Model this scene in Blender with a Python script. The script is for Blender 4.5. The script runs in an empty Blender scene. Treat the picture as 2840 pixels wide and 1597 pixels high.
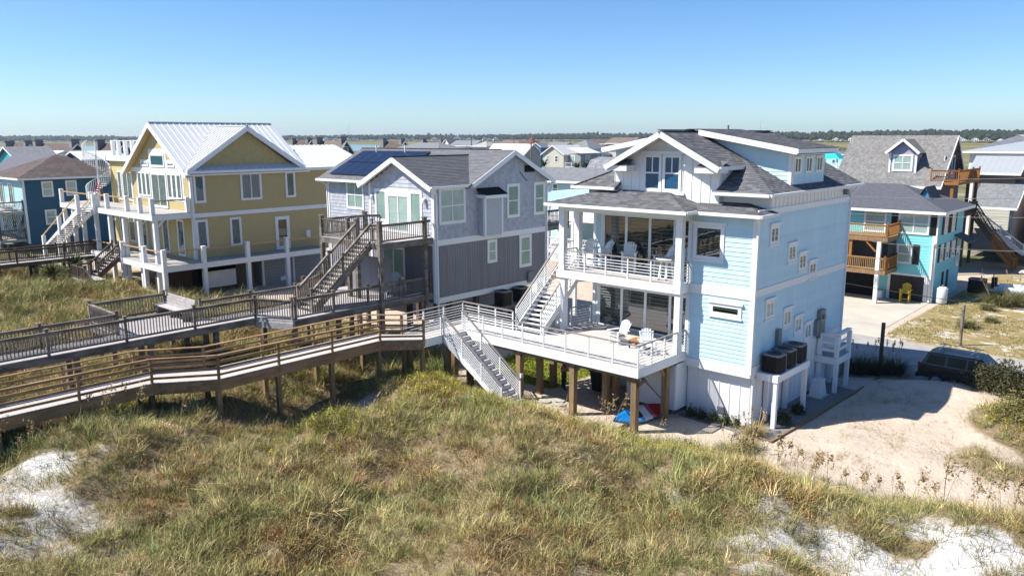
import bpy, math, random
import numpy as np
from mathutils import Matrix, Vector
random.seed(7); np.random.seed(7)
S = bpy.context.scene
COL = S.collection
# ---------------------------------------------------------------- camera
cam = bpy.data.objects.new('camera', bpy.data.cameras.new('camera')); COL.objects.link(cam)
RT = ((0.74077013, 0.12341582, -0.66032428), (0.67175035, -0.14096427, 0.72724173), (-0.003329, -0.98229202, -0.18732674))
cam.matrix_world = Matrix(((RT[0][0], -RT[0][1], -RT[0][2], 0), (RT[1][0], -RT[1][1], -RT[1][2], 0), (RT[2][0], -RT[2][1], -RT[2][2], 12.0), (0, 0, 0, 1)))
cam.data.sensor_width = 36; cam.data.lens = 2184.56 / 2840 * 36
cam.data.clip_end = 20000; cam.data.clip_start = 0.1
S.camera = cam
# ---------------------------------------------------------------- sky + sun
SUNV = Vector((-0.58, -0.60, 1.0)).normalized()
elev = math.asin(SUNV.z); az = math.atan2(SUNV.x, SUNV.y)
w = bpy.data.worlds.new('World'); S.world = w; w.use_nodes = True
nt = w.node_tree; sky = nt.nodes.new('ShaderNodeTexSky'); sky.sky_type = 'NISHITA'; sky.sun_disc = False
sky.sun_elevation = elev; sky.sun_rotation = az; sky.altitude = 0; sky.air_density = 0.8; sky.dust_density = 0.4; sky.ozone_density = 4.0
hs = nt.nodes.new('ShaderNodeHueSaturation'); hs.inputs['Saturation'].default_value = 1.15; nt.links.new(sky.outputs[0], hs.inputs['Color'])
tn_ = nt.nodes.new('ShaderNodeVectorMath'); tn_.operation = 'MULTIPLY'; tn_.inputs[1].default_value = (1.0, 1.12, 1.22); nt.links.new(hs.outputs[0], tn_.inputs[0])
nt.links.new(tn_.outputs[0], nt.nodes['Background'].inputs[0]); nt.nodes['Background'].inputs[1].default_value = 0.088
sl = bpy.data.lights.new('sun', 'SUN'); sl.energy = 5.0; sl.angle = math.radians(0.5); sl.color = (1, .955, .88)
so = bpy.data.objects.new('sun', sl); COL.objects.link(so); so.rotation_euler = SUNV.to_track_quat('Z', 'Y').to_euler(); so.location = (0, 0, 60)
S.view_settings.view_transform = 'Standard'; S.view_settings.look = 'None'; S.view_settings.exposure = 0.68; S.view_settings.gamma = 1
S.render.engine = 'CYCLES'; S.cycles.max_bounces = 4; S.cycles.transparent_max_bounces = 8; S.cycles.diffuse_bounces = 2; S.cycles.glossy_bounces = 2

# ---------------------------------------------------------------- materials
MATS = {}
def mat(name, col, rough=.7, var=.06, scale=3.0, bump=0.0, bscale=40., objvar=.05, col2=None, stretch=(1, 1, 1), spec=.3, metal=0., mixlo=.4, mixhi=.6):
    if name in MATS: return MATS[name]
    m = bpy.data.materials.new(name); m.use_nodes = True; n = m.node_tree; N = n.nodes; L = n.links
    b = N['Principled BSDF']; b.inputs['Roughness'].default_value = rough; b.inputs['Specular IOR Level'].default_value = spec; b.inputs['Metallic'].default_value = metal
    g = N.new('ShaderNodeNewGeometry'); mp = N.new('ShaderNodeMapping'); mp.inputs['Scale'].default_value = stretch; L.new(g.outputs['Position'], mp.inputs[0])
    tx = N.new('ShaderNodeTexNoise'); tx.inputs['Scale'].default_value = scale; tx.inputs['Detail'].default_value = 6; L.new(mp.outputs[0], tx.inputs[0])
    mr = N.new('ShaderNodeMapRange'); mr.inputs[1].default_value = .3; mr.inputs[2].default_value = .7; mr.inputs[3].default_value = 1 - var; mr.inputs[4].default_value = 1 + var; L.new(tx.outputs[0], mr.inputs[0])
    oi = N.new('ShaderNodeObjectInfo'); mo = N.new('ShaderNodeMapRange'); mo.inputs[3].default_value = 1 - objvar; mo.inputs[4].default_value = 1 + objvar; L.new(oi.outputs['Random'], mo.inputs[0])
    mu = N.new('ShaderNodeMath'); mu.operation = 'MULTIPLY'; L.new(mr.outputs[0], mu.inputs[0]); L.new(mo.outputs[0], mu.inputs[1])
    base = N.new('ShaderNodeMix'); base.data_type = 'RGBA'; base.inputs[6].default_value = (*col, 1); base.inputs[7].default_value = (*(col2 or col), 1)
    t2 = N.new('ShaderNodeTexNoise'); t2.inputs['Scale'].default_value = scale * .37; t2.inputs['Detail'].default_value = 5; L.new(mp.outputs[0], t2.inputs[0])
    m2 = N.new('ShaderNodeMapRange'); m2.inputs[1].default_value = mixlo; m2.inputs[2].default_value = mixhi; L.new(t2.outputs[0], m2.inputs[0]); L.new(m2.outputs[0], base.inputs[0])
    vm = N.new('ShaderNodeVectorMath'); vm.operation = 'SCALE'; L.new(base.outputs[2], vm.inputs[0]); L.new(mu.outputs[0], vm.inputs[3]); L.new(vm.outputs[0], b.inputs['Base Color'])
    if bump:
        bp = N.new('ShaderNodeBump'); bp.inputs['Strength'].default_value = bump; bp.inputs['Distance'].default_value = .02
        t3 = N.new('ShaderNodeTexNoise'); t3.inputs['Scale'].default_value = bscale; t3.inputs['Detail'].default_value = 4; L.new(mp.outputs[0], t3.inputs[0]); L.new(t3.outputs[0], bp.inputs['Height']); L.new(bp.outputs[0], b.inputs['Normal'])
    MATS[name] = m; return m
def wave_lines(m, axis, period, depth=.25, sharp=.86, dark=.75):   # fine board or course joints on far walls and roofs
    n = m.node_tree; N = n.nodes; L = n.links; b = N['Principled BSDF']
    g = N.new('ShaderNodeNewGeometry'); sx = N.new('ShaderNodeSeparateXYZ'); L.new(g.outputs['Position'], sx.inputs[0])
    d = N.new('ShaderNodeMath'); d.operation = 'DIVIDE'; L.new(sx.outputs[axis], d.inputs[0]); d.inputs[1].default_value = period
    f = N.new('ShaderNodeMath'); f.operation = 'FRACT'; L.new(d.outputs[0], f.inputs[0])
    c = N.new('ShaderNodeMath'); c.operation = 'GREATER_THAN'; L.new(f.outputs[0], c.inputs[0]); c.inputs[1].default_value = sharp
    src = b.inputs['Base Color'].links[0].from_socket
    r = N.new('ShaderNodeMapRange'); r.inputs[3].default_value = 1; r.inputs[4].default_value = dark; L.new(c.outputs[0], r.inputs[0])
    v = N.new('ShaderNodeVectorMath'); v.operation = 'SCALE'; L.new(src, v.inputs[0]); L.new(r.outputs[0], v.inputs[3]); L.new(v.outputs[0], b.inputs['Base Color'])
    bp = N.new('ShaderNodeBump'); bp.inputs['Strength'].default_value = depth; bp.inputs['Distance'].default_value = .02; bp.invert = True
    L.new(f.outputs[0], bp.inputs['Height']); L.new(bp.outputs[0], b.inputs['Normal']); return m
def attrmat(name, attr, rough=.85, kind='GEOMETRY', mul=1.0, trans=0.0, spec=.2):
    m = bpy.data.materials.new(name); m.use_nodes = True; N = m.node_tree.nodes; L = m.node_tree.links; b = N['Principled BSDF']
    a = N.new('ShaderNodeAttribute'); a.attribute_name = attr; a.attribute_type = kind
    b.inputs['Roughness'].default_value = rough; b.inputs['Specular IOR Level'].default_value = spec
    L.new(a.outputs['Color'], b.inputs['Base Color'])
    if trans:
        t = N.new('ShaderNodeBsdfTranslucent'); L.new(a.outputs['Color'], t.inputs[0]); mx = N.new('ShaderNodeMixShader'); mx.inputs[0].default_value = trans
        L.new(b.outputs[0], mx.inputs[1]); L.new(t.outputs[0], mx.inputs[2]); L.new(mx.outputs[0], N['Material Output'].inputs[0])
    MATS[name] = m; return m
def glassmat(name, tint=(.90, .955, .94), refl=1.2, f0=.04):
    m = bpy.data.materials.new(name); m.use_nodes = True; N = m.node_tree.nodes; L = m.node_tree.links; N.remove(N['Principled BSDF'])
    t = N.new('ShaderNodeBsdfTransparent'); t.inputs[0].default_value = (*tint, 1); g = N.new('ShaderNodeBsdfGlossy'); g.inputs['Roughness'].default_value = .012
    fr = N.new('ShaderNodeFresnel'); fr.inputs[0].default_value = 1.5; ma = N.new('ShaderNodeMath'); ma.operation = 'MULTIPLY_ADD'; ma.use_clamp = True
    ma.inputs[1].default_value = refl; ma.inputs[2].default_value = f0; L.new(fr.outputs[0], ma.inputs[0])
    tc = N.new('ShaderNodeNewGeometry'); nz = N.new('ShaderNodeTexNoise'); nz.inputs['Scale'].default_value = .9; L.new(tc.outputs['Position'], nz.inputs[0])
    bp = N.new('ShaderNodeBump'); bp.inputs['Strength'].default_value = .06; bp.inputs['Distance'].default_value = .05; L.new(nz.outputs[0], bp.inputs['Height']); L.new(bp.outputs[0], g.inputs['Normal'])
    bf = N.new('ShaderNodeMath'); bf.operation = 'MULTIPLY_ADD'; bf.inputs[1].default_value = -1; bf.inputs[2].default_value = 1; L.new(tc.outputs['Backfacing'], bf.inputs[0]); fm_ = N.new('ShaderNodeMath'); fm_.operation = 'MULTIPLY'; L.new(ma.outputs[0], fm_.inputs[0]); L.new(bf.outputs[0], fm_.inputs[1])
    mx = N.new('ShaderNodeMixShader'); L.new(fm_.outputs[0], mx.inputs[0]); L.new(t.outputs[0], mx.inputs[1]); L.new(g.outputs[0], mx.inputs[2]); L.new(mx.outputs[0], N['Material Output'].inputs[0])
    MATS[name] = m; return m
WHITE = mat('white_paint', (.80, .80, .79), .5, .02, 2, objvar=.02)
WHITE2 = mat('white_paint_weathered', (.74, .74, .72), .6, .05, 2, objvar=.03)
BLUE = mat('pale_blue_siding', (.53, .715, .79), .6, .045, 2.5, objvar=.03, stretch=(1, 1, .3))
RAILCAP = mat('grey_rail_cap', (.25, .225, .21), .7, .1, 6)
DECKW = mat('pale_deck_boards', (.50, .46, .43), .75, .12, 5, objvar=.06, stretch=(.4, 6, 1))
BROWN = mat('brown_stained_timber', (.33, .20, .105), .75, .22, 4, bump=.3, objvar=.12, col2=(.23, .14, .075), stretch=(3, .5, 3))
BROWNDK = mat('brown_post_timber', (.25, .168, .088), .75, .25, 5, bump=.3, objvar=.1, stretch=(3, 3, .4))
GREYW = mat('weathered_grey_timber', (.235, .20, .17), .85, .2, 5, bump=.3, objvar=.14, col2=(.125, .105, .085), stretch=(2, .6, 2))
GREYD = mat('weathered_grey_deck', (.42, .39, .38), .85, .15, 5, objvar=.08)
DARKW = mat('dark_old_timber', (.105, .078, .058), .85, .2, 5, bump=.2, objvar=.12)
ORANGEW = mat('orange_stained_timber', (.31, .135, .035), .65, .15, 4, objvar=.1)
RAWW = mat('raw_lumber', (.46, .31, .16), .7, .1, 5, objvar=.1)
GREYL = mat('grey_lavender_shakes', (.46, .475, .52), .75, .05, 4, objvar=.03)
GREYP = mat('grey_brown_plank_siding', (.235, .225, .245), .75, .06, 3, objvar=.06, stretch=(1, 1, .3))
YEL = mat('ochre_yellow_siding', (.50, .395, .19), .7, .04, 2, objvar=.03)
METAL = mat('white_standing_seam', (.66, .67, .68), .32, .02, 1, objvar=.015, spec=.5)
METALG = wave_lines(mat('grey_standing_seam', (.34, .36, .375), .4, .02, 1), 0, .55, .2, .93, .8)
TEAL = wave_lines(mat('turquoise_siding', (.22, .60, .63), .6, .03, 2), 2, .2, .5)
BLUEDK = wave_lines(mat('shaded_blue_siding', (.028, .105, .165), .6, .05, 2), 2, .2, .4)  # side wall blue, darkened to carry its shade
PURPLE = wave_lines(mat('lavender_siding', (.35, .32, .42), .6, .04, 2), 2, .18, .4)
PURPDK = mat('violet_siding', (.085, .068, .125), .6, .06, 2)
CREAM = wave_lines(mat('cream_siding', (.56, .53, .45), .6, .03, 2), 2, .25, .3)
PALEB = wave_lines(mat('powder_blue_siding', (.42, .64, .68), .6, .03, 2), 2, .25, .3)
GREYS = wave_lines(mat('mid_grey_siding', (.30, .31, .32), .6, .05, 2), 2, .25, .3)
SHG = mat('grey_shingle_base', (.135, .135, .143), .9, .12, 6, bump=.4, bscale=60)
SHF = mat('far_grey_roof', (.20, .205, .215), .9, .18, 5, bump=.5, bscale=12, col2=(.165, .17, .18))
SHP = mat('far_taupe_roof', (.215, .205, .195), .9, .3, 7, bump=.6, bscale=14, col2=(.165, .16, .155))
SHD = mat('dark_slate_roof', (.088, .092, .108), .9, .2, 6, bump=.5, bscale=14)
SHB = mat('brown_shingle_roof', (.115, .085, .075), .9, .25, 3, bump=.5, bscale=12, col2=(.085, .066, .062))
SHBL = mat('light_brown_roof', (.17, .13, .108), .9, .15, 3, bump=.4, bscale=8)
SHR = mat('red_brown_roof', (.15, .063, .048), .9, .12, 3, bump=.4, bscale=10)
SHW = mat('pale_roof', (.58, .57, .55), .8, .06, 2)
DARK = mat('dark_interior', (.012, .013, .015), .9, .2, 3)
DOORB = mat('charcoal_door', (.03, .028, .03), .6, .2, 6, stretch=(1, 1, .3))
BLIND = mat('pale_blind', (.58, .60, .57), .7, .06, 2)
BLINDG = mat('greenish_blind', (.40, .47, .44), .7, .12, 2)
BLUEREFL = mat('blue_reflection_backing', (.05, .16, .25), .6, .1, 3)  # blue reflection of the gable windows, painted on the panel behind the glass
CURT = mat('grey_curtain', (.16, .18, .18), .8, .5, 5, stretch=(4, 4, .4))
CONC = mat('concrete', (.50, .455, .375), .9, .06, .8, col2=(.44, .41, .35), objvar=0)
ROADM = mat('pale_asphalt', (.36, .345, .325), .95, .10, 1.2, bump=.3, bscale=60, col2=(.31, .30, .29), objvar=0)
BLACKM = mat('black_plastic', (.018, .018, .02), .45, .15, 6)
ACB = mat('condenser_brown', (.020, .017, .017), .6, .2, 8)
ACG = mat('condenser_grey', (.22, .225, .235), .5, .05, 4)
METERG = mat('meter_grey', (.20, .21, .22), .45, .06, 5)
RED = mat('red_paint', (.33, .02, .03), .5, .08, 4)
YELP = mat('yellow_paint', (.72, .46, .035), .5, .04, 4)
GRAVEL = mat('grey_gravel', (.20, .19, .18), .95, .35, 18, bump=.8, bscale=30)
STONE = mat('flagstone', (.44, .42, .37), .9, .12, 4, bump=.4)
ORWOOD = mat('orange_table_wood', (.40, .16, .045), .5, .1, 5)
CHIM = mat('grey_chimney', (.22, .215, .215), .8, .1, 3)
SOLAR = mat('solar_cell', (.006, .012, .035), .3, .1, 3, spec=.6)
GL = glassmat('window_glass'); GLD = glassmat('door_glass', (.55, .66, .66), 1.5, .14); GLB = glassmat('blue_glass', (.62, .84, .92), 1.0, .04)
LEAF = attrmat('leaf', 'tint', .8)
def leafnoise(m):   # straw, green and dead blades mixed inside every tuft
    N = m.node_tree.nodes; L = m.node_tree.links; b = N['Principled BSDF']; src = b.inputs['Base Color'].links[0].from_socket; g = N.new('ShaderNodeNewGeometry')
    t = N.new('ShaderNodeTexNoise'); t.inputs['Scale'].default_value = 9; t.inputs['Detail'].default_value = 3; L.new(g.outputs['Position'], t.inputs[0]); w = N.new('ShaderNodeTexWhiteNoise'); w.noise_dimensions = '1D'; L.new(g.outputs['Random Per Island'], w.inputs['W'])
    r = N.new('ShaderNodeMapRange'); r.inputs[1].default_value = 0; r.inputs[2].default_value = 1; r.inputs[3].default_value = .42; r.inputs[4].default_value = 1.55; L.new(w.outputs['Value'], r.inputs[0]); r2 = N.new('ShaderNodeMapRange'); r2.inputs[1].default_value = .35; r2.inputs[2].default_value = .65; r2.inputs[3].default_value = .78; r2.inputs[4].default_value = 1.22; L.new(t.outputs[0], r2.inputs[0])
    mu = N.new('ShaderNodeMath'); mu.operation = 'MULTIPLY'; L.new(r.outputs[0], mu.inputs[0]); L.new(r2.outputs[0], mu.inputs[1]); v = N.new('ShaderNodeVectorMath'); v.operation = 'SCALE'; L.new(src, v.inputs[0]); L.new(mu.outputs[0], v.inputs[3]); L.new(v.outputs[0], b.inputs['Base Color'])
leafnoise(LEAF)
LEAFG = attrmat('leaf_own', 'Col', .7)
SHAT = attrmat('shingle_tabs', 'Col', .92, spec=.15)
SHAKE = attrmat('shake_tabs', 'Col', .8)

# ---------------------------------------------------------------- building helpers
WM = {}
def _link(o, par, W):
    COL.objects.link(o)
    if par is not None:
        o.parent = par; o.matrix_parent_inverse = WM[par.name].inverted()
    o.matrix_basis = W; WM[o.name] = W; return o
CUBES = {}
CV = [(-.5, -.5, -.5), (.5, -.5, -.5), (.5, .5, -.5), (-.5, .5, -.5), (-.5, -.5, .5), (.5, -.5, .5), (.5, .5, .5), (-.5, .5, .5)]
CF = [(0, 3, 2, 1), (4, 5, 6, 7), (0, 1, 5, 4), (1, 2, 6, 5), (2, 3, 7, 6), (3, 0, 4, 7)]
def cube(m):
    if m.name not in CUBES:
        me = bpy.data.meshes.new('block'); me.from_pydata(CV, [], CF); me.materials.append(m); CUBES[m.name] = me
    return CUBES[m.name]
def box(name, par, m, x0, x1, y0, y1, z0, z1):
    o = bpy.data.objects.new(name, cube(m))
    W = Matrix.Translation(((x0 + x1) / 2, (y0 + y1) / 2, (z0 + z1) / 2)) @ Matrix.Diagonal((abs(x1 - x0), abs(y1 - y0), abs(z1 - z0), 1))
    return _link(o, par, W)
def frame(p, q):
    p = Vector(p); q = Vector(q); d = (q - p); l = d.length; d.normalize(); up = Vector((0, 0, 1))
    if abs(d.z) > .98: up = Vector((0, 1, 0))
    s = up.cross(d).normalized(); u = d.cross(s)
    return Matrix(((d.x, s.x, u.x, (p.x + q.x) / 2), (d.y, s.y, u.y, (p.y + q.y) / 2), (d.z, s.z, u.z, (p.z + q.z) / 2), (0, 0, 0, 1))), l
def bar(name, par, m, p, q, wd, ht):
    W, l = frame(p, q); return _link(bpy.data.objects.new(name, cube(m)), par, W @ Matrix.Diagonal((l, wd, ht, 1)))
CYLS = {}
def cylmesh(m, n=10):
    k = (m.name, n)
    if k not in CYLS:
        v = []; f = []
        for s in (-.5, .5):
            for i in range(n): a = 2 * math.pi * i / n; v.append((s, math.cos(a), math.sin(a)))
        f = [(i, (i + 1) % n, n + (i + 1) % n, n + i) for i in range(n)] + [tuple(range(n - 1, -1, -1)), tuple(range(n, 2 * n))]
        me = bpy.data.meshes.new('tube'); me.from_pydata(v, [], f); me.materials.append(m)
        for p in me.polygons: p.use_smooth = len(p.vertices) == 4
        CYLS[k] = me
    return CYLS[k]
def cyl(name, par, m, p, q, r, n=10):
    W, l = frame(p, q); return _link(bpy.data.objects.new(name, cylmesh(m, n)), par, W @ Matrix.Diagonal((l, r, r, 1)))
def mesh(name, par, m, v, f, smooth=False, cols=None):
    me = bpy.data.meshes.new(name); me.from_pydata([tuple(a) for a in v], [], [tuple(a) for a in f])
    for mm in (m if isinstance(m, (list, tuple)) else [m]): me.materials.append(mm)
    if smooth:
        for p in me.polygons: p.use_smooth = True
    if cols is not None:
        ca = me.color_attributes.new('Col', 'FLOAT_COLOR', 'CORNER'); arr = np.ones((len(me.loops), 4), 'f4')
        i = 0
        for p, c in zip(me.polygons, cols):
            arr[i:i + p.loop_total, :3] = c; i += p.loop_total
        ca.data.foreach_set('color', arr.ravel())
    me.update(); return _link(bpy.data.objects.new(name, me), par, Matrix.Identity(4))
class MB:
    def __init__(s): s.v = []; s.f = []; s.c = []
    def poly(s, pts, col=None):
        k = len(s.v); s.v += [tuple(p) for p in pts]; s.f.append(tuple(range(k, k + len(pts)))); s.c.append(col)
    def box(s, x0, x1, y0, y1, z0, z1):
        k = len(s.v); s.v += [((x0, x1)[i], (y0, y1)[j], (z0, z1)[l]) for l in (0, 1) for i, j in ((0, 0), (1, 0), (1, 1), (0, 1))]
        s.f += [tuple(k + a for a in q) for q in CF]; s.c += [None] * 6
    def bar(s, p, q, wd, ht):
        W, l = frame(p, q); W = W @ Matrix.Diagonal((l, wd, ht, 1)); k = len(s.v); s.v += [tuple(W @ Vector(c)) for c in CV]; s.f += [tuple(k + a for a in q2) for q2 in CF]; s.c += [None] * 6
    def prism(s, pts, d):
        d = Vector(d); n = len(pts); k = len(s.v); s.v += [tuple(p) for p in pts] + [tuple(Vector(p) + d) for p in pts]
        s.f += [tuple(range(k + n - 1, k - 1, -1)), tuple(range(k + n, k + 2 * n))] + [(k + i, k + (i + 1) % n, k + n + (i + 1) % n, k + n + i) for i in range(n)]; s.c += [None] * (n + 2)
    def build(s, name, par, m, smooth=False, col=False): return mesh(name, par, m, s.v, s.f, smooth, s.c if col else None)
def tag(o, label, cat=None, group=None, kind=None):
    if label: o['label'] = label
    if cat: o['category'] = cat
    if group: o['group'] = group
    if kind: o['kind'] = kind
    return o
def thing(name, label, cat, loc=(0, 0, 0), group=None):
    o = bpy.data.objects.new(name, None); o.empty_display_size = .2; _link(o, None, Matrix.Translation(loc)); return tag(o, label, cat, group)
def children(o): return [c for c in bpy.data.objects if c.parent is o]
def dup(root, loc, rotz=0, label=None, scale=1.0, kids=None):
    kids = kids if kids is not None else [(c, children(c)) for c in children(root)]
    r = root.copy(); COL.objects.link(r); r.matrix_basis = Matrix.Translation(loc) @ Matrix.Rotation(rotz, 4, 'Z') @ Matrix.Scale(scale, 4); WM[r.name] = r.matrix_basis.copy()
    if label: r['label'] = label
    for c, gs in kids:
        k = c.copy(); COL.objects.link(k); k.parent = r
        for g in gs: h = g.copy(); COL.objects.link(h); h.parent = k
    return r
# plane mapping: P = ('y', Y) faces -Y ; ('x', X) faces +X
def pbox(name, par, m, P, u0, u1, d0, d1, z0, z1):
    if P[0] == 'y': return box(name, par, m, u0, u1, P[1] - d1, P[1] - d0, z0, z1)
    return box(name, par, m, P[1] + d0, P[1] + d1, u0, u1, z0, z1)
def mbbox(b, P, u0, u1, d0, d1, z0, z1):
    if P[0] == 'y': b.box(u0, u1, P[1] - d1, P[1] - d0, z0, z1)
    else: b.box(P[1] + d0, P[1] + d1, u0, u1, z0, z1)
def window(par, P, u0, u1, z0, z1, tr=.1, head=0, sill=0, nx=1, ny=1, back=DARK, glass=None, m=WHITE, name='window', d=.0, sash=.035, dh=False):
    """u0..z1 are the outside of the casing"""
    b = MB(); D = d
    mbbox(b, P, u0, u0 + tr, D, D + .06, z0, z1); mbbox(b, P, u1 - tr, u1, D, D + .06, z0, z1)
    mbbox(b, P, u0 + tr, u1 - tr, D, D + .06, z0, z0 + tr); mbbox(b, P, u0 + tr, u1 - tr, D, D + .06, z1 - tr, z1)
    w_ = b.build(name, par, m)
    a0, a1, c0, c1 = u0 + tr, u1 - tr, z0 + tr, z1 - tr
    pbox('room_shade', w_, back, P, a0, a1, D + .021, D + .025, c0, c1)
    for i in range(nx):
        e0 = a0 + (a1 - a0) * i / nx; e1 = a0 + (a1 - a0) * (i + 1) / nx
        for j in range(ny):
            h0 = c0 + (c1 - c0) * j / ny; h1 = c0 + (c1 - c0) * (j + 1) / ny
            pbox('pane', w_, glass or GL, P, e0 + sash * .6, e1 - sash * .6, D + .034, D + .040, h0 + sash * .6, h1 - sash * .6)
    b = MB()
    for i in range(nx + 1):
        e = a0 + (a1 - a0) * i / nx; ww = sash * (1.0 if 0 < i < nx else .9); mbbox(b, P, max(a0, e - ww), min(a1, e + ww), D + .03, D + .052, c0, c1)
    for j in range(ny + 1):
        h = c0 + (c1 - c0) * j / ny; mbbox(b, P, a0, a1, D + .0305, D + .0525, max(c0, h - sash), min(c1, h + sash))
    b.build('sash', w_, m)
    if head: pbox('head_trim', w_, m, P, u0 - .07, u1 + .07, D, D + .11, z1, z1 + head)
    if sill: pbox('sill', w_, m, P, u0 - .04, u1 + .04, D, D + .09, z0 - sill, z0)
    return w_
def lap(par, P, m, u0, u1, z0, z1, pitch=.178, name='siding_board', th=.028, cuts=()):
    n = max(1, round((z1 - z0) / pitch)); h = (z1 - z0) / n
    for i in range(n):
        za, zb = z0 + i * h, z0 + (i + 1) * h
        key = (m.name, P[0])
        if key not in LAPM:
            v = [(-.5, 0, 0), (.5, 0, 0), (.5, -1, 0), (-.5, -1, 0), (-.5, 0, 1), (.5, 0, 1), (.5, -.25, 1), (-.5, -.25, 1)]
            me = bpy.data.meshes.new('lap'); me.from_pydata(v, [], CF); me.materials.append(m); LAPM[key] = me
        o = bpy.data.objects.new(name, LAPM[key]); R = Matrix.Identity(4) if P[0] == 'y' else Matrix.Rotation(math.pi / 2, 4, 'Z')
        c = (u0 + u1) / 2; T = Matrix.Translation((c, P[1], za) if P[0] == 'y' else (P[1], c, za))
        _link(o, par, T @ R @ Matrix.Diagonal((u1 - u0, th, zb - za + .012, 1)))
LAPM = {}
def batten(par, P, m, u0, u1, z0, z1, sp=.42, name='batten', top=None):
    n = max(1, round((u1 - u0) / sp))
    for i in range(n + 1):
        u = u0 + (u1 - u0) * i / n
        zt = z1 if top is None else top(u)
        if zt - z0 > .05: pbox(name, par, m, P, max(u0, u - .028), min(u1, u + .028), 0, .022, z0, zt)
def shingles(par, P0, U, V, lo, hi, vlen, tab=.30, ex=.145, base=(.135, .135, .143), var=.3, name='shingles', single=0, lift=.014, tint=(1, 1, 1)):
    """tabs on a roof plane: P0 origin at eave, U unit along eave, V unit up slope; lo(v), hi(v) bounds along U"""
    P0 = Vector(P0); U = Vector(U).normalized(); V = Vector(V).normalized(); N_ = U.cross(V)
    if N_.z < 0: N_ = -N_
    b = MB(); n = int(vlen / ex); cnt = 0; rnd = random.Random(len(WM))
    for i in range(n + 1):
        v0 = i * ex; v1 = min(v0 + ex * 1.12, vlen)
        a, c = lo(min(v0 + ex * .5, vlen)), hi(min(v0 + ex * .5, vlen)); u = a - (rnd.random() * tab)
        while u < c - .02:
            u1 = u + tab * rnd.uniform(.75, 1.25); s, e = max(u, a), min(u1, c); u = u1
            if e - s < .03: continue
            k = rnd.choice((.72, .85, .95, 1.0, 1.1, 1.3)); k = 1 + (k - 1) * var / .3
            col = [base[j] * k * tint[j] * rnd.uniform(.96, 1.04) for j in range(3)]
            q = [P0 + U * s + V * v0 + N_ * lift, P0 + U * (e - .006) + V * v0 + N_ * lift, P0 + U * (e - .006) + V * v1 + N_ * .003, P0 + U * s + V * v1 + N_ * .003]
            r = [P0 + U * s + V * v0, P0 + U * (e - .006) + V * v0]
            if cnt < single:
                bb = MB(); bb.poly(q, col); bb.poly([r[0], r[1], q[1], q[0]], col); bb.build('shingle', par, SHAT, col=True); cnt += 1
            else: b.poly(q, col); b.poly([r[0], r[1], q[1], q[0]], col)
    if b.f:
        o = b.build(name, par, SHAT, col=True); o['kind'] = 'stuff'; return o
def picket_rail(par, A, B, z, m, h=.95, post=True, posts_sp=2.2, sp=.13, cap=True, name='railing', pm=None, pw=.1, postdrop=.0):
    """railing whose top board is the part, with its posts and balusters under it"""
    A = Vector((*A, 0)); B = Vector((*B, 0)); d = B - A; L = d.length; za, zb = (z if isinstance(z, tuple) else (z, z))
    pt = lambda t, dz: (A.x + d.x * t, A.y + d.y * t, za + (zb - za) * t + dz)
    r = bar(name, par, m, pt(0, h), pt(1, h), .13, .045); bar('lower_rail', r, m, pt(0, .12), pt(1, .12), .05, .08); bar('upper_rail', r, m, pt(0, h - .07), pt(1, h - .07), .05, .08)
    n = max(1, round(L / posts_sp))
    if post:
        for i in range(n + 1):
            t = i / n; p = pt(t, 0); q = pt(t, h + .12); bar('post', r, pm or m, (p[0], p[1], p[2] - postdrop), q, pw, pw)
            box('post_cap', r, m, q[0] - .075, q[0] + .075, q[1] - .075, q[1] + .075, q[2], q[2] + .045)
    k = int(L / sp)
    for i in range(1, k):
        t = i / k; bar('baluster', r, m, pt(t, .12), pt(t, h - .06), .035, .035)
    return r
def tube_rail(par, A, B, z, h=.95, sp=1.25, n=6, name='railing', first=True, last=True):
    A = Vector((*A, 0)); B = Vector((*B, 0)); d = B - A; L = d.length; za, zb = (z if isinstance(z, tuple) else (z, z))
    pt = lambda t, dz: (A.x + d.x * t, A.y + d.y * t, za + (zb - za) * t + dz)
    r = bar(name, par, RAILCAP, pt(0, h), pt(1, h), .09, .045)
    for i in range(n): bar('rail', r, WHITE, pt(0, .1 + i * (h - .16) / n), pt(1, .1 + i * (h - .16) / n), .025, .025)
    k = max(1, round(L / sp))
    for i in range(k + 1):
        if (i == 0 and not first) or (i == k and not last): continue
        p = pt(i / k, 0); bar('post', r, WHITE, p, (p[0], p[1], p[2] + h - .02), .055, .055)
    return r
def boards_rail(par, A, B, z, m, h=.95, sp=2.6, n=3, name='railing'):
    A = Vector((*A, 0)); B = Vector((*B, 0)); d = B - A; L = d.length
    pt = lambda t, dz: (A.x + d.x * t, A.y + d.y * t, z + dz)
    r = bar(name, par, m, pt(0, h), pt(1, h), .14, .04)
    for i in range(n): bar('rail', r, m, pt(0, .18 + i * .26), pt(1, .18 + i * .26), .04, .09)
    k = max(1, round(L / sp))
    for i in range(k + 1): p = pt(i / k, 0); bar('post', r, m, (p[0], p[1], z - .3), (p[0], p[1], z + h - .02), .09, .09)
    return r
def planks(par, m, x0, x1, y0, y1, z, along='x', w_=.14, name='deck_boards', gap=.008):
    b = MB(); rnd = random.Random(3)
    if along == 'x':
        y = y0
        while y < y1 - .01: e = min(y + w_, y1); b.box(x0, x1, y + gap / 2, e - gap / 2, z - .03, z + rnd.uniform(-.001, .002)); y = e
    else:
        x = x0
        while x < x1 - .01: e = min(x + w_, x1); b.box(x + gap / 2, e - gap / 2, y0, y1, z - .03, z + rnd.uniform(-.001, .002)); x = e
    o = b.build(name, par, m); o['kind'] = 'stuff'; return o
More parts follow.
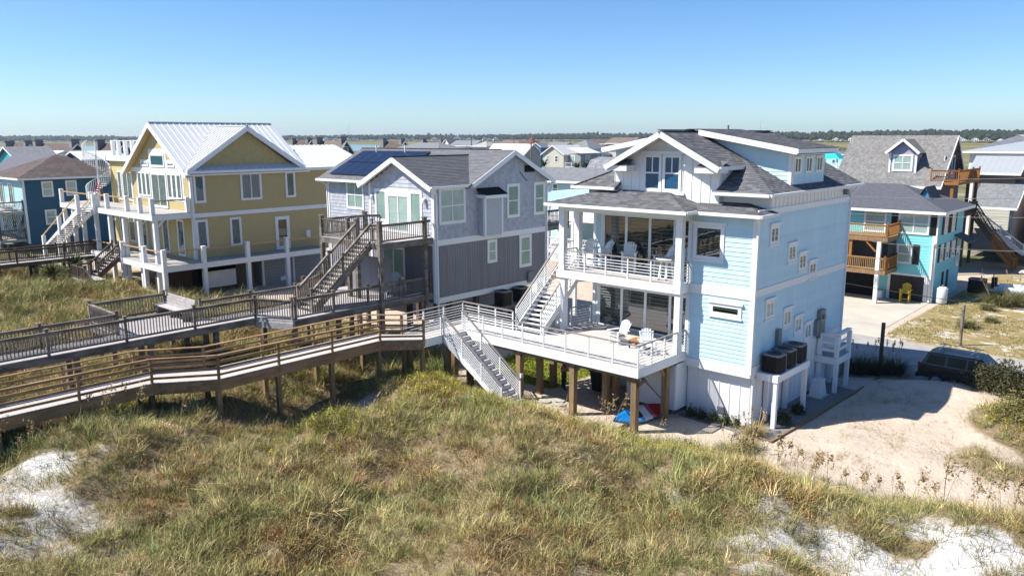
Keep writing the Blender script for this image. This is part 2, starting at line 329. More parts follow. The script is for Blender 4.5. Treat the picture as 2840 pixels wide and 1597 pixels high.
def steps(par, m, tm, axis, s0, s1, w0, w1, z0, z1, n, name='staircase', string=.28, riser=None):
    """straight flight: axis 'x' or 'y' runs s0->s1, width w0..w1, rises z0->z1"""
    b = MB(); k = (z1 - z0) / (s1 - s0)
    for wd in (w0, w1):
        t = .05 if wd == w0 else -.05
        pts = [(s0, z0 - .02), (s0, z0 + .12), (s1, z1 + .02), (s1, z1 - string - .12)] if z1 > z0 else [(s0, z0 - string - .1), (s0, z0 + .02), (s1, z1 + .12), (s1, z1 - .05)]
        if z1 > z0: pts = [(s0, z0), (s0, z0 + .17), (s1, z1 + .05), (s1, z1 - string), (s0 + (string - .05) / k, z0)]
        if axis == 'y': b.prism([(wd, a, c) for a, c in pts], (t, 0, 0))
        else: b.prism([(a, wd, c) for a, c in pts], (0, t, 0))
    st = b.build(name, par, m)
    for i in range(n):
        a = s0 + (s1 - s0) * i / n; e = s0 + (s1 - s0) * (i + 1) / n + (.02 if s1 > s0 else -.02); z = z0 + (z1 - z0) * (i + (1 if z1 > z0 else 0)) / n
        lo, hi = min(a, e), max(a, e)
        if axis == 'y': box('tread', st, tm, w0 + .05, w1 - .05, lo, hi, z - .045, z - .005)
        else: box('tread', st, tm, lo, hi, w0 + .05, w1 - .05, z - .045, z - .005)
        if riser:
            zr0 = z - abs(z1 - z0) / n; rr = a if z1 > z0 else e
            if axis == 'y': box('riser', st, riser, w0 + .055, w1 - .055, rr - .01, rr + .012, zr0, z - .05)
            else: box('riser', st, riser, rr - .012, rr + .01, w0 + .055, w1 - .055, zr0, z - .05)
    return st
# ---------------------------------------------------------------- terrain
def ss(a, b, x): t = np.clip((x - a) / (b - a), 0, 1); return t * t * (3 - 2 * t)
def gauss(x, y, cx, cy, rx, ry): return np.exp(-((x - cx) / rx) ** 2 - ((y - cy) / ry) ** 2)
def T(x, y):
    x = np.asarray(x, float); y = np.asarray(y, float)
    edge = 24.9 + .9 * np.sin(x * .45 + 1) * .6 + .28 * np.maximum(0, np.minimum(x, 3) + 11)
    d = 1 - ss(edge - 3.6, edge + 1.4, y)
    und = .22 * np.sin(x * .8 + y * .45) + .19 * np.sin(y * 1.0 - x * .35 + 2) + .11 * np.sin(x * 2.1 + 1.3 * y) + .06 * np.sin(3.3 * x - 2.2 * y) - .45 * gauss(x, y, -15.8, 14.6, 1.3, 1.0) - .4 * gauss(x, y, -20.5, 12.2, 1.2, 1.6) - .35 * gauss(x, y, -12.5, 18.8, 1.4, .9)
    h = 1.5 + und + .35 * gauss(x, y, -18, 20.5, 6, 3) - .5 * ss(9, -4, y) - .25 * gauss(x, y, -15, 12, 5, 3)
    z = d * h
    z = z - d * 1.45 * gauss(x, y, -27.0, 18.8, 2.8, 4.2) - d * .25 * gauss(x, y, -29.5, 13.5, 3.0, 1.8) + d * .5 * gauss(x, y, -28.6, 9.2, 3.0, 3.2)
    left = ss(-29, -33, x) * ss(140, 60, np.abs(x))
    z = z + left * (.75 * (1 - d) * ss(60, 40, y)) + 1.0 * gauss(x, y, -53, 14, 8, 5) + .5 * gauss(x, y, -44, 11, 5, 4)
    z = z + .75 * gauss(x, y, -5.2, 36.2, 2.6, 2.4) + .5 * gauss(x, y, -8.6, 39.2, 3.0, 1.25) + .3 * ss(-12.2, -9.5, x) * ss(-2, -6, x) * ss(28, 30.5, y) * ss(41, 39.5, y) + .03 * np.sin(2.3 * x + y) * (1 - d) * ss(42, 38, y) * ss(-14, -11, x)
    z = z * ss(400, 150, np.abs(x)) + -1.2 * ss(500, 650, np.hypot(x, y))
    return z
def t1(x, y): return float(T(x, y))
LAKE = .0
gx = np.unique(np.concatenate([-np.geomspace(76, 9000, 26), np.arange(-75, 6.01, .42), np.geomspace(7, 6000, 24)]))
gy = np.unique(np.concatenate([-np.geomspace(3, 3000, 14), np.arange(-2, 45.01, .42), np.geomspace(46, 9000, 40)]))
GX, GY = np.meshgrid(gx, gy); GZ = T(GX, GY)
nv = np.stack([GX, GY, GZ], -1).reshape(-1, 3); w_, h_ = len(gx), len(gy)
idx = np.arange(w_ * h_).reshape(h_, w_); fc = np.stack([idx[:-1, :-1], idx[:-1, 1:], idx[1:, 1:], idx[1:, :-1]], -1).reshape(-1, 4)
def npmesh(name, v, f, m, cols=None):
    me = bpy.data.meshes.new(name); me.vertices.add(len(v)); me.vertices.foreach_set('co', np.ascontiguousarray(v, 'f4').ravel()); k = f.shape[1]
    me.loops.add(f.size); me.loops.foreach_set('vertex_index', np.ascontiguousarray(f, 'i4').ravel()); me.polygons.add(len(f)); me.polygons.foreach_set('loop_start', np.arange(0, f.size, k, dtype='i4')); me.polygons.foreach_set('loop_total', np.full(len(f), k, 'i4'))
    me.materials.append(m)
    if cols is not None:
        ca = me.color_attributes.new('Col', 'FLOAT_COLOR', 'POINT'); c4 = np.ones((len(v), 4), 'f4'); c4[:, :cols.shape[1]] = cols; ca.data.foreach_set('color', c4.ravel())
    me.update(calc_edges=True); return _link(bpy.data.objects.new(name, me), None, Matrix.Identity(4))
def nz(x, y, s): return .5 + .25 * (np.sin(x * s + 1.7 * np.sin(y * s * .7)) + np.sin(y * s * 1.3 + 1.3 * np.sin(x * s * .9 + 2)))
def veg(x, y):
    """how densely the dune plants cover the ground, 0..1"""
    x = np.asarray(x, float); y = np.asarray(y, float)
    edge = 25.6 + .55 * np.sin(x * .45 + 1) * ss(-10, -14, x) - .7 * gauss(x, 0, -12.6, 0, 1.6, 1) + .28 * np.maximum(0, x + 11) + .4 * np.sin(x * 1.7)
    c = 1 - ss(edge - .8, edge + .5, y)
    ru, rv = (x + 4.6) * .88 + (y - 21.6) * .47, -(x + 4.6) * .47 + (y - 21.6) * .88      # bare white patch, lower right
    patch = np.clip(1.7 * np.exp(-(ru / 5.0) ** 2 - ((rv + 1.3) / 2.3) ** 2), 0, 1) * ss(.22, .5, nz(x, y, 1.25) + .5 * nz(x + 2, y, 3.1) - .12)
    c = c * (1 - .93 * patch)
    c = c * (1 - .68 * np.clip(1.3 * gauss(x, y, -24.6, 5.8, 3.4, 2.0), 0, 1) * ss(.25, .55, nz(x, y, 1.6) + .4 * nz(x, y, 3.9))) * (1 - .7 * gauss(x, y, -26.6, 7.6, 1.2, 1.0))
    c = c * (1 - .85 * gauss(x, y, -26.9, 18.3, 1.5, 2.8)) * (1 - .5 * gauss(x, y, -30.2, 10.5, 1.4, 5))
    c = c * (.6 + .4 * ss(.18, .5, nz(x + 3, y, 1.9))) * (.75 + .25 * ss(.2, .5, nz(x, y - 4, 3.7)))
    inl = ss(-28.5, -30, x) * ss(-75, -70, x) * (1 - ss(27, 30, y)) * .8
    c = np.maximum(c, inl * (.5 + .5 * ss(.3, .6, nz(x, y, .8))))
    c = np.maximum(c, .95 * ss(.35, .6, gauss(x, y, -4.2, 35.6, 3.0, 2.6)))
    c = np.maximum(c, .62 * ss(.25, .6, gauss(x, y, -3.6, 31.9, 3.2, 2.2)) * ss(.2, .5, nz(x, y, 1.7)))
    return np.clip(c, 0, 1)
def whites(x, y): return np.clip(ss(25.5, 22.5, y - .28 * np.maximum(0, x + 11)), 0, 1)
def lawn(x, y): return ss(-29.5, -28, x) * ss(-22.7, -23.6, x) * ss(27.6, 29, y) * ss(46, 40, y)
def drylawn(x, y): return np.clip(ss(49.6, 50.2, y) * ss(90, 70, y) * ss(-15.2, -14.2, x + (y - 50) * .0) + .0, 0, 1)
GC = np.stack([veg(GX, GY), whites(GX, GY), np.maximum(lawn(GX, GY), 0), np.ones_like(GX)], -1).reshape(-1, 4)
dl = drylawn(GX, GY).reshape(-1)
gm = bpy.data.materials.new('ground'); gm.use_nodes = True; N = gm.node_tree.nodes; L = gm.node_tree.links; b = N['Principled BSDF']; b.inputs['Roughness'].default_value = .95; b.inputs['Specular IOR Level'].default_value = .1
def nd(t, **k):
    n = N.new(t)
    for a, v in k.items(): setattr(n, a, v)
    return n
def noise(sc, det=6, ro=.6):
    n = nd('ShaderNodeTexNoise'); n.inputs['Scale'].default_value = sc; n.inputs['Detail'].default_value = det; n.inputs['Roughness'].default_value = ro; L.new(pos.outputs['Position'], n.inputs[0]); return n.outputs[0]
def rng(s, a, b_, c=0., d=1.):
    n = nd('ShaderNodeMapRange'); n.inputs[1].default_value = a; n.inputs[2].default_value = b_; n.inputs[3].default_value = c; n.inputs[4].default_value = d; L.new(s, n.inputs[0]); return n.outputs[0]
def mixc(f, a, b_):
    n = nd('ShaderNodeMix', data_type='RGBA')
    if isinstance(f, float): n.inputs[0].default_value = f
    else: L.new(f, n.inputs[0])
    for s, i in ((a, 6), (b_, 7)):
        if isinstance(s, tuple): n.inputs[i].default_value = (*s, 1)
        else: L.new(s, n.inputs[i])
    return n.outputs[2]
def mth(op, a, b_):
    n = nd('ShaderNodeMath', operation=op, use_clamp=False)
    for s, i in ((a, 0), (b_, 1)):
        if isinstance(s, (int, float)): n.inputs[i].default_value = s
        else: L.new(s, n.inputs[i])
    return n.outputs[0]
pos = nd('ShaderNodeNewGeometry'); at = nd('ShaderNodeAttribute', attribute_name='Col'); sp = nd('ShaderNodeSeparateColor'); L.new(at.outputs['Color'], sp.inputs[0])
at2 = nd('ShaderNodeAttribute', attribute_name='Dry')
n1, n2, n3 = noise(1.3), noise(6), noise(28, 3)
sand = mixc(rng(n1, .35, .65), (.48, .395, .31), (.545, .455, .365)); sandw = mixc(rng(n2, .3, .7), (.58, .565, .545), (.68, .665, .645)); sand = mixc(sp.outputs[1], sand, sandw)
soil = mixc(rng(n2, .35, .65), (.17, .125, .07), (.30, .225, .13)); soil = mixc(rng(n3, .5, .75), soil, (.36, .31, .23))
cov = rng(mth('ADD', sp.outputs[0], mth('MULTIPLY', mth('SUBTRACT', n2, .5), .8)), .16, .5)
c = mixc(cov, sand, soil)
c = mixc(rng(mth('ADD', sp.outputs[2], mth('MULTIPLY', mth('SUBTRACT', n2, .5), .5)), .4, .6), c, mixc(n2, (.13, .17, .022), (.24, .25, .045)))
dry = mixc(rng(n1, .38, .62), (.33, .255, .125), (.25, .205, .085)); dry = mixc(rng(noise(.55, 8, .7), .53, .60), dry, (.60, .54, .45))
c = mixc(rng(mth('ADD', at2.outputs['Fac'], mth('MULTIPLY', mth('SUBTRACT', n2, .5), .5)), .4, .6), c, dry)
sx = nd('ShaderNodeSeparateXYZ'); L.new(pos.outputs['Position'], sx.inputs[0])
dist = nd('ShaderNodeVectorMath', operation='LENGTH'); L.new(pos.outputs['Position'], dist.inputs[0])
town = mixc(rng(noise(.06, 5), .4, .6), (.16, .15, .06), (.30, .27, .21)); town = mixc(rng(noise(.2, 5), .45, .6), town, (.09, .10, .035))
c = mixc(rng(mth('MAXIMUM', mth('SUBTRACT', sx.outputs[1], 0), mth('MULTIPLY', sx.outputs[0], -1)), 78, 86), c, town)
marsh = mixc(rng(noise(.012, 6), .4, .6), (.17, .155, .06), (.26, .215, .10)); marsh = mixc(rng(noise(.004, 4), .45, .62), marsh, (.12, .125, .05))
c = mixc(rng(dist.outputs['Value'], 380, 460), c, marsh)
L.new(c, b.inputs['Base Color'])
bp = nd('ShaderNodeBump'); bp.inputs['Strength'].default_value = .8; bp.inputs['Distance'].default_value = .12; vo = nd('ShaderNodeTexVoronoi'); vo.inputs['Scale'].default_value = 2.6; L.new(pos.outputs['Position'], vo.inputs['Vector'])
L.new(mth('ADD', mth('ADD', noise(2.4, 8, .68), mth('MULTIPLY', noise(9, 3), .35)), mth('MULTIPLY', rng(vo.outputs['Distance'], .05, .28), .3)), bp.inputs['Height']); L.new(bp.outputs[0], b.inputs['Normal'])
ground = npmesh('ground', nv, fc, gm, GC); ground['kind'] = 'structure'
da = ground.data.attributes.new('Dry', 'FLOAT', 'POINT'); da.data.foreach_set('value', dl.astype('f4'))
for p in ground.data.polygons: p.use_smooth = True
# water: one wide channel behind the town
wm = mat('lagoon_water', (.02, .17, .27), .10, .12, .02, bump=.15, bscale=.5, spec=.5, objvar=0)
def strip(name, pts_in, pts_out, z, m):
    v = [(x, y, z) for x, y in pts_in] + [(x, y, z) for x, y in pts_out]; n = len(pts_in)
    o = mesh(name, None, m, v, [(i, i + 1, n + i + 1, n + i) for i in range(n - 1)]); o['kind'] = 'structure'; return o
def dirv(px): # horizontal direction through a bearing of the view
    t = (px - 1420) / 2184.56; v = Vector((RT[0][0] * t + RT[0][2] + RT[0][1] * -.19, RT[1][0] * t + RT[1][2] + RT[1][1] * -.19)); return v.normalized()
def polar(px, D): v = dirv(px); return (v.x * D, v.y * D)
strip('water', [polar(p, d) for p, d in ((-500, 900), (0, 1000), (400, 950), (860, 820), (960, 830), (1060, 860), (1115, 980))], [polar(p, d) for p, d in ((-500, 1750), (0, 1750), (400, 1800), (860, 1850), (960, 1750), (1060, 1450), (1120, 1050))], -1.0, wm)
strip('water', [polar(p, d) for p, d in ((2300, 330), (2380, 330), (2480, 345))], [polar(p, d) for p, d in ((2300, 350), (2380, 352), (2480, 360))], -.2, wm)
# road and driveway
mesh('road', None, ROADM, [(-260, 41.1, .012), (120, 41.1, .012), (120, 49.2, .012), (-260, 49.2, .012)], [(0, 1, 2, 3)])['kind'] = 'structure'
mesh('driveway', None, CONC, [(-27, 49.2, .02), (-13.9, 49.2, .02), (-15.2, 51.5, .02), (-15.3, 62.4, .02), (-27, 62.4, .02)], [(0, 1, 2, 3, 4)])['kind'] = 'structure'
mesh('driveway', None, CONC, [(-23, 40.2, .02), (-14.6, 40.2, .02), (-14.6, 41.2, .02), (-23, 41.2, .02)], [(0, 1, 2, 3)])['kind'] = 'structure'
# ================================================================ pale blue house
H = thing('beach_house', 'pale blue three-storey beach house with white trim and wraparound decks', 'house', (-18.4, 35, 0))
FY = ('y', 29.8); SX = ('x', -13.8)
wl = box('wall', H, WHITE, -16.85, -13.8, 29.8, 39.95, 2.18, 9.0)
lap(wl, FY, BLUE, -16.72, -13.95, 2.56, 5.45, .185); lap(wl, FY, BLUE, -16.72, -13.95, 5.87, 8.9, .185)
lap(wl, SX, BLUE, 29.93, 39.83, 2.64, 5.56, .185); lap(wl, SX, BLUE, 29.93, 39.83, 5.88, 8.88, .185)
for P, a, c in ((FY, -16.87, -16.70), (FY, -13.97, -13.77), (SX, 29.77, 29.94), (SX, 39.8, 39.98)): pbox('corner_board', wl, WHITE, P, a, c, .003, .035, 2.2, 8.95)
pbox('band_board', wl, WHITE, FY, -16.9, -13.765, 0, .05, 2.18, 2.55); pbox('band_board', wl, WHITE, FY, -16.9, -13.765, 0, .05, 5.46, 5.86)
pbox('band_board', wl, WHITE, SX, 29.76, 39.98, 0, .047, 2.18, 2.63); pbox('band_board', wl, WHITE, SX, 29.76, 39.98, 0, .047, 5.57, 5.87); pbox('band_board', wl, WHITE, SX, 29.76, 39.98, 0, .047, 8.885, 9.12)
wb = box('wall', H, WHITE, -23.0, -16.85, 31.4, 39.95, 2.3, 9.3)
RYF = ('y', 31.4)
lap(wb, RYF, BLUE, -22.88, -16.9, 2.82, 5.45, .185); lap(wb, RYF, BLUE, -22.88, -16.9, 5.8, 8.75, .185)
pbox('corner_board', wb, WHITE, RYF, -23.03, -22.86, .003, .035, 2.82, 8.75)
b = MB(); b.box(-16.87, -16.845, 29.83, 31.4, 2.8, 8.9); b.build('return_wall', wl, BLUE)
# attic storey, battens
wa = box('wall', H, WHITE, -23.0, -13.8, 30.9, 39.95, 9.0, 9.72)
batten(wa, ('x', -13.8), WHITE, 30.95, 39.9, 9.12, 9.68, .40); batten(wa, ('y', 30.9), WHITE, -22.95, -13.85, 9.2, 9.68, .42)
# ground storey
wg = box('wall', H, WHITE, -16.8, -13.8, 30.06, 39.9, 0, 2.2); batten(wg, ('y', 30.06), WHITE, -16.7, -13.85, .02, 2.18, .44); batten(wg, SX, WHITE, 30.1, 39.9, .02, 2.18, .44)
box('flood_vent', wg, CHIM, -15.3, -14.95, 30.02, 30.06, .3, .58); box('flood_vent', wg, CHIM, -13.8, -13.76, 32.2, 32.5, .3, .6)
box('wall', H, WHITE2, -23.0, -16.8, 34.5, 39.9, 0, 2.3)  # rear block added to stop light coming through under the house
en = box('shower_enclosure', H, WHITE, -19.35, -16.88, 29.16, 30.3, .32, 2.2)
lap(en, ('y', 29.15), WHITE, -19.37, -16.87, .25, 2.25, .16, th=.045); lap(en, ('x', -16.87), WHITE, 29.15, 30.4, .25, 2.3, .16, th=.045)
lap(box('wall', H, WHITE2, -21.3, -19.4, 31.2, 31.4, 0, 2.4), ('y', 31.2), WHITE2, -21.3, -19.45, .05, 2.35, .16)
# gable block
gz = lambda x: 12.12 - .5 * abs(x + 18.45)
b = MB(); b.prism([(-21.3, 30.6, 9.1), (-15.95, 30.6, 9.1), (-15.95, 30.6, gz(-15.95)), (-18.45, 30.6, 12.12), (-21.3, 30.6, gz(-21.3))], (0, 3.2, 0)); wgab = b.build('wall', H, WHITE)
batten(wgab, ('y', 30.6), WHITE, -21.28, -15.97, 9.2, 12, .44, top=lambda u: gz(u) - .06); batten(wgab, ('x', -15.95), WHITE, 30.64, 33, 9.5, 10.8, .42)
window(H, ('y', 30.6), -19.72, -18.78, 9.62, 11.25, .1, nx=1, ny=2, glass=GLB, back=BLUEREFL); window(H, ('y', 30.6), -18.72, -17.78, 9.62, 11.25, .1, nx=1, ny=2, glass=GLB, back=BLUEREFL)
for x0 in (-19.62, -18.62): pbox('muntin', wgab, WHITE, ('y', 30.6), x0 + .345, x0 + .395, .03, .06, 10.45, 11.15)
pbox('head_trim', wgab, WHITE, ('y', 30.6), -19.85, -17.65, 0, .12, 11.26, 11.4); pbox('sill', wgab, WHITE, ('y', 30.6), -19.9, -17.6, 0, .1, 9.5, 9.61)
# roofs -------------------------------------------------------------
k = .515; RZ = 12.28
def slab(pts, th): # roof plate of the given outline with its underside th lower
    b = MB(); n = len(pts); b.poly(pts); b.poly([(x, y, z - th) for x, y, z in reversed(pts)])
    for i in range(n): p, q = pts[i], pts[(i + 1) % n]; b.poly([(p[0], p[1], p[2] - th), (q[0], q[1], q[2] - th), q, p])
    return b
zx = lambda x: RZ - k * abs(x + 18.45)
roof = slab([(-18.45, 29.8, RZ), (-15.6, 29.8, zx(-15.6)), (-15.6, 32.24, zx(-15.6)), (-13.5, 30.14, zx(-13.5)), (-13.5, 40.67, zx(-13.5)), (-18.45, 40.67, RZ)], .12).build('roof', H, SHG)
c_ = math.cos(math.atan(k)); s_ = math.sin(math.atan(k)); vl = 4.95 / c_
def loR(v): x = -13.5 - v * c_; return 29.82 if x < -15.6 else 30.14 + (-13.5 - x)
shingles(roof, (-13.5, 0, zx(-13.5) + .004), (0, 1, 0), (-c_, 0, s_), loR, lambda v: 40.67, vl)
roofl = slab([(-18.45, 29.8, RZ), (-18.45, 40.67, RZ), (-23.4, 40.67, zx(-23.4)), (-23.4, 30.14, zx(-23.4)), (-21.3, 32.24, zx(-21.3)), (-21.3, 29.8, zx(-21.3))], .12).build('roof', H, SHG)
def loL(v): x = -23.4 + v * c_; return 29.82 if x > -21.3 else 30.14 + (x + 23.4)
shingles(roofl, (-23.4, 0, zx(-23.4) + .004), (0, 1, 0), (c_, 0, s_), loL, lambda v: 40.67, vl)
for sgn, xe, xc in ((1, -13.5, -15.95), (-1, -23.4, -20.95)):
    zt = zx(-13.5) + k * (abs(xe - xc))
    hp = slab([(xc, 30.14, zx(-13.5)), (xe, 30.14, zx(-13.5)), (xc, 30.14 + abs(xe - xc), zt)][::1 if sgn > 0 else -1], .1).build('roof', H, SHG)
    if sgn > 0: shingles(hp, (0, 30.14, zx(-13.5) + .004), (1, 0, 0), (0, c_, s_), lambda v: -15.95, lambda v: -13.5 - v * c_, abs(xe - xc) / c_)
    else: shingles(hp, (0, 30.14, zx(-13.5) + .004), (1, 0, 0), (0, c_, s_), lambda v: -23.4 + v * c_, lambda v: -20.95, abs(xe - xc) / c_)
    b = MB()   # hip cap shingles
    for i in range(17):
        t = i / 17 * abs(xe - xc) * .95; b.bar((xe - sgn * t, 30.14 + t, zx(-13.5) + k * t + .03), (xe - sgn * (t + .17), 30.14 + t + .17, zx(-13.5) + k * (t + .17) + .015), .26, .02)
    o = b.build('hip_cap', hp, SHG); o['kind'] = 'stuff'
    bar('gutter', H, WHITE, (xe + sgn * .05, 30.09, 9.68), (xe + sgn * .05, 40.67, 9.68), .11, .12)
    bar('gutter', H, WHITE, (xe, 30.08, 9.68), (xc - sgn * .0, 30.08, 9.68), .11, .12)
    box('soffit', H, WHITE, min(xe, xe - sgn * .42), max(xe, xe - sgn * .42), 30.15, 40.5, 9.58, 9.61); box('soffit', H, WHITE, min(xe, xc), max(xe, xc), 30.15, 30.95, 9.582, 9.612)
    # rake boards, returns
    e = -15.6 if sgn > 0 else -21.3
    bar('rake_board', H, WHITE, (-18.45 + sgn * .02, 29.77, RZ - .17), (e, 29.77, zx(e) - .17), .05, .24)
    b = MB(); b.box(min(e, e - sgn * 1.15), max(e, e - sgn * 1.15), 29.84, 30.62, zx(e) - .3, zx(e) - .06); b.build('eave_return', H, WHITE)
    b = MB(); b.poly([(e + sgn * .02, 29.82, zx(e) - .055), (e - sgn * 1.17, 29.82, zx(e) - .055), (e - sgn * 1.0, 30.62, zx(e) + .2), (e + sgn * .02, 30.62, zx(e) + .2)][::sgn]); b.build('return_roof', H, SHG)
    bar('gutter', H, WHITE, (e + sgn * .04, 29.82, zx(e) - .1), (e + sgn * .04, 32.2, zx(e) - .1), .08, .16)
    slab([(-18.45, 29.85, RZ - .125), (e, 29.85, zx(e) - .125), (e, 30.6, zx(e) - .125), (-18.45, 30.6, RZ - .125)][::sgn], .02).build('soffit', H, WHITE)
b = MB()
for i in range(62): y = 29.82 + i * .175; b.bar((-18.45, y, RZ + .035), (-18.45, y + .19, RZ + .025), .28, .022)
o = b.build('ridge_cap', roof, mat('ridge_cap_dark', (.055, .055, .06), .9)); o['kind'] = 'stuff'
# shed dormers
for sgn in (1, -1):
    xm = lambda x: x if sgn > 0 else -36.9 - x
    wx = xm(-13.94); zr = lambda x: 12.31 - .176 * abs(x + 18.45) - .16
    b = MB(); pts = [(wx, 33.05, 9.85), (wx, 33.05, zr(wx)), (xm(-18.2), 33.05, zr(-18.2)), (xm(-18.2), 33.05, 11.9)]; b.prism(pts, (0, 3.65, 0)); wd = b.build('dormer', H, BLUE)
    if sgn > 0:
        n = 9
        for i in range(n):
            z0 = 10.0 + i * .178; zz = z0 + .19; xr0 = max(-18.2, -13.5 - (z0 - 9.73) / k); xt = -18.45 + (12.15 - zz) / .176 if zz > zr(-13.94) else -13.96
            xt = min(-13.96, xt)
            if xt - xr0 > .1: mesh('siding_board', wd, BLUE, [(xr0, 33.045, z0), (xt, 33.045, z0), (xt, 33.024, z0), (xr0, 33.024, z0), (xr0 - .3, 33.045, zz), (xt, 33.045, zz), (xt, 33.04, zz), (xr0 - .3, 33.04, zz)], CF)
        pbox('corner_board', wd, WHITE, ('x', -13.94), 33.02, 33.16, 0, .03, 9.95, 11.3); pbox('corner_board', wd, WHITE, ('y', 33.05), -14.07, -13.91, 0, .03, 9.95, 11.35)
        lap(wd, ('x', -13.94), BLUE, 33.16, 36.65, 9.98, 10.5, .178)
        for y in (33.32, 34.52, 35.72): window(H, ('x', -13.94), y - .06, y + .66, 10.42, 11.16, .07, nx=2, ny=1, back=CURT)
        bar('downspout', H, WHITE, (-13.9, 33.1, 11.2), (-13.9, 33.1, 10.0), .07, .07)
    rp = [(xm(-18.3), 32.5, 12.36), (xm(-13.49), 32.5, 12.36 - .176 * 4.81), (xm(-13.49), 37.0, 12.36 - .176 * 4.81), (xm(-18.3), 37.0, 12.36)][::sgn]
    rd = slab(rp, .08).build('dormer_roof', H, SHG); cd = math.cos(math.atan(.176)); sd = math.sin(math.atan(.176))
    shingles(rd, (xm(-13.49), 0, 12.36 - .176 * 4.81 + .004), (0, 1, 0), (-sgn * cd, 0, sd), lambda v: 32.5, lambda v: 37.0, 4.8 / cd)
    bar('fascia', rd, WHITE, (xm(-18.1), 32.49, 12.2), (xm(-13.49), 32.49, 12.36 - .176 * 4.81 - .13), .05, .24)
    bar('fascia', rd, WHITE, (xm(-13.47), 32.47, 11.4), (xm(-13.47), 37.0, 11.4), .06, .18); slab([(p[0], p[1], p[2] - .24) for p in rp], .02).build('soffit', rd, WHITE)
cyl('vent_pipe', H, CHIM, (-18.1, 35.3, 12.2), (-18.1, 35.3, 12.55), .05)
# porch roof + skirt roof
pk = .30; YE = 28.55; ZE = 9.0; pc = math.cos(math.atan(pk)); ps = math.sin(math.atan(pk)); zt = ZE + pk * 2.05; XL, XR = -23.75, -16.32
pr_ = slab([(XL, YE, ZE), (XR, YE, ZE), (XR - 2.05, 30.6, zt), (XL + 2.05, 30.6, zt)], .1).build('roof', H, SHG)
shingles(pr_, (0, YE, ZE + .004), (1, 0, 0), (0, pc, ps), lambda v: XL + v * pc, lambda v: XR - v * pc, 2.05 / pc, single=290)
pr2 = slab([(XR, YE, ZE), (XR, 31.0, ZE), (XR - 2.05, 30.6, zt)], .1).build('roof', H, SHG)
shingles(pr2, (XR, 0, ZE + .004), (0, 1, 0), (-pc, 0, ps), lambda v: YE + v * pc, lambda v: 30.95, 2.0 / pc)
pr3 = slab([(XL, YE, ZE), (XL + 2.05, 30.6, zt), (XL, 31.4, ZE)], .1).build('roof', H, SHG)
shingles(pr3, (XL, 0, ZE + .004), (0, 1, 0), (pc, 0, ps), lambda v: YE + v * pc, lambda v: 31.2, 2.0 / pc)
kk = .2; kc = math.cos(math.atan(kk)); ks = math.sin(math.atan(kk))
sk = slab([(-16.9, 29.35, 8.97), (-13.48, 29.35, 8.97), (-14.75, 30.92, 9.285), (-16.9, 30.92, 9.285)], .09).build('roof', H, SHG)
shingles(sk, (0, 29.35, 8.974), (1, 0, 0), (0, kc, ks), lambda v: -16.9, lambda v: -13.48 - v * .8, 1.58 / kc)
sk2 = slab([(-13.48, 29.35, 8.97), (-13.48, 30.92, 8.97), (-14.75, 30.92, 9.285)], .09).build('roof', H, SHG)
shingles(sk2, (-13.48, 0, 8.974), (0, 1, 0), (-.97, 0, .24), lambda v: 29.35 + v * 1.2, lambda v: 30.92, 1.3)
for a, c in (((XL - .03, YE - .05, 8.93), (XR + .05, YE - .05, 8.93)), ((XR + .05, YE - .05, 8.93), (XR + .05, 29.3, 8.93)), ((XR + .05, 29.31, 8.9), (-13.45, 29.31, 8.9)), ((-13.44, 29.28, 8.9), (-13.44, 30.92, 8.9)), ((XL - .05, YE - .05, 8.93), (XL - .05, 31.3, 8.93))): bar('gutter', H, WHITE, a, c, .11, .13)
box('soffit', H, WHITE, XL + .02, XR - .02, YE + .02, 31.4, 8.86, 8.885); box('soffit', H, WHITE, -16.3, -13.5, 29.36, 29.8, 8.835, 8.86); box('soffit', H, WHITE, -13.78, -13.5, 29.8, 30.9, 8.837, 8.862)
for p, q in (((-13.72, 29.5, 8.86), (-13.73, 29.72, 8.6)), ((-13.73, 29.72, 8.62), (-13.73, 29.72, 2.35)), ((-13.73, 29.72, 2.38), (-13.74, 29.99, 2.1)), ((-13.74, 29.99, 2.14), (-13.74, 29.99, .25)), ((-13.74, 29.99, .27), (-13.7, 29.86, .02)), ((-13.73, 39.85, 9.3), (-13.73, 39.85, .1)), ((-13.5, 40.3, 9.62), (-13.72, 39.87, 9.25))): bar('downspout', H, WHITE, p, q, .075, .075)
# openings of the right hand block
window(H, FY, -16.62, -15.2, 6.92, 8.42, .14, .1, .08, back=CURT, glass=GLD); window(H, FY, -15.72, -14.28, 4.62, 5.16, .12, .09, .07, back=DARK, glass=GLD)
for y, z in ((30.88, 7.55), (32.78, 6.58), (33.98, 6.05), (35.2, 5.54), (30.82, 4.4), (32.68, 3.72), (33.95, 3.17), (35.15, 2.66)):
    window(H, SX, y + .06, y + .92, z + .06, z + .86, .11, .1, .07, nx=2, back=CURT if z > 5 else BLIND)
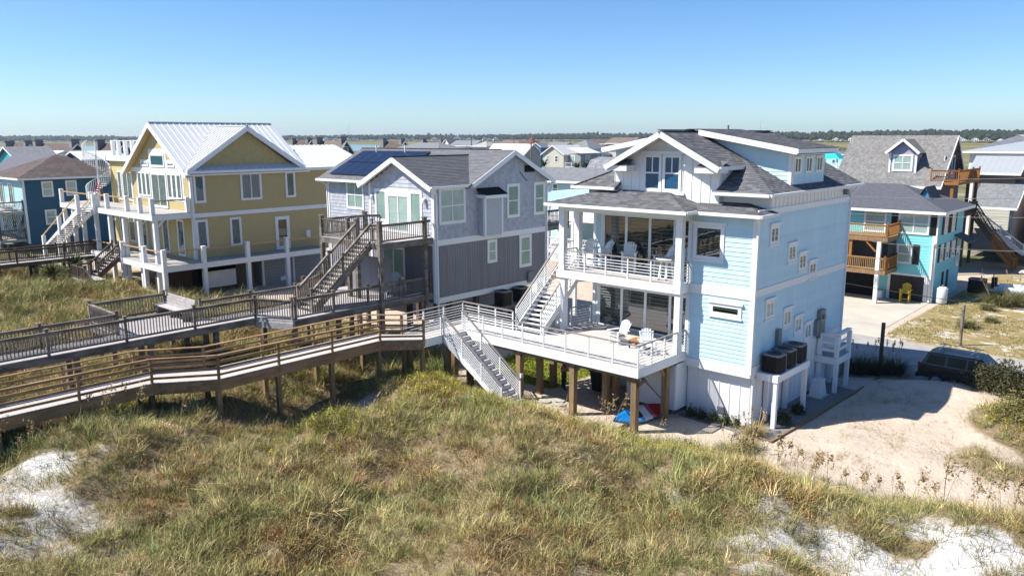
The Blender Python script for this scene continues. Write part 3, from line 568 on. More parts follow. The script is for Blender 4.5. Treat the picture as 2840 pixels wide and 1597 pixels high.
# sliding doors
DSH = mat('dim_room', (.035, .045, .045), .8, .3, 2)
def slider(P, u0, u1, z0, z1, n=4):
    d = MB(); mbbox(d, P, u0, u0 + .14, 0, .07, z0, z1); mbbox(d, P, u1 - .14, u1, 0, .07, z0, z1); mbbox(d, P, u0 + .14, u1 - .14, 0, .07, z1 - .16, z1); mbbox(d, P, u0 + .14, u1 - .14, 0, .07, z0, z0 + .06); d = d.build('sliding_door', H, WHITE)
    pbox('room_shade', d, DSH, P, u0 + .14, u1 - .14, .021, .025, z0 + .06, z1 - .16)
    for i in range(n):
        e0 = u0 + .14 + (u1 - u0 - .28) * i / n; e1 = u0 + .14 + (u1 - u0 - .28) * (i + 1) / n
        pbox('pane', d, GLD, P, e0 + .05, e1 - .05, .04, .046, z0 + .12, z1 - .2)
        for a, c in ((e0, e0 + .07), (e1 - .07, e1)): pbox('stile', d, WHITE, P, a + .001, c - .001, .031, .058, z0 + .061, z1 - .161)
        if i in (0, n - 1): pbox('curtain', d, CURT, P, e0 + .08, e0 + .4, .027, .030, z0 + .1, z1 - .2)
slider(RYF, -22.55, -17.0, 5.8, 8.45); slider(RYF, -22.75, -17.1, 2.84, 4.95)
# upper porch deck
ud = box('deck', H, WHITE, -23.45, -16.77, 29.06, 31.38, 5.42, 5.75); planks(ud, DECKW, -23.44, -16.78, 29.07, 31.37, 5.79, 'x')
box('fascia', ud, WHITE, -23.48, -16.74, 29.02, 29.06, 5.44, 5.80); box('fascia', ud, WHITE, -16.77, -16.735, 29.06, 29.78, 5.44, 5.80)
for (x, y) in ((-23.37, 29.07), (-17.07, 29.07), (-23.37, 30.25)): box('porch_post', H, WHITE, x, x + .29, y, y + .29, 5.79, 8.66); box('post_base', H, WHITE, x - .03, x + .32, y - .02, y + .32, 5.8, 6.0)
for (x, y) in ((-17.05, 29.1), (-23.3, 29.1)): box('porch_post', H, WHITE, x, x + .27, y, y + .27, 2.83, 5.42)
box('porch_beam', H, WHITE, -23.4, -16.76, 29.05, 29.38, 8.62, 8.87); box('porch_beam', H, WHITE, -23.38, -23.06, 29.38, 31.4, 8.625, 8.868); box('porch_beam', H, WHITE, -17.05, -16.78, 29.38, 29.8, 8.625, 8.868)
tube_rail(H, (-23.08, 29.14), (-17.08, 29.14), 5.79, sp=1.25); tube_rail(H, (-16.83, 29.37), (-16.83, 29.76), 5.79, sp=.36); tube_rail(H, (-23.2, 29.37), (-23.2, 30.24), 5.79, sp=.85)
# main deck
md = MB(); md.box(-23.4, -16.8, 26.04, 31.38, 2.5, 2.785); md.box(-28.46, -23.4, 26.04, 27.6, 2.5, 2.785); md.box(-28.46, -26.9, 23.5, 26.04, 2.5, 2.785); md = md.build('deck', H, BROWNDK)
planks(md, DECKW, -23.4, -16.8, 26.04, 31.38, 2.82, 'x'); planks(md, DECKW, -28.46, -23.4, 26.04, 27.6, 2.82, 'x'); planks(md, DECKW, -28.46, -26.9, 23.5, 26.04, 2.82, 'x')
for a in ((-26.9, -16.76, 26.0, 26.04), (-16.8, -16.76, 26.04, 29.78), (-28.5, -23.4, 27.6, 27.64), (-28.5, -28.46, 23.5, 27.6), (-26.9, -26.86, 23.5, 24.66)): box('fascia', md, WHITE, *a, 2.43, 2.825)
tube_rail(H, (-26.75, 26.06), (-16.82, 26.06), 2.82); tube_rail(H, (-16.82, 26.06), (-16.82, 29.06), 2.82, first=False, sp=1.1); tube_rail(H, (-16.82, 29.4), (-16.82, 29.74), 2.82, sp=.34)
tube_rail(H, (-28.44, 27.56), (-24.97, 27.56), 2.82); tube_rail(H, (-28.44, 23.55), (-28.44, 27.56), 2.82); tube_rail(H, (-26.9, 23.55), (-26.9, 24.62), 2.82, sp=1.1); tube_rail(H, (-23.35, 30.0), (-23.1, 31.3), 2.82, sp=1.3)
# flights
st = steps(H, WHITE, WHITE2, 'y', 27.72, 31.16, -24.93, -23.3, 2.82, 5.79, 16)
for x in (-24.9, -23.33): tube_rail(H, (x, 27.72), (x, 31.0), (2.95, 5.79), h=.98, sp=1.1)
la = box('landing', H, WHITE, -24.95, -22.95, 31.16, 32.5, 5.45, 5.79); tube_rail(H, (-24.9, 31.16), (-24.9, 32.45), 5.79, sp=.6); tube_rail(H, (-24.9, 32.45), (-23.0, 32.45), 5.79, sp=.6)
for x in (-24.85, -23.2): box('post', la, WHITE, x - .08, x + .08, 32.2, 32.36, 2.8, 5.45)
box('landing_post', H, WHITE, -24.0, -23.8, 29.6, 29.8, 2.82, 4.3)
st = steps(H, WHITE, GREYD, 'x', -26.86, -22.95, 24.7, 26.0, 2.82, 0.0, 15, riser=WHITE2)
for y in (24.72, 25.98): tube_rail(H, (-26.84, y), (-23.1, y), (2.86, .15), h=.93, sp=1.25)
for x, y, bc in ((-17.08, 26.3, 1), (-20.28, 26.3, 1), (-23.41, 26.3, 1), (-26.6, 26.2, 0), (-26.75, 24.85, 0), (-28.3, 26.8, 0), (-28.3, 23.8, 0), (-16.98, 28.5, 1), (-19.7, 27.95, 0), (-19.62, 28.6, 0), (-23.25, 27.55, 0), (-23.4, 28.75, 0), (-21.4, 30.6, 0)):
    z = min(t1(x, y), .2) - .15; box('piling', H, BROWNDK, x - .13, x + .13, y - .13, y + .13, z, 2.5)
    if bc:
        for s in (-1, 1):
            if x == -16.98: bar('knee_brace', H, BROWN, (x, y + s * .08, 1.95), (x, y + s * .55, 2.45), .09, .12)
            else: bar('knee_brace', H, BROWN, (x + s * .08, y, 1.95), (x + s * .55, y, 2.45), .09, .12)
box('beam', H, BROWNDK, -26.6, -16.9, 26.2, 26.4, 2.24, 2.5); box('beam', H, BROWNDK, -23.4, -16.9, 28.5, 28.7, 2.24, 2.49)
box('outlet_box', H, WHITE, -23.28, -23.2, 26.15, 26.3, 1.1, 1.3)
# condenser platform and meter platform
pf = box('condenser_platform', H, WHITE, -13.76, -12.82, 30.35, 33.68, 2.03, 2.33)
for x, y in ((-12.95, 30.48), (-12.95, 33.5), (-13.65, 31.2), (-13.65, 33.2)): box('platform_post', H, WHITE, x - .09, x + .09, y - .09, y + .09, 0, 2.03)
pm = box('meter_platform', H, WHITE, -13.76, -12.7, 36.75, 38.5, 1.42, 1.74); box('deck_boards', pm, GREYD, -13.74, -12.74, 36.79, 38.46, 1.741, 1.76)
for x, y in ((-12.8, 36.9), (-12.8, 38.35), (-13.6, 36.9), (-13.6, 38.35)): box('platform_post', H, WHITE, x - .09, x + .09, y - .09, y + .09, 0, 1.42)
for x, y in ((-12.8, 36.85), (-12.8, 38.4), (-13.6, 36.85)): box('rail_post', H, WHITE, x - .09, x + .09, y - .09, y + .09, 1.76, 2.8)
for z in (2.0, 2.36, 2.72): box('rail_board', H, WHITE, -12.87, -12.83, 36.8, 38.45, z, z + .14); box('rail_board', H, WHITE, -13.7, -12.83, 36.8, 36.84, z, z + .14)
box('rail_cap', H, WHITE, -12.95, -12.72, 36.72, 38.5, 2.87, 2.91)
for y0, y1, z0, z1, d in ((36.35, 36.62, 2.75, 3.5, .2), (36.65, 37.25, 2.6, 3.95, .22), (37.3, 37.45, 2.9, 3.3, .15), (32.05, 32.35, 3.15, 3.85, .2)): box('meter_box', H, METERG, -13.8, -13.8 + d, y0, y1, z0, z1)
cyl('meter_dial', H, ACG, (-13.58, 36.95, 3.6), (-13.48, 36.95, 3.6), .11, 14)
for y in (32.12, 32.28, 36.9): bar('conduit', H, METERG, (-13.7, y, 3.2), (-13.7, y, 2.4), .045, .045)
box('wall_light', H, METERG, -13.78, -13.6, 38.95, 39.2, 9.25, 9.5)
# ---- things around the pale blue house
def condenser(name, label, x, y, z, s=.76, h=.72):
    t = thing(name, label, 'air conditioner', (x, y, z)); q = s / 2
    b = MB(); n = 20; ring = [(x + q * max(-1, min(1, 1.25 * math.cos(a))), y + q * max(-1, min(1, 1.25 * math.sin(a)))) for a in [2 * math.pi * i / n for i in range(n)]]
    b.prism([(p[0], p[1], z) for p in ring], (0, 0, h)); b.build('cabinet', t, ACB)
    b = MB(); b.prism([(x + (p[0] - x) * 1.05, y + (p[1] - y) * 1.05, z + h) for p in ring], (0, 0, .06)); b.build('top_cover', t, ACG)
    cyl('fan_grille', t, BLACKM, (x, y, z + h + .03), (x, y, z + h + .075), q * .78, 20); cyl('fan_hub', t, ACB, (x, y, z + h + .07), (x, y, z + h + .09), q * .22, 12)
    b = MB()
    for i in range(12): zz = z + .06 + i * .055; b.box(x - q - .012, x - q + .002, y - q * .8, y + q * .8, zz, zz + .02); b.box(x + q - .002, x + q + .012, y - q * .8, y + q * .8, zz, zz + .02); b.box(x - q * .8, x + q * .8, y - q - .012, y - q + .002, zz, zz + .02)
    o = b.build('louvres', t, ACB); o['kind'] = 'stuff'; box('service_panel', t, ACG, x - q * .2, x + q * .98, y + q - .02, y + q + .02, z + .02, z + h)
    return t
for i, (y, lb) in enumerate(((30.95, 'brown air conditioner at the near end of the white platform'), (32.0, 'brown air conditioner in the middle of the white platform'), (33.1, 'brown air conditioner at the far end of the white platform'))): condenser('air_conditioner', lb, -13.28, y, 2.335)
t = thing('utility_cabinet', 'pale grey tapered utility cabinet on the gravel by the blue house', 'cabinet', (-13.2, 36.1, 0))
b = MB(); zb, ztp = 0, .78; bb = [(-13.5, 35.55), (-12.95, 35.55), (-12.95, 36.35), (-13.5, 36.35)]; tp = [(-13.42, 35.65), (-13.03, 35.65), (-13.03, 36.25), (-13.42, 36.25)]
b.v = [(x, y, zb) for x, y in bb] + [(x, y, ztp) for x, y in tp]; b.f = [tuple(q) for q in CF]; b.build('cover', t, WHITE2); box('base', t, CONC, -13.62, -12.85, 35.45, 36.45, -.02, .05)
box('lid', t, WHITE2, -13.45, -13.0, 35.62, 36.28, .78, .83)
# kayak
def kayak():
    t = thing('kayak', 'sit-on kayak, blue fading through white to red, lying under the deck', 'kayak', (-17.5, 27.6, t1(-17.5, 27.6)))
    A = Vector((-18.05, 26.15, .1)); B = Vector((-17.25, 29.05, .2)); n = 15; v = []; f = []; cols = []; ax = (B - A).normalized(); sd = (Vector((0, 0, 1)).cross(ax).normalized() + Vector((0, 0, .55))).normalized(); nk = ax.cross(sd); nk = nk if nk.z > 0 else -nk
    for i in range(n):
        s = i / (n - 1); c = A.lerp(B, s) + nk * (.12 * (abs(2 * s - 1) ** 3)) + Vector((0, 0, .14)); wd = .42 * max(.02, (1 - abs(2 * s - 1) ** 2.6)); hh = .16
        for a, zz in ((-.55, -hh), (-1, 0), (-.92, hh * .7), (-.45, hh * .45), (.45, hh * .45), (.92, hh * .7), (1, 0), (.55, -hh)): v.append(tuple(c + sd * (wd * a) + nk * (zz * (.6 + .4 * (1 - abs(2 * s - 1))))))
    for i in range(n - 1):
        for j in range(8): f.append((i * 8 + j, i * 8 + (j + 1) % 8, (i + 1) * 8 + (j + 1) % 8, (i + 1) * 8 + j)); s = i / (n - 2); cols.append((.01, .20, .55) if s < .36 else (.10, .36, .68) if s < .5 else (.62, .64, .68) if s < .62 else (.42, .10, .13) if s < .7 else (.36, .015, .025))
    f += [tuple(range(8)), tuple(range((n - 1) * 8 + 7, (n - 1) * 8 - 1, -1))]; cols += [(.01, .2, .55), (.4, .02, .03)]
    mesh('hull', t, attrmat('kayak_plastic', 'Col', .35), v, f, True, cols)
    c = A.lerp(B, .45); c = c + Vector((0, 0, .14)) + nk * .1; bar('seat', t, BLACKM, c + sd * -.2, c + sd * .2, .3, .05); c = A.lerp(B, .3); c = c + Vector((0, 0, .14)) + nk * .12; bar('hatch_strap', t, BLACKM, c + sd * -.33, c + sd * .33, .05, .02)
    return t
kayak()
t = thing('paddle', 'black paddle leaning on the white enclosure above the kayak', 'paddle', (-17.6, 29.0, .9)); cyl('shaft', t, BLACKM, (-18.5, 29.1, 1.35), (-17.25, 28.75, .75), .02); bar('blade', t, BLACKM, (-18.75, 29.17, 1.47), (-18.45, 29.09, 1.33), .14, .02)
t = thing('trash_cart', 'dark wheeled trash cart with a lid under the deck', 'trash bin', (-21.3, 29.7, 0)); b = MB(); b.v = [(x, y, 0.05) for x, y in ((-21.6, 29.5), (-21.05, 29.5), (-21.05, 30.0), (-21.6, 30.0))] + [(x, y, 1.0) for x, y in ((-21.68, 29.4), (-20.97, 29.4), (-20.97, 30.1), (-21.68, 30.1))]; b.f = [tuple(q) for q in CF]; b.build('bin', t, mat('dark_green_plastic', (.012, .022, .016), .4)); box('lid', t, BLACKM, -21.72, -20.93, 29.36, 30.14, 1.0, 1.07)
for x in (-21.6, -21.05): cyl('wheel', t, BLACKM, (x - .03, 30.05, .13), (x + .03, 30.05, .13), .13, 12)
bar('handle', t, BLACKM, (-21.6, 30.18, .98), (-21.05, 30.18, .98), .04, .04)
for i, (x, y, r) in enumerate(((-22.6, 27.35, .42), (-21.9, 27.2, .45), (-22.3, 26.75, .4), (-21.5, 26.85, .33))):
    b = MB(); n = 7; z = t1(x, y); b.prism([(x + r * random.uniform(.75, 1.15) * math.cos(2 * math.pi * j / n), y + r * .8 * random.uniform(.75, 1.15) * math.sin(2 * math.pi * j / n), z - .03) for j in range(n)], (0, 0, .1)); o = b.build('stepping_stone', None, STONE); tag(o, 'flat pale stepping stone beside the deck posts at the dune edge', 'stone', 'stepping stones by the deck')
# outdoor furniture
def adirondack(label, loc, rz, m=WHITE, tall=False, cushion=False, name='adirondack_chair'):
    t = thing(name, label, 'chair', (0, 0, 0)); h = .35 if tall else 0.0     # faces -Y
    for i in range(6):
        u = (i - 2.5) * .098; top = 1.02 - .012 * (i - 2.5) ** 2 * 1.6
        bar('back_slat', t, m, (u * .82, .22, .30 + h), (u * 1.12, .52, top + h), .085, .02)
    for i in range(5): y = -.28 + i * .115; bar('seat_slat', t, m, (-.27, y, .40 + h - (y + .28) * .2), (.27, y, .40 + h - (y + .28) * .2), .1, .022)
    for s in (-1, 1):
        bar('arm', t, m, (s * .34, -.34, .60 + h), (s * .34, .36, .58 + h), .13, .025); bar('leg', t, m, (s * .29, -.27, 0), (s * .29, -.27, .6 + h), .09, .03); bar('leg', t, m, (s * .29, -.3, .40 + h), (s * .27, .52, 0.02), .03, .11)
        if tall: bar('leg', t, m, (s * .29, .36, 0), (s * .29, .3, .58 + h), .07, .05); bar('stretcher', t, m, (s * .29, -.27, .25), (s * .29, .36, .25), .03, .07)
    if tall: bar('foot_rest', t, m, (-.3, -.3, .3), (.3, -.3, .3), .1, .03)
    bar('back_rail', t, m, (-.29, .30, .5 + h), (.29, .30, .5 + h), .03, .08); bar('back_rail', t, m, (-.27, .46, .86 + h), (.27, .46, .86 + h), .03, .07)
    if cushion: bar('cushion', t, mat('grey_cushion', (.25, .24, .24), .9), (-.25, -.05, .42 + h), (.25, -.05, .42 + h), .45, .06)
    t.matrix_basis = Matrix.Translation(loc) @ Matrix.Rotation(rz, 4, 'Z'); return t
adirondack('white fan-back chair with grey cushion on the main deck by the sliding doors', (-19.75, 28.9, 2.825), -.25, cushion=True)
adirondack('white fan-back chair near the railing corner of the main deck', (-17.75, 28.25, 2.825), .75)
for lb, x, y, rz in (('tall white fan-back chair by the left corner post of the upper porch', -22.6, 30.55, .5), ('tall white fan-back chair nearest the siding at the back of the upper porch', -22.15, 30.9, -.3), ('tall white fan-back chair alone in the middle of the upper porch', -20.4, 30.6, .5), ('tall white fan-back chair beside the round bar table', -18.55, 30.55, -.5), ('tall white fan-back chair behind the right porch post', -17.3, 30.7, .6)): adirondack(lb, (x, y, 5.795), rz, tall=True)
t = thing('bar_table', 'round white bar table on the upper porch', 'table', (-18.0, 29.95, 5.795)); cyl('table_top', t, WHITE, (-18, 29.95, 6.72), (-18, 29.95, 6.77), .47, 28)
for i in range(4): a = i * math.pi / 2 + .6; bar('leg', t, WHITE, (-18 + .33 * math.cos(a), 29.95 + .33 * math.sin(a), 5.8), (-18 + .2 * math.cos(a), 29.95 + .2 * math.sin(a), 6.72), .07, .07)
cyl('apron', t, WHITE, (-18, 29.95, 6.6), (-18, 29.95, 6.72), .25, 16)
t = thing('coffee_table', 'low orange slatted table between the two deck chairs', 'table', (-18.6, 28.8, 2.825))
for i in range(5): box('slat', t, ORWOOD, -18.95, -18.2, 28.5 + i * .13, 28.615 + i * .13, 3.17, 3.2)
for x in (-18.9, -18.25):
    for y in (28.55, 29.08): box('leg', t, BLACKM, x - .025, x + .025, y - .025, y + .025, 2.825, 3.17)
# timber edging, gravel bed, standpipe
t = bar('timber_edging', None, BROWNDK, (-12.35, 28.9, .03), (-11.95, 40.6, .03), .12, .14); tag(t, 'long timber edging beside the gravel bed of the blue house', 'edging')
mesh('gravel_bed', None, GRAVEL, [(-16.8, 29.3, .035), (-12.4, 29.0, .035), (-12.0, 40.5, .035), (-13.8, 40.5, .035), (-13.8, 30.0, .035), (-16.8, 30.0, .035)], [(0, 1, 2, 3, 4, 5)])['kind'] = 'structure'
t = cyl('standpipe', None, WHITE, (-13.6, 28.4, -.1), (-13.6, 28.4, .32), .06, 12); tag(t, 'short white standpipe in the sand before the blue house', 'pipe')
# ================================================================ brown boardwalk of the pale blue house
BW = thing('boardwalk', 'brown timber boardwalk with board rails joining the white deck', 'boardwalk', (-29, 14, t1(-29, 14)))
ZB = 2.8
pth_n = [(-26.88, 23.5), (-28.3, 22.07), (-28.3, 14.16), (-29.72, 12.18), (-29.72, -6)]; pth_f = [(-28.45, 23.5), (-29.95, 22.2), (-29.95, 14.4), (-31.4, 12.25), (-31.4, -6)]
for i in range(4):
    a, b_, c, d = pth_n[i], pth_n[i + 1], pth_f[i + 1], pth_f[i]
    sg = MB(); sg.prism([(*a, ZB - .06), (*b_, ZB - .06), (*c, ZB - .06), (*d, ZB - .06)], (0, 0, -.06)); sg = sg.build('walkway', BW, BROWNDK)
    L1 = (Vector(b_) - Vector(a)).length; n = max(2, int(L1 / .142)); pb = MB(); rnd = random.Random(i)
    for j in range(n):
        s, e = (j + .03) / n, (j + .97) / n; q = lambda p, r, t: (p[0] + (r[0] - p[0]) * t, p[1] + (r[1] - p[1]) * t)
        p4 = [q(a, b_, s), q(a, b_, e), q(d, c, e), q(d, c, s)]; zz = ZB + rnd.uniform(-.002, .002); pb.prism([(*p, zz - .035) for p in p4], (0, 0, .035))
    o = pb.build('deck_boards', sg, DECKW); o['kind'] = 'stuff'
    for p, q in ((a, b_), (d, c)):
        bar('side_beam', sg, BROWN, (*p, ZB - .26), (*q, ZB - .26), .05, .42); boards_rail(BW, p, q, ZB, BROWN, sp=2.62)
    n = max(1, round(L1 / 2.6))
    for j in range(n + 1):
        for p, q, off in ((a, b_, .1), (d, c, -.1)):
            x, y = p[0] + (q[0] - p[0]) * j / n, p[1] + (q[1] - p[1]) * j / n; x += -.12 if p is a else .12; zz = t1(x, y) - .2
            if zz < ZB - .5: box('piling', BW, BROWNDK, x - .09, x + .09, y - .09, y + .09, zz, ZB - .12)
# ================================================================ grey house
G = thing('grey_house', 'grey shake-sided house with solar panels and weathered grey decks', 'house', (-38, 34, .7))
xg = -31.67; GXp = ('x', xg); GYp = ('y', 28.66); GY2 = ('y', 31.35)
rk = .504; gr = lambda y: 11.29 - rk * abs(y - 34.85)
b = MB(); b.prism([(xg, 28.66, 6.2), (xg, 38.1, 6.2), (xg, 38.1, gr(38.1) - .1), (xg, 34.85, 11.1), (xg, 31.3, 9.42), (xg, 28.66, 9.42)], (-5.58, 0, 0)); gw = b.build('wall', G, GREYL)
b = MB(); b.prism([(-37.25, 31.35, 6.2), (-37.25, 38.1, 6.2), (-37.25, 38.1, gr(38.1) - .1), (-37.25, 34.85, 11.1), (-37.25, 31.35, 9.42)], (-7.95, 0, 0)); gw2 = b.build('wall', G, GREYL)
gp = lambda x: 10.97 - .49 * abs(x + 34.46)
b = MB(); b.prism([(-37.2, 28.67, 9.3), (-31.7, 28.67, 9.3), (-31.7, 28.67, 9.45), (-34.46, 28.67, 10.85), (-37.2, 28.67, 9.45)], (0, 4, 0)); gw3 = b.build('wall', G, GREYL)
def shakes(par, P, u0, u1, z0, z1, base, top=None, lo=None, w0=.2, h=.2, name='shakes', var=.12):
    b = MB(); rnd = random.Random(5); n = int((z1 - z0) / h)
    for i in range(n):
        za = z0 + i * h; a, c = (u0, u1) if lo is None else lo(za + h * .6)
        u = a
        while u < c - .02:
            e = min(u + w0 * rnd.uniform(.6, 1.5), c); kx = 1 + rnd.uniform(-var, var); col = [q * kx for q in base]; zl = za + rnd.uniform(-.012, .012); pt = lambda uu, d, z: (uu, P[1] - d, z) if P[0] == 'y' else (P[1] + d, uu, z)
            q = [pt(u + .004, .026, zl), pt(e - .004, .026, zl), pt(e - .004, .006, za + h * 1.05), pt(u + .004, .006, za + h * 1.05)]
            b.poly(q if P[0] == 'y' else q, col); b.poly([pt(u, 0.0, zl), pt(e, 0.0, zl), pt(e, .026, zl), pt(u, .026, zl)], col); u = e
    o = b.build(name, par, SHAKE, col=True); o['kind'] = 'stuff'; return o
gc = (.46, .475, .52)
shakes(gw, GXp, 28.8, 37.95, 6.52, 9.4, gc, h=.17, w0=.16); shakes(gw, GXp, 31.3, 38, 9.4, 11.0, gc, lo=lambda z: (34.85 - (11.08 - z) / rk, min(37.98, 34.85 + (11.08 - z) / rk)), h=.17, w0=.16)
shakes(gw, GYp, -37.1, -31.8, 6.7, 9.3, gc, h=.22, w0=.22); shakes(gw3, ('y', 28.665), -37, -31.8, 9.3, 10.75, gc, lo=lambda z: (-34.46 - (10.8 - z) / .49, -34.46 + (10.8 - z) / .49), h=.22, w0=.22); shakes(gw2, GY2, -45.05, -37.25, 6.4, 9.4, gc, h=.22, w0=.22)
glw = box('wall', G, GREYP, -45.2, xg - .01, 31.35, 38.08, 3.0, 6.25); glw2 = box('wall', G, GREYP, -37.25, xg - .01, 28.68, 31.35, 3.0, 6.25)
n = 47
for i in range(n): y = 28.78 + i * (38.0 - 28.78) / n; pbox('siding_plank', glw, GREYP, ('x', xg - .01), y + .008, y + .188, 0, .022, 3.3, 6.2)
for i in range(26): x = -37.1 + i * .206; pbox('siding_plank', glw2, GREYP, ('y', 28.68), x + .008, x + .198, 0, .022, 3.3, 6.2)
for P, a, c in ((GXp, 28.64, 28.8), (GXp, 37.95, 38.12), (GYp, -31.83, -31.64), (GYp, -37.27, -37.1), (GY2, -45.25, -45.08)): pbox('corner_board', gw, WHITE, P, a, c, .002, .045, 3.05, 9.42)
pbox('band_board', gw, WHITE, GXp, 28.64, 38.1, 0, .05, 6.2, 6.52); pbox('band_board', gw, WHITE, GXp, 28.64, 38.1, 0, .05, 3.0, 3.31); pbox('band_board', gw, WHITE, GYp, -37.25, -31.65, 0, .047, 6.2, 6.45)
window(G, GXp, 28.97, 30.99, 7.33, 9.34, .14, nx=2, ny=2, back=BLINDG); window(G, GXp, 34.41, 35.55, 7.3, 9.32, .15, ny=2, back=BLINDG); window(G, GXp, 36.86, 37.93, 7.3, 9.32, .15, ny=2, back=BLINDG)
window(G, GXp, 32.71, 33.52, 4.79, 6.16, .13, ny=2, back=BLIND, d=.012); window(G, GXp, 35.5, 36.63, 4.18, 6.18, .16, ny=2, back=BLINDG, d=.012)
window(G, GYp, -36.72, -35.62, 7.25, 9.15, .14, back=BLINDG); window(G, GYp, -33.68, -32.6, 7.25, 9.15, .14, back=BLINDG)
window(G, GYp, -35.62, -33.68, 6.72, 8.92, .12, nx=2, back=BLIND, name='sliding_door'); pbox('transom', gw, WHITE, GYp, -35.62, -33.68, 0, .06, 8.93, 9.2); pbox('panel_below_window', gw, WHITE, GYp, -36.72, -35.63, .001, .05, 6.72, 7.24); pbox('panel_below_window', gw, WHITE, GYp, -33.67, -32.6, .001, .05, 6.72, 7.24)
window(G, GY2, -43.15, -41.3, 7.43, 9.3, .13, nx=2, ny=2, back=BLINDG); window(G, GY2, -45.0, -43.92, 9.08, 9.36, .07)
window(G, ('y', 28.68), -36.2, -34.2, 3.65, 5.9, .1, nx=2, back=BLINDG, d=.022, name='sliding_door')
# box bay on the side
bz = box('bay', G, GREYL, xg, xg + .5, 32.05, 33.55, 6.48, 8.7)
for y in (32.02, 33.43): box('corner_board', bz, WHITE, xg + .38, xg + .53, y, y + .14, 6.46, 8.7)
mesh('bay_roof', G, mat('black_shingle', (.018, .018, .022), .9), [(xg, 31.9, 9.2), (xg, 33.75, 9.2), (xg + .75, 33.75, 8.82), (xg + .75, 31.9, 8.82), (xg, 31.9, 9.1), (xg, 33.75, 9.1), (xg + .75, 33.75, 8.74), (xg + .75, 31.9, 8.74)], CF)
box('fascia', bz, WHITE, xg + .7, xg + .76, 31.88, 33.77, 8.62, 8.8); box('fascia', bz, WHITE, xg, xg + .7, 31.86, 31.9, 8.66, 8.84); box('soffit', bz, WHITE, xg, xg + .7, 31.9, 33.75, 8.69, 8.72)
pbox('gable_vent', gw, DARK, GXp, 36.0, 36.9, .03, .05, 9.95, 10.35); bar('loose_cable', G, BLACKM, (xg + .05, 35.55, 10.0), (xg + .06, 36.2, 9.42), .02, .03)
# roofs of the grey house
gs_ = math.atan(rk); gcn, gsn = math.cos(gs_), math.sin(gs_); GSB = (.165, .167, .178)
groof = slab([(-45.9, 30.95, gr(30.95)), (-31.35, 30.95, gr(30.95)), (-31.35, 34.85, 11.29), (-45.9, 34.85, 11.29)], .12).build('roof', G, SHG)
shingles(groof, (0, 30.95, gr(30.95) + .004), (1, 0, 0), (0, gcn, gsn), lambda v: -45.9, lambda v: -31.35, 3.9 / gcn, tab=.34, ex=.17, base=GSB, var=.12, lift=.02)
slab([(-31.35, 38.5, gr(38.5)), (-45.9, 38.5, gr(38.5)), (-45.9, 34.85, 11.29), (-31.35, 34.85, 11.29)], .12).build('roof', G, SHG)
wz = lambda x: 10.97 - .49 * abs(x + 34.62); wc, ws = math.cos(math.atan(.49)), math.sin(math.atan(.49))
wr = slab([(-34.62, 28.25, 10.97), (-31.5, 28.25, wz(-31.5)), (-31.5, 31.6, wz(-31.5)), (-34.62, 34.3, 10.97)], .12).build('roof', G, SHG)
shingles(wr, (-31.5, 0, wz(-31.5) + .004), (0, 1, 0), (-wc, 0, ws), lambda v: 28.25, lambda v: 31.5 + v * wc * .95, 3.12 / wc, tab=.34, ex=.17, base=(.125, .127, .138), var=.1, lift=.02)
wr2 = slab([(-34.62, 28.25, 10.97), (-34.62, 34.3, 10.97), (-37.75, 31.6, wz(-37.75)), (-37.75, 28.25, wz(-37.75))], .12).build('roof', G, SHG)
bar('ridge_cap', G, BLACKM, (-34.62, 28.25, 10.99), (-34.62, 34.2, 10.99), .14, .04); bar('ridge_cap', G, BLACKM, (-45.9, 34.85, 11.31), (-32.5, 34.85, 11.31), .16, .045); bar('valley_flashing', G, mat('copper_brown', (.09, .05, .045), .6), (-31.5, 31.62, wz(-31.5) + .03), (-34.5, 34.2, 10.95), .12, .03)
for p, q in (((-34.62, 28.22, 10.82), (-31.45, 28.22, wz(-31.45) - .15)), ((-34.62, 28.22, 10.82), (-37.8, 28.22, wz(-37.8) - .15)), ((-31.32, 34.85, 11.14), (-31.32, 31.3, 9.35)), ((-31.32, 34.85, 11.14), (-31.32, 38.55, gr(38.55) - .15)), ((-45.92, 34.85, 11.14), (-45.92, 30.95, 9.18))): bar('rake_board', G, WHITE, p, q, .05, .26)
for p, q in (((-31.42, 28.25, 9.36), (-31.42, 31.4, 9.36)), ((-45.95, 30.9, 9.27), (-37.7, 30.9, 9.27)), ((-31.35, 38.55, 9.4), (-45.9, 38.55, 9.4))): bar('gutter', G, WHITE, p, q, .12, .15)
slab([(-37.7, 28.3, wz(-37.7) - .14), (-34.62, 28.3, 10.83), (-34.62, 28.66, 10.83), (-37.7, 28.66, wz(-37.7) - .14)], .02).build('soffit', G, WHITE2); slab([(-34.62, 28.3, 10.83), (-31.5, 28.3, wz(-31.5) - .14), (-31.5, 28.66, wz(-31.5) - .14), (-34.62, 28.66, 10.83)], .02).build('soffit', G, WHITE2)
for p, q in (((-31.5, 28.4, 9.3), (-31.58, 28.75, 9.0)), ((-31.58, 28.75, 9.02), (-31.58, 28.75, 3.1)), ((-31.58, 28.75, 3.1), (-31.58, 28.75, .6)), ((-31.4, 38.4, 9.3), (-31.58, 38.05, 8.9)), ((-31.58, 38.05, 8.92), (-31.58, 38.05, .6)), ((-45.6, 30.95, 9.2), (-45.3, 31.3, 8.9)), ((-45.3, 31.3, 8.92), (-45.3, 31.3, 3))): bar('downspout', G, WHITE, p, q, .08, .08)
for x in (-43.5, -40.5): cyl('vent_pipe', G, WHITE, (x, 34.2, 10.9), (x, 34.2, 11.55), .05)
for x in (-36.9, -32.35): t = box('wall_lamp', G, WHITE, x - .08, x + .08, 28.5, 28.64, 8.7, 8.78); cyl('lamp_shade', t, WHITE, (x, 28.52, 8.5), (x, 28.52, 8.72), .09)
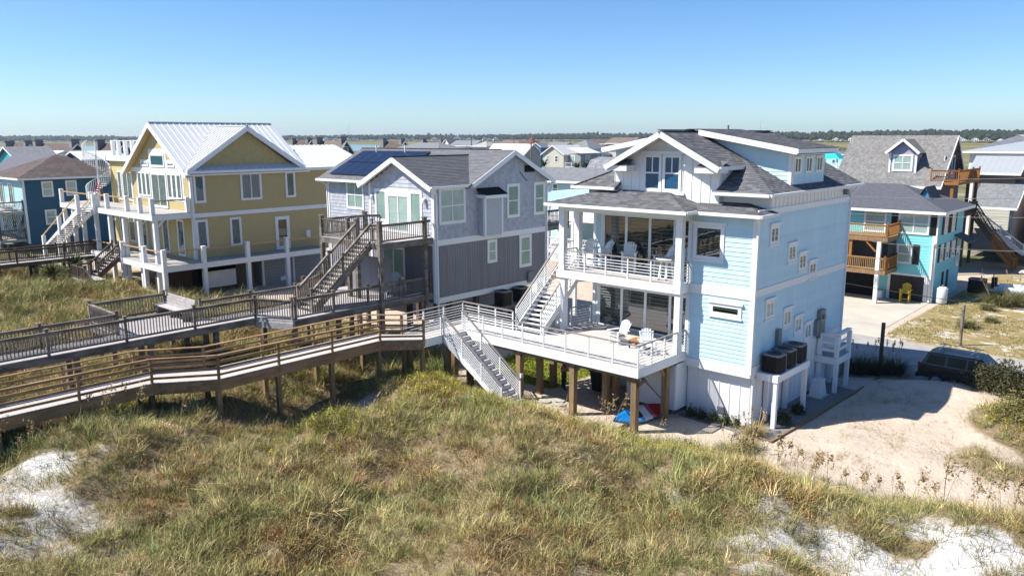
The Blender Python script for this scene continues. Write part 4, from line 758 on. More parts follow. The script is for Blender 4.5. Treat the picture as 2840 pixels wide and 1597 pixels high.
for r in range(2):
    for i in range(7):
        x0 = -45.1 + i * 1.0; v0 = .55 + r * 1.66
        c0 = Vector((x0 + .5, 30.95 + v0 * gcn, gr(30.95) + v0 * gsn)); nrm = Vector((0, -gsn, gcn)); a = c0 + nrm * .1; e = c0 + Vector((0, gcn, gsn)) * 1.6 + nrm * .1
        sp_ = bar('solar_panel', G, SOLAR, a, e, .965, .04)
box('meter_box', G, METERG, xg, xg + .2, 36.2, 36.65, 3.2, 3.85)
for x in (-45, -41, -37, -34.2, -31.9):
    for y in (28.9, 32, 35, 37.8): box('piling', G, DARKW, x - .13, x + .13, y - .13, y + .13, t1(x, y) - .1, 3.0)
b = MB(); b.box(-40, -34, 34, 37.5, .6, 3.0); b.build('storage_room', G, GREYS)
for i, (y, lb) in enumerate(((33.4, 'dark air conditioner on the timber stand by the grey house, nearer one'), (35.0, 'dark air conditioner on the timber stand by the grey house, farther one'))): condenser('air_conditioner', lb, -31.05, y, 2.3, .8, .8)
stn = box('condenser_stand', G, GREYW, -31.6, -30.5, 32.7, 35.6, 2.1, 2.3)
for y in (32.85, 35.4): box('stand_post', G, GREYW, -30.7, -30.55, y - .07, y + .07, .5, 2.1)
# decks of the grey house
gd = box('deck', G, GREYW, -35.1, -31.84, 19.9, 28.6, 3.28, 3.565); planks(gd, GREYD, -37.2, -31.86, 24.9, 28.6, 3.6, 'x'); planks(gd, GREYD, -35.1, -31.86, 19.9, 24.9, 3.6, 'x'); box('rim', gd, GREYW, -37.2, -31.82, 24.85, 28.6, 3.26, 3.56)
gu = box('deck', G, GREYW, -37.1, -31.75, 25.0, 28.62, 6.36, 6.65); planks(gu, GREYD, -37.08, -31.77, 25.0, 28.62, 6.69, 'x')
for x, y, z in ((-31.86, 25.05, 6.7), (-31.86, 28.1, 6.7), (-37.0, 25.1, 6.7), (-34.6, 25.1, 6.7), (-36.9, 28.0, 6.7), (-33.85, 25.1, 6.7)): box('tall_post', G, GREYW, x - .1, x + .1, y - .1, y + .1, t1(x, y) - .1, z + 1.1); box('post_cap', G, GREYW, x - .13, x + .13, y - .13, y + .13, z + 1.1, z + 1.15)
for A, B in (((-37.0, 25.1), (-36.9, 28.0)), ((-37.0, 25.1), (-33.85, 25.1)), ((-32.6, 25.1), (-31.86, 25.1)), ((-31.86, 25.1), (-31.86, 28.5)), ((-36.9, 28.0), (-36.3, 28.6))): picket_rail(G, A, B, 6.69, GREYW, post=False)
for A, B in (((-31.95, 20.0), (-31.95, 28.5)), ((-35.05, 22.0), (-37.1, 24.9))): picket_rail(G, A, B, 3.6, GREYW, posts_sp=2.1, postdrop=.35)
steps(G, GREYW, GREYD, 'y', 21.4, 25.2, -33.85, -32.6, 3.6, 6.69, 17, riser=DARKW)
for x in (-33.82, -32.63): picket_rail(G, (x, 21.35), (x, 25.2), (3.65, 6.75), GREYW, posts_sp=2.0, h=1.0)
for i in range(18): x = -36.6 + i * .2; box('screen_board', G, GREYP, x, x + .19, 26.6, 26.63, 3.6, 5.6)
for y in (20.0, 22.5): 
    for x in (-34.9, -32.1): box('piling', G, GREYW, x - .1, x + .1, y - .1, y + .1, t1(x, y) - .2, 3.3)
tag(dup(bpy.data.objects['adirondack_chair'], (-33.6, 27.6, 3.605), 1.2), 'white fan-back chair on the lower deck of the grey house', 'chair')
t = thing('crab_trap_pile', 'heap of grey nets on the lower deck of the grey house', 'nets', (-32.7, 27, 3.6)); b = MB(); rnd = random.Random(2)
for i in range(60): a = rnd.uniform(0, 6.3); r = rnd.uniform(.1, .5); b.bar((-32.6 + r * math.cos(a), 26.6 + r * 1.6 * math.sin(a), 3.62 + rnd.uniform(0, .45)), (-32.6 + r * math.cos(a + .9), 26.6 + 1.6 * r * math.sin(a + .9), 3.62 + rnd.uniform(0, .45)), .02, .02)
b.build('netting', t, GREYD)
# ================================================================ weathered boardwalk of the grey house
GW = thing('boardwalk', 'weathered grey boardwalk with picket rails and a bench platform', 'boardwalk', (-35, 12, t1(-35, 12)))
ZG = 3.6
g1 = box('walkway', GW, GREYW, -35.15, -33.72, -8, 19.95, ZG - .33, ZG - .036); planks(g1, GREYD, -35.15, -33.72, -8, 19.95, ZG, 'x')
b = MB(); b.prism([(-33.72, 18.95, ZG - .33), (-31.88, 19.78, ZG - .33), (-31.88, 19.95, ZG - .33), (-33.72, 19.95, ZG - .33)], (0, 0, .33)); b.build('walkway', GW, GREYD)
bar('side_beam', GW, GREYD, (-33.7, 18.93, ZG - .3), (-31.86, 19.76, ZG - .3), .05, .3)
g2 = box('platform', GW, GREYW, -38.35, -35.15, 13.15, 17.1, ZG - .33, ZG - .036); planks(g2, GREYD, -38.35, -35.15, 13.15, 17.1, ZG, 'y')
for A, B in (((-33.77, -8), (-33.77, 18.95)), ((-33.77, 18.95), (-31.95, 19.82)), ((-35.1, -8), (-35.1, 13.15)), ((-35.1, 13.15), (-38.3, 13.2)), ((-38.3, 13.2), (-38.3, 16.65)), ((-35.1, 16.9), (-35.05, 22.0))): picket_rail(GW, A, B, ZG, GREYW, posts_sp=3.05, h=.93, postdrop=.3)
bn = box('bench', GW, GREYD, -38.3, -35.3, 16.15, 16.6, ZG + .42, ZG + .47)
for i in range(4): box('back_board', bn, GREYD, -38.4, -35.3, 16.62 + i * .05, 16.66 + i * .05, ZG + .45 + i * .13, ZG + .57 + i * .13)
for x in (-38.2, -36.8, -35.45): box('bench_leg', bn, GREYW, x - .05, x + .05, 16.2, 16.85, ZG, ZG + .41)
for y in np.arange(-7, 20, 3.0):
    for x in (-34.95, -33.95): box('piling', GW, GREYW, x - .1, x + .1, y - .1, y + .1, t1(x, y) - .2, ZG - .3)
for x in (-38.1, -36.5): 
    for y in (13.4, 16.8): box('piling', GW, GREYW, x - .1, x + .1, y - .1, y + .1, t1(x, y) - .2, ZG - .3)
# ================================================================ yellow house
Yh = thing('yellow_house', 'ochre yellow house with white metal gable roofs and unfinished white decks', 'house', (-60, 32, .7))
xy = -54.78; YXp = ('x', xy); YYp = ('y', 26.37)
mk = .68; mz = lambda x: 13.2 - mk * abs(x + 59.7)
b = MB(); b.prism([(xy, 26.37, 3.1), (-64.65, 26.37, 3.1), (-64.65, 26.37, mz(-64.65) - .15), (-59.7, 26.37, 13.0), (xy, 26.37, mz(xy) - .15)], (0, 9.5, 0)); yw = b.build('wall', Yh, YEL)
b = MB(); b.box(-64.6, xy - .002, 35.8, 42.0, 3.1, 9.75); yw2 = b.build('wall', Yh, YEL)
ca, cb = 10.0, 12.72
b = MB(); b.prism([(xy, 26.55, 9.7), (xy, 35.05, 9.7), (xy, 30.8, 12.62)], (-3, 0, 0)); yg = b.build('wall', Yh, YEL)
def lapstuff(par, P, u0, u1, z0, z1, col, pitch=.12, lo=None, name='lap_siding'):
    b = MB(); n = int((z1 - z0) / pitch)
    for i in range(n):
        z = z0 + i * pitch; a, c = (u0, u1) if lo is None else lo(z + pitch * .8)
        if c - a < .05: continue
        pt = lambda uu, d, zz: (uu, P[1] - d, zz) if P[0] == 'y' else (P[1] + d, uu, zz)
        b.poly([pt(a, .024, z), pt(c, .024, z), pt(c, .006, z + pitch), pt(a, .006, z + pitch)]); b.poly([pt(a, 0, z), pt(c, 0, z), pt(c, .024, z), pt(a, .024, z)])
    o = b.build(name, par, col); o['kind'] = 'stuff'; return o
lapstuff(yw, YXp, 26.5, 42, 3.45, 6.42, YEL, .14); lapstuff(yw, YXp, 26.5, 42, 6.72, 9.7, YEL, .14); lapstuff(yw, YYp, -64.5, -54.9, 3.4, 9.5, YEL, .14)
shakes(yw, YYp, -64, -55, 9.9, 12.9, (.56, .45, .23), lo=lambda z: (-59.7 - (12.9 - z) / mk, -59.7 + (12.9 - z) / mk), h=.17, w0=.15, var=.07); shakes(yg, YXp, 27, 34.5, 10.05, 12.6, (.50, .395, .19), lo=lambda z: (30.8 - (12.6 - z) * 1.46, 30.8 + (12.6 - z) * 1.46), h=.17, w0=.15, var=.07)  # front gable shakes coloured paler than the side ones, for sunlight
for P, a, c in ((YXp, 26.34, 26.52), (YYp, -54.95, -54.74), (YYp, -64.7, -64.5)): pbox('corner_board', yw, WHITE, P, a, c, .003, .04, 3.3, 9.75)
pbox('band_board', yw, WHITE, YXp, 26.33, 42, 0, .05, 6.42, 6.72); pbox('band_board', yw, WHITE, YYp, -64.7, -54.73, 0, .05, 9.5, 9.85); pbox('band_board', yw, WHITE, YYp, -64.7, -54.73, 0, .05, 6.4, 6.85)
for y0, y1, z0, z1, nx in ((26.58, 27.44, 7.46, 9.5, 1), (30.2, 31.93, 7.45, 9.5, 2), (34.0, 34.88, 7.45, 9.48, 1), (26.5, 27.42, 4.15, 6.26, 1), (29.14, 30.05, 4.1, 6.24, 1)): window(Yh, YXp, y0, y1, z0, z1, .13, nx=nx, back=CURT, d=.012)
dr = window(Yh, YXp, 32.9, 34.15, 3.45, 6.02, .22, back=DOORB, name='door', d=.012)
for u0, u1, z0, z1 in ((-60.85, -58.5, 9.92, 10.9), (-62.5, -61.25, 9.95, 10.35), (-58.12, -56.88, 9.95, 10.35)): window(Yh, YYp, u0, u1, z0, z1, .12, glass=GLB, back=mat('teal_shade', (.03, .20, .19), .6), d=.036)
pbox('head_trim', yw, WHITE, YYp, -61.1, -58.2, .0, .05, 9.86, 11.25); pbox('window_surround', yw, WHITE, YYp, -63.6, -55.75, 0, .034, 7.5, 9.5); pbox('window_surround', yw, WHITE, YYp, -62.7, -56.7, 0, .034, 9.86, 10.45)
for u0 in (-63.35, -62.6, -61.85, -58.25, -57.5, -56.75): window(Yh, YYp, u0, u0 + .72, 7.65, 9.5, .09, back=CURT, d=.036)
window(Yh, YYp, -60.95, -58.4, 6.9, 9.5, .13, nx=2, back=CURT, name='sliding_door', d=.036)
for u0 in (-63.6, -61.7, -59.8, -57.3): window(Yh, YYp, u0, u0 + 1.1, 3.5, 6.2, .12, back=CURT, name='glass_door', d=.012)
# standing seam roofs: every panel its own piece
def seam_panels(par, P0, U, V, lo, hi, vlen, ulen, wd=.46, name='roof_panel', m=METAL):
    """panels run up the slope V, laid side by side along U; lo/hi give the v-range at u"""
    P0 = Vector(P0); U = Vector(U); V = Vector(V); Nn = U.cross(V); Nn = Nn if Nn.z > 0 else -Nn; n = max(1, round(ulen / wd))
    for i in range(n):
        u0, u1 = ulen * i / n, ulen * (i + 1) / n; a0, a1, b0, b1 = lo(u0), lo(u1), hi(u0), hi(u1)
        if max(b0 - a0, b1 - a1) < .05: continue
        b = MB(); p = lambda u, v, h: P0 + U * u + V * v + Nn * h
        b0, b1 = max(b0, a0 + .001), max(b1, a1 + .001)
        b.poly([p(u0, a0, 0), p(u1, a1, 0), p(u1, b1, 0), p(u0, b0, 0)])
        for uu, s in ((u0, a0), ):
            e = b0; b.poly([p(uu, s, .05), p(uu + .03, s, .05), p(uu + .03, e, .05), p(uu, e, .05)]); b.poly([p(uu, s, 0), p(uu, s, .05), p(uu, e, .05), p(uu, e, 0)]); b.poly([p(uu + .03, s, .05), p(uu + .03, s, 0), p(uu + .03, e, 0), p(uu + .03, e, .05)]); b.poly([p(uu, s, 0), p(uu + .03, s, 0), p(uu + .03, s, .05), p(uu, s, .05)])
        b.build(name, par, m)
mc, ms = math.cos(math.atan(mk)), math.sin(math.atan(mk)); XE = -54.3; cg = .645; cgc, cgs = math.cos(math.atan(cg)), math.sin(math.atan(cg)); YC = 30.75; ZC = 12.9
yr = slab([(-59.7, 25.85, 13.17), (XE, 25.85, mz(XE) - .03), (XE, 36, mz(XE) - .03), (-59.7, 36, 13.17)], .1).build('roof', Yh, WHITE)
vlm = 5.4 / mc
def mhi(u): # main slope right: cut where the cross gable covers it
    return vlm
def mlo(u):
    y = 25.85 + u; d = abs(y - YC); zc = ZC - cg * d
    return 0 if zc < mz(XE) else (zc - mz(XE)) / ms + .02
seam_panels(yr, (XE, 25.85, mz(XE)), (0, 1, 0), (-mc, 0, ms), mlo, mhi, vlm, 10.15)
yl = slab([(-59.7, 25.85, 13.17), (-59.7, 36, 13.17), (-65.1, 36, mz(-65.1) - .03), (-65.1, 25.85, mz(-65.1) - .03)], .1).build('roof', Yh, METAL)
for sgn in (-1, 1):
    ye = YC + sgn * 4.75; cr = slab([(-54.25, YC, ZC - .03), (-54.25, ye, ZC - .03 - cg * 4.75), (-54.9, ye, ZC - .03 - cg * 4.75), (-59.25, YC, ZC - .03)][::-sgn], .08).build('roof', Yh, WHITE)
    L2 = 4.75 / cgc
    def chi(u, L2=L2): x = -54.25 - u; zz = mz(x); return L2 if False else L2
    def clo(u):
        x = -54.25 - u; zm = mz(x); v = (zm - (ZC - cg * 4.75)) / cgs; return max(0, v)
    seam_panels(cr, (-54.25, ye, ZC - cg * 4.75), (-1, 0, 0), (0, -sgn * cgc, cgs), clo, chi, L2, 5.0)
    bar('rake_board', Yh, WHITE, (-54.22, YC, ZC - .17), (-54.22, ye, ZC - cg * 4.75 - .17), .05, .3)
    slab([(-54.3, YC, ZC - .2), (-54.3, ye, ZC - .2 - cg * 4.75), (-54.78, ye, ZC - .2 - cg * 4.75), (-54.78, YC, ZC - .2)][::-sgn], .02).build('soffit', Yh, WHITE)
pr4 = slab([(-54.2, 26.3, 9.78), (-54.2, 35.3, 9.78), (-54.76, 35.3, 10.06), (-54.76, 26.3, 10.06)], .05).build('roof', Yh, METAL)
seam_panels(pr4, (-54.2, 26.3, 9.79), (0, 1, 0), (-.894, 0, .447), lambda u: 0, lambda u: .62, .62, 9.0, .5)
for sgn in (-1, 1): e = -59.7 + sgn * 5.4; bar('rake_board', Yh, WHITE, (-59.7, 25.83, 13.0), (e, 25.83, mz(e) - .18), .05, .3); slab([(-59.7, 25.88, 12.98), (e, 25.88, mz(e) - .2), (e, 26.37, mz(e) - .2), (-59.7, 26.37, 12.98)][::sgn], .02).build('soffit', Yh, YEL if sgn < 0 else WHITE)
bar('gutter', Yh, WHITE, (XE + .1, 25.9, 9.66), (XE + .1, 42.2, 9.66), .14, .16); box('soffit', Yh, WHITE, xy, XE, 26.4, 42, 9.56, 9.59); bar('ridge_cap', Yh, METAL, (-59.7, 25.85, 13.22), (-59.7, 36, 13.22), .2, .05); bar('ridge_cap', Yh, METAL, (-54.25, YC, ZC + .03), (-59.2, YC, ZC + .03), .2, .05)
kz2 = lambda x: 11.42 - .33 * abs(x + 59.7)
y2 = slab([(-59.7, 35.9, 11.4), (XE, 35.9, kz2(XE) - .03), (XE, 42.3, kz2(XE) - .03), (-59.7, 42.3, 11.4)], .1).build('roof', Yh, WHITE); c2_, s2_ = math.cos(math.atan(.33)), math.sin(math.atan(.33)); seam_panels(y2, (XE, 35.9, kz2(XE)), (0, 1, 0), (-c2_, 0, s2_), lambda u: 0, lambda u: 5.4 / c2_, 5.7, 6.4)
# left flat-roofed wing with roof deck
wgx = box('wall', Yh, YEL, -71.4, -64.66, 27.4, 36, 3.1, 10.2); lapstuff(wgx, ('y', 27.4), -71.4, -64.7, 3.3, 9.9, mat('sunlit_yellow_siding', (.62, .50, .24), .7, .04, 2), .14)  # wing front in a lighter copy of the yellow, sunlight in the colour
box('parapet', Yh, WHITE, -71.7, -64.6, 27.1, 36.2, 10.2, 10.62)
for u0, u1 in ((-69.85, -69.05), (-68.9, -66.95)): window(Yh, ('y', 27.4), u0, u1, 6.95, 9.4, .12, nx=1 if u1 - u0 < 1 else 2, back=CURT, name='glass_door', d=.024)
for u0 in (-70.2, -68.4, -66.6): window(Yh, ('y', 27.4), u0, u0 + 1.2, 3.5, 6.1, .12, back=CURT, name='glass_door', d=.024)
for x in (-72.2, -71.0, -69.6, -68.2, -66.9): box('roof_deck_post', Yh, WHITE, x - .13, x + .13, 28.0, 28.26, 10.5, 11.9)
bar('roof_deck_rail', Yh, WHITE, (-72.2, 28.13, 11.85), (-66.9, 28.13, 11.85), .1, .05)
# spiral stair
sc = Vector((-71.9, 26.55)); n = 22; z0, z1 = 6.84, 10.75; ssb = cyl('spiral_staircase', Yh, WHITE, (sc.x, sc.y, 6.84), (sc.x, sc.y, 11.8), .06)
for i in range(n):
    a = -1.9 + i * 2 * math.pi * 1.15 / n; z = z0 + (z1 - z0) * (i + 1) / n; e = (sc.x + math.cos(a), sc.y + math.sin(a)); bar('tread', ssb, WHITE, (sc.x, sc.y, z), (*e, z), .3, .03); bar('baluster', ssb, WHITE, (*e, z), (*e, z + .95), .03, .03)
    a2 = a + 2 * math.pi * 1.15 / n / 2; bar('baluster', ssb, WHITE, (sc.x + math.cos(a2), sc.y + math.sin(a2), z), (sc.x + math.cos(a2), sc.y + math.sin(a2), z + 1.0), .03, .03)
    an = a + 2 * math.pi * 1.15 / n; bar('handrail', ssb, WHITE, (*e, z + .97), (sc.x + math.cos(an), sc.y + math.sin(an), z + .97 + (z1 - z0) / n), .05, .05)
# decks of the yellow house
DG = mat('grey_deck_subfloor', (.36, .34, .315), .85, .12, 3)
du = box('deck', Yh, WHITE, -72.4, -54.86, 23.5, 26.35, 6.42, 6.8); box('floor', du, DG, -72.38, -54.88, 23.52, 26.34, 6.801, 6.84)
dw = box('deck', Yh, WHITE, -66, -53.3, 23.3, 26.35, 2.98, 3.36); box('floor', dw, DG, -65.98, -53.32, 23.32, 26.34, 3.361, 3.4)
dw2 = box('deck', Yh, WHITE, -54.76, -53.3, 26.36, 36.5, 2.98, 3.36); box('floor', dw2, DG, -54.75, -53.32, 26.35, 36.48, 3.361, 3.4)
for x in (-72.2, -65.9, -64.7, -62.8, -59.2, -57.0, -55.05): box('deck_post', Yh, WHITE, x - .14, x + .14, 23.5, 23.78, 6.42, 7.95)
box('deck_post', Yh, WHITE, -55.12, -54.86, 26.0, 26.26, 6.84, 7.95)
for x in (-72.2, -70.2, -68.2, -65.5, -62.8, -60.2, -57.6, -55.05): box('support_post', Yh, WHITE, x - .14, x + .14, 23.62, 23.9, t1(x, 23.6) - .1, 6.42)
for x, y in ((-53.45, 23.45), (-53.45, 26.3), (-53.45, 29.7), (-53.45, 33.0), (-53.45, 36.2), (-60.3, 23.45), (-56.5, 23.45)):
    box('deck_post', Yh, WHITE, x - .14, x + .14, y - .14, y + .14, 2.98, 4.55); box('support_post', Yh, WHITE, x - .14, x + .14, y - .14, y + .14, t1(x, y) - .1, 2.98)
for A, B in (((-64.7, 23.64, 7.8), (-55.05, 23.64, 7.8)), ((-72.2, 23.64, 7.75), (-65.9, 23.64, 7.75)), ((-55, 23.64, 7.75), (-55, 26.1, 7.75)), ((-60.3, 23.45, 4.35), (-53.45, 23.45, 4.35)), ((-53.45, 23.45, 4.35), (-53.45, 26.3, 4.35)), ((-53.45, 26.3, 4.3), (-53.45, 29.7, 4.3)), ((-53.45, 29.7, 4.3), (-53.45, 36.2, 4.3)), ((-60.3, 23.5, 4.2), (-66, 23.5, 4.2))): bar('temporary_rail', Yh, RAWW, A, B, .04, .09)
for x in (-62.8, -60.2, -57.6, -55.05):
    bar('knee_brace', Yh, WHITE, (x, 23.8, 5.85), (x, 24.4, 6.42), .1, .1)
st = steps(Yh, WHITE, DG, 'x', -64.75, -73.0, 22.2, 23.45, 6.84, 3.2, 18)
for y in (22.2, 23.4): bar('temporary_rail', Yh, RAWW, (-64.75, y, 7.75), (-73.2, y, 4.1), .05, .1)
for x, z in ((-64.7, 6.84), (-69.0, 4.95), (-73.1, 3.1)):
    for y in (22.22, 23.38): box('stair_post', Yh, WHITE, x - .13, x + .13, y - .13, y + .13, z - .5 if x > -73 else t1(x, y), z + 1.0)
# ground level screens of the yellow house
box('plank_screen', Yh, DARKW, -55.4, -55.3, 23.6, 26.2, .8, 2.85)
for i in range(14): box('plank', Yh, mat('dark_stained_plank', (.055, .03, .02), .7, .2, 5), -55.29, -55.26, 23.65 + i * .18, 23.82 + i * .18, .85, 2.8)
lapstuff(box('board_screen', Yh, WHITE2, -54.95, -54.85, 26.8, 29.4, 1.2, 2.4), ('x', -54.85), 26.8, 29.4, 1.2, 2.4, WHITE2, .12)
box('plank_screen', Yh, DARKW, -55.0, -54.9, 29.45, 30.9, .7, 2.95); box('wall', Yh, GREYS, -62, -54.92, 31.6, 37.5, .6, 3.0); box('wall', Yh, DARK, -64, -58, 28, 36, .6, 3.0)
for y in (31.6, 34.3): box('post', Yh, WHITE2, -54.95, -54.8, y, y + .16, .6, 3.0)
box('wall_vent', Yh, WHITE, -54.92, -54.86, 33.2, 33.9, .95, 1.25); box('electric_panel', Yh, WHITE, -54.75, -54.6, 35.6, 35.95, 4.2, 4.75)
t = thing('step_ladder', 'red step ladder on the upper deck of the yellow house', 'ladder', (-70, 25.9, 6.84))
for s in (-.3, .3):
    bar('rail', t, RED, (-70.2 + s, 25.5, 6.85), (-70.2 + s, 25.9, 8.45), .05, .04); bar('rail', t, RED, (-70.2 + s, 26.3, 6.85), (-70.2 + s, 25.9, 8.45), .05, .04)
for i in range(5): bar('step', t, RED, (-70.5, 25.57 + i * .07, 7.12 + i * .28), (-69.9, 25.57 + i * .07, 7.12 + i * .28), .09, .03)
# old dark walkway in front of the yellow house
OW = thing('boardwalk', 'dark old picket-railed boardwalk in front of the yellow house', 'boardwalk', (-66.7, 16, t1(-66.7, 16)))
ow = box('walkway', OW, DARKW, -67.6, -65.8, 2, 24.6, 2.7, 2.965); planks(ow, GREYD, -67.6, -65.8, 2, 24.6, 3.0, 'x')
for x in (-65.85, -67.55): picket_rail(OW, (x, 2), (x, 24.5), 3.0, DARKW, posts_sp=3.2, h=.95)
for y in np.arange(2.5, 24.6, 2.4):
    for x in (-67.4, -66.0): box('piling', OW, DARKW, x - .1, x + .1, y - .1, y + .1, t1(x, y) - .1, 2.7)
LS = thing('landing_stairs', 'dark timber landing with steps up to the yellow house deck', 'stairs', (-61, 21, t1(-61, 21)))
steps(LS, DARKW, GREYD, 'y', 21.7, 23.3, -61.7, -60.5, 2.1, 3.4, 7)
for x in (-61.7, -60.5): picket_rail(LS, (x, 21.7), (x, 23.3), (2.15, 3.45), DARKW, posts_sp=1.6)
ld = box('landing', LS, DARKW, -61.8, -59.2, 20.3, 21.7, 1.85, 2.06); planks(ld, GREYD, -61.8, -59.2, 20.3, 21.7, 2.1, 'x')
for A, B in (((-61.75, 20.35), (-61.75, 21.65)), ((-61.75, 20.35), (-59.25, 20.35))): picket_rail(LS, A, B, 2.1, DARKW, posts_sp=1.3)
for x in (-61.6, -59.4):
    for y in (20.45, 21.55): box('post', LS, DARKW, x - .08, x + .08, y - .08, y + .08, t1(x, y) - .1, 1.85)
steps(LS, DARKW, DARKW, 'x', -59.2, -57.0, 20.35, 21.6, 2.1, .75, 7); picket_rail(LS, (-59.2, 20.38), (-57.0, 20.38), (2.1, .75), DARKW, posts_sp=2.2)
# ================================================================ houses behind and beside
def simple_house(name, label, x0, x1, y0, y1, zb, ze, zr, axis, wm_, rm, over=.4, hip=False, wins=(), trim=WHITE, th=.12, cat='house', group=None, face='yx', chim=()):
    """wins: (plane, u0, u1, z0, z1) with plane 'f' front (-Y) or 's' side (+X)"""
    t = thing(name, label, cat, ((x0 + x1) / 2, (y0 + y1) / 2, zb), group); xm, ym = (x0 + x1) / 2, (y0 + y1) / 2
    b = MB()
    if hip: b.box(x0, x1, y0, y1, zb, ze)
    elif axis == 'x': b.prism([(x1, y0, zb), (x1, y1, zb), (x1, y1, ze), (x1, ym, zr - .1), (x1, y0, ze)], (x0 - x1, 0, 0))
    else: b.prism([(x0, y0, zb), (x0, y0, ze), (xm, y0, zr - .1), (x1, y0, ze), (x1, y0, zb)], (0, y1 - y0, 0))
    wl_ = b.build('wall', t, wm_)
    X0, X1, Y0, Y1 = x0 - over, x1 + over, y0 - over, y1 + over
    if hip:
        if axis == 'x': h = (Y1 - Y0) / 2; r0, r1 = (X0 + h, ym, zr), (X1 - h, ym, zr)
        else: h = (X1 - X0) / 2; r0, r1 = (xm, Y0 + h, zr), (xm, Y1 - h, zr)
        e = [(X0, Y0, ze), (X1, Y0, ze), (X1, Y1, ze), (X0, Y1, ze)]
        F = [[e[0], e[1], r1, r0], [e[1], e[2], r1], [e[2], e[3], r0, r1], [e[3], e[0], r0]] if axis == 'x' else [[e[0], e[1], r0], [e[1], e[2], r1, r0], [e[2], e[3], r1], [e[3], e[0], r0, r1]]
    elif axis == 'x': k_ = (zr - ze) / (ym - y0); zl = ze - k_ * over; F = [[(X0, Y0, zl), (X1, Y0, zl), (X1, ym, zr), (X0, ym, zr)], [(X1, Y1, zl), (X0, Y1, zl), (X0, ym, zr), (X1, ym, zr)]]
    else: k_ = (zr - ze) / (xm - x0); zl = ze - k_ * over; F = [[(X1, Y0, zl), (X1, Y1, zl), (xm, Y1, zr), (xm, Y0, zr)], [(X0, Y1, zl), (X0, Y0, zl), (xm, Y0, zr), (xm, Y1, zr)]]
    for f in F: slab([(p[0], p[1], p[2] + th) for p in f], th).build('roof', t, rm)
    if hip:
        for a, c in (((X0, Y0), (X1, Y0)), ((X1, Y0), (X1, Y1))): bar('fascia', t, trim, (*a, ze), (*c, ze), .06, .2)
    elif axis == 'x':
        for p, q in (((X1, Y0, zl), (X1, ym, zr)), ((X1, Y1, zl), (X1, ym, zr)), ((X0, Y0, zl), (X1, Y0, zl))): bar('fascia', t, trim, p, q, .06, .22)
    else:
        for p, q in (((X0, Y0, zl), (xm, Y0, zr)), ((X1, Y0, zl), (xm, Y0, zr)), ((X1, Y0, zl), (X1, Y1, zl))): bar('fascia', t, trim, p, q, .06, .22)
    for P, u0, u1, z0, z1 in wins: window(t, ('y', y0) if P == 'f' else ('x', x1), u0, u1, z0, z1, .09, ny=2, back=BLIND if random.random() < .4 else CURT)
    for cx, cy, cw, cz in chim: box('chimney', t, CHIM, cx - cw, cx + cw, cy - cw, cy + cw, ze - 1, cz); box('chimney_cap', t, CHIM, cx - cw * 1.2, cx + cw * 1.2, cy - cw * 1.2, cy + cw * 1.2, cz, cz + .15)
    return t
# --- turquoise house across the road
Tq = simple_house('turquoise_house', 'turquoise two-storey house with black shutters across the road', -27.5, -15.25, 62.3, 69.6, 0, 6.6, 8.25, 'x', TEAL, SHD, .6, True)
TF = ('y', 62.3); TS = ('x', -15.25)
for P, u0, u1, z0, z1, nx in ((TF, -20.35, -18.75, 4.9, 6.5, 1), (TF, -17.9, -15.78, 4.95, 6.5, 2), (TF, -17.85, -16.78, 2.75, 4.2, 1), (TS, 63.95, 64.85, 4.9, 6.3, 1), (TS, 66.0, 66.9, 4.9, 6.3, 1), (TS, 63.5, 64.3, 2.9, 4.2, 1), (TS, 65.1, 65.9, 2.9, 4.2, 1), (TS, 66.8, 67.6, 2.9, 4.2, 1), (TS, 68.2, 69.1, 2.0, 3.6, 1)): window(Tq, P, u0, u1, z0, z1, .1, nx=nx, ny=2, back=BLIND, d=.01)
SHUT = mat('black_shutter', (.012, .009, .012), .6, .1, 4)
for P, u, z0, z1 in ((TF, -18.4, 4.95, 6.5), (TF, -15.72, 4.95, 6.5), (TF, -18.42, 2.75, 4.2), (TF, -16.72, 2.75, 4.2), (TS, 63.5, 4.9, 6.3), (TS, 64.95, 4.9, 6.3), (TS, 65.55, 4.9, 6.3), (TS, 67.0, 4.9, 6.3), (TS, 63.1, 2.9, 4.2), (TS, 64.4, 2.9, 4.2), (TS, 66.0, 2.9, 4.2), (TS, 67.7, 2.9, 4.2), (TS, 64.7, .6, 2.0), (TS, 66.0, .6, 2.0)): pbox('shutter', Tq, SHUT, P, u, u + .42, 0, .05, z0, z1)
for P, a, c in ((TF, -15.5, -15.2), (TS, 62.27, 62.5)): pbox('corner_board', Tq, WHITE, P, a, c, 0, .04, .0, 6.6)
b = MB(); b.box(-18.3, -15.72, 62.24, 62.3, 0, .02); pbox('garage_door', Tq, DOORB, TF, -18.1, -15.8, 0, .05, 0, 1.85); pbox('garage_trim', Tq, WHITE, TF, -18.3, -15.6, 0, .04, 1.86, 2.0); pbox('garage_trim', Tq, WHITE, TF, -18.32, -18.12, 0, .045, 0, 1.86); pbox('garage_trim', Tq, WHITE, TF, -15.78, -15.52, 0, .045, 0, 1.86)
pbox('garage_opening', Tq, DARK, TF, -24, -19.2, 0, .03, 0, 2.2); bar('downspout', Tq, WHITE, (-15.4, 62.2, 4.3), (-15.35, 62.15, .1), .1, .1); bar('downspout', Tq, WHITE, (-15.2, 62.1, 4.5), (-15.4, 62.2, 4.25), .1, .1)
for z0, z1 in ((4.55, 4.85), (2.15, 2.45)):
    pd = box('porch_deck', Tq, BROWN, -24.5, -17.72, 59.5, 62.25, z0, z1); picket_rail(Tq, (-24.4, 59.55), (-17.8, 59.55), z1, mat('tan_rail_timber', (.36, .22, .09), .7, .15, 4), h=.9, posts_sp=3.2); picket_rail(Tq, (-17.8, 59.55), (-17.8, 62.2), z1, ORANGEW, h=.9, posts_sp=2.6)
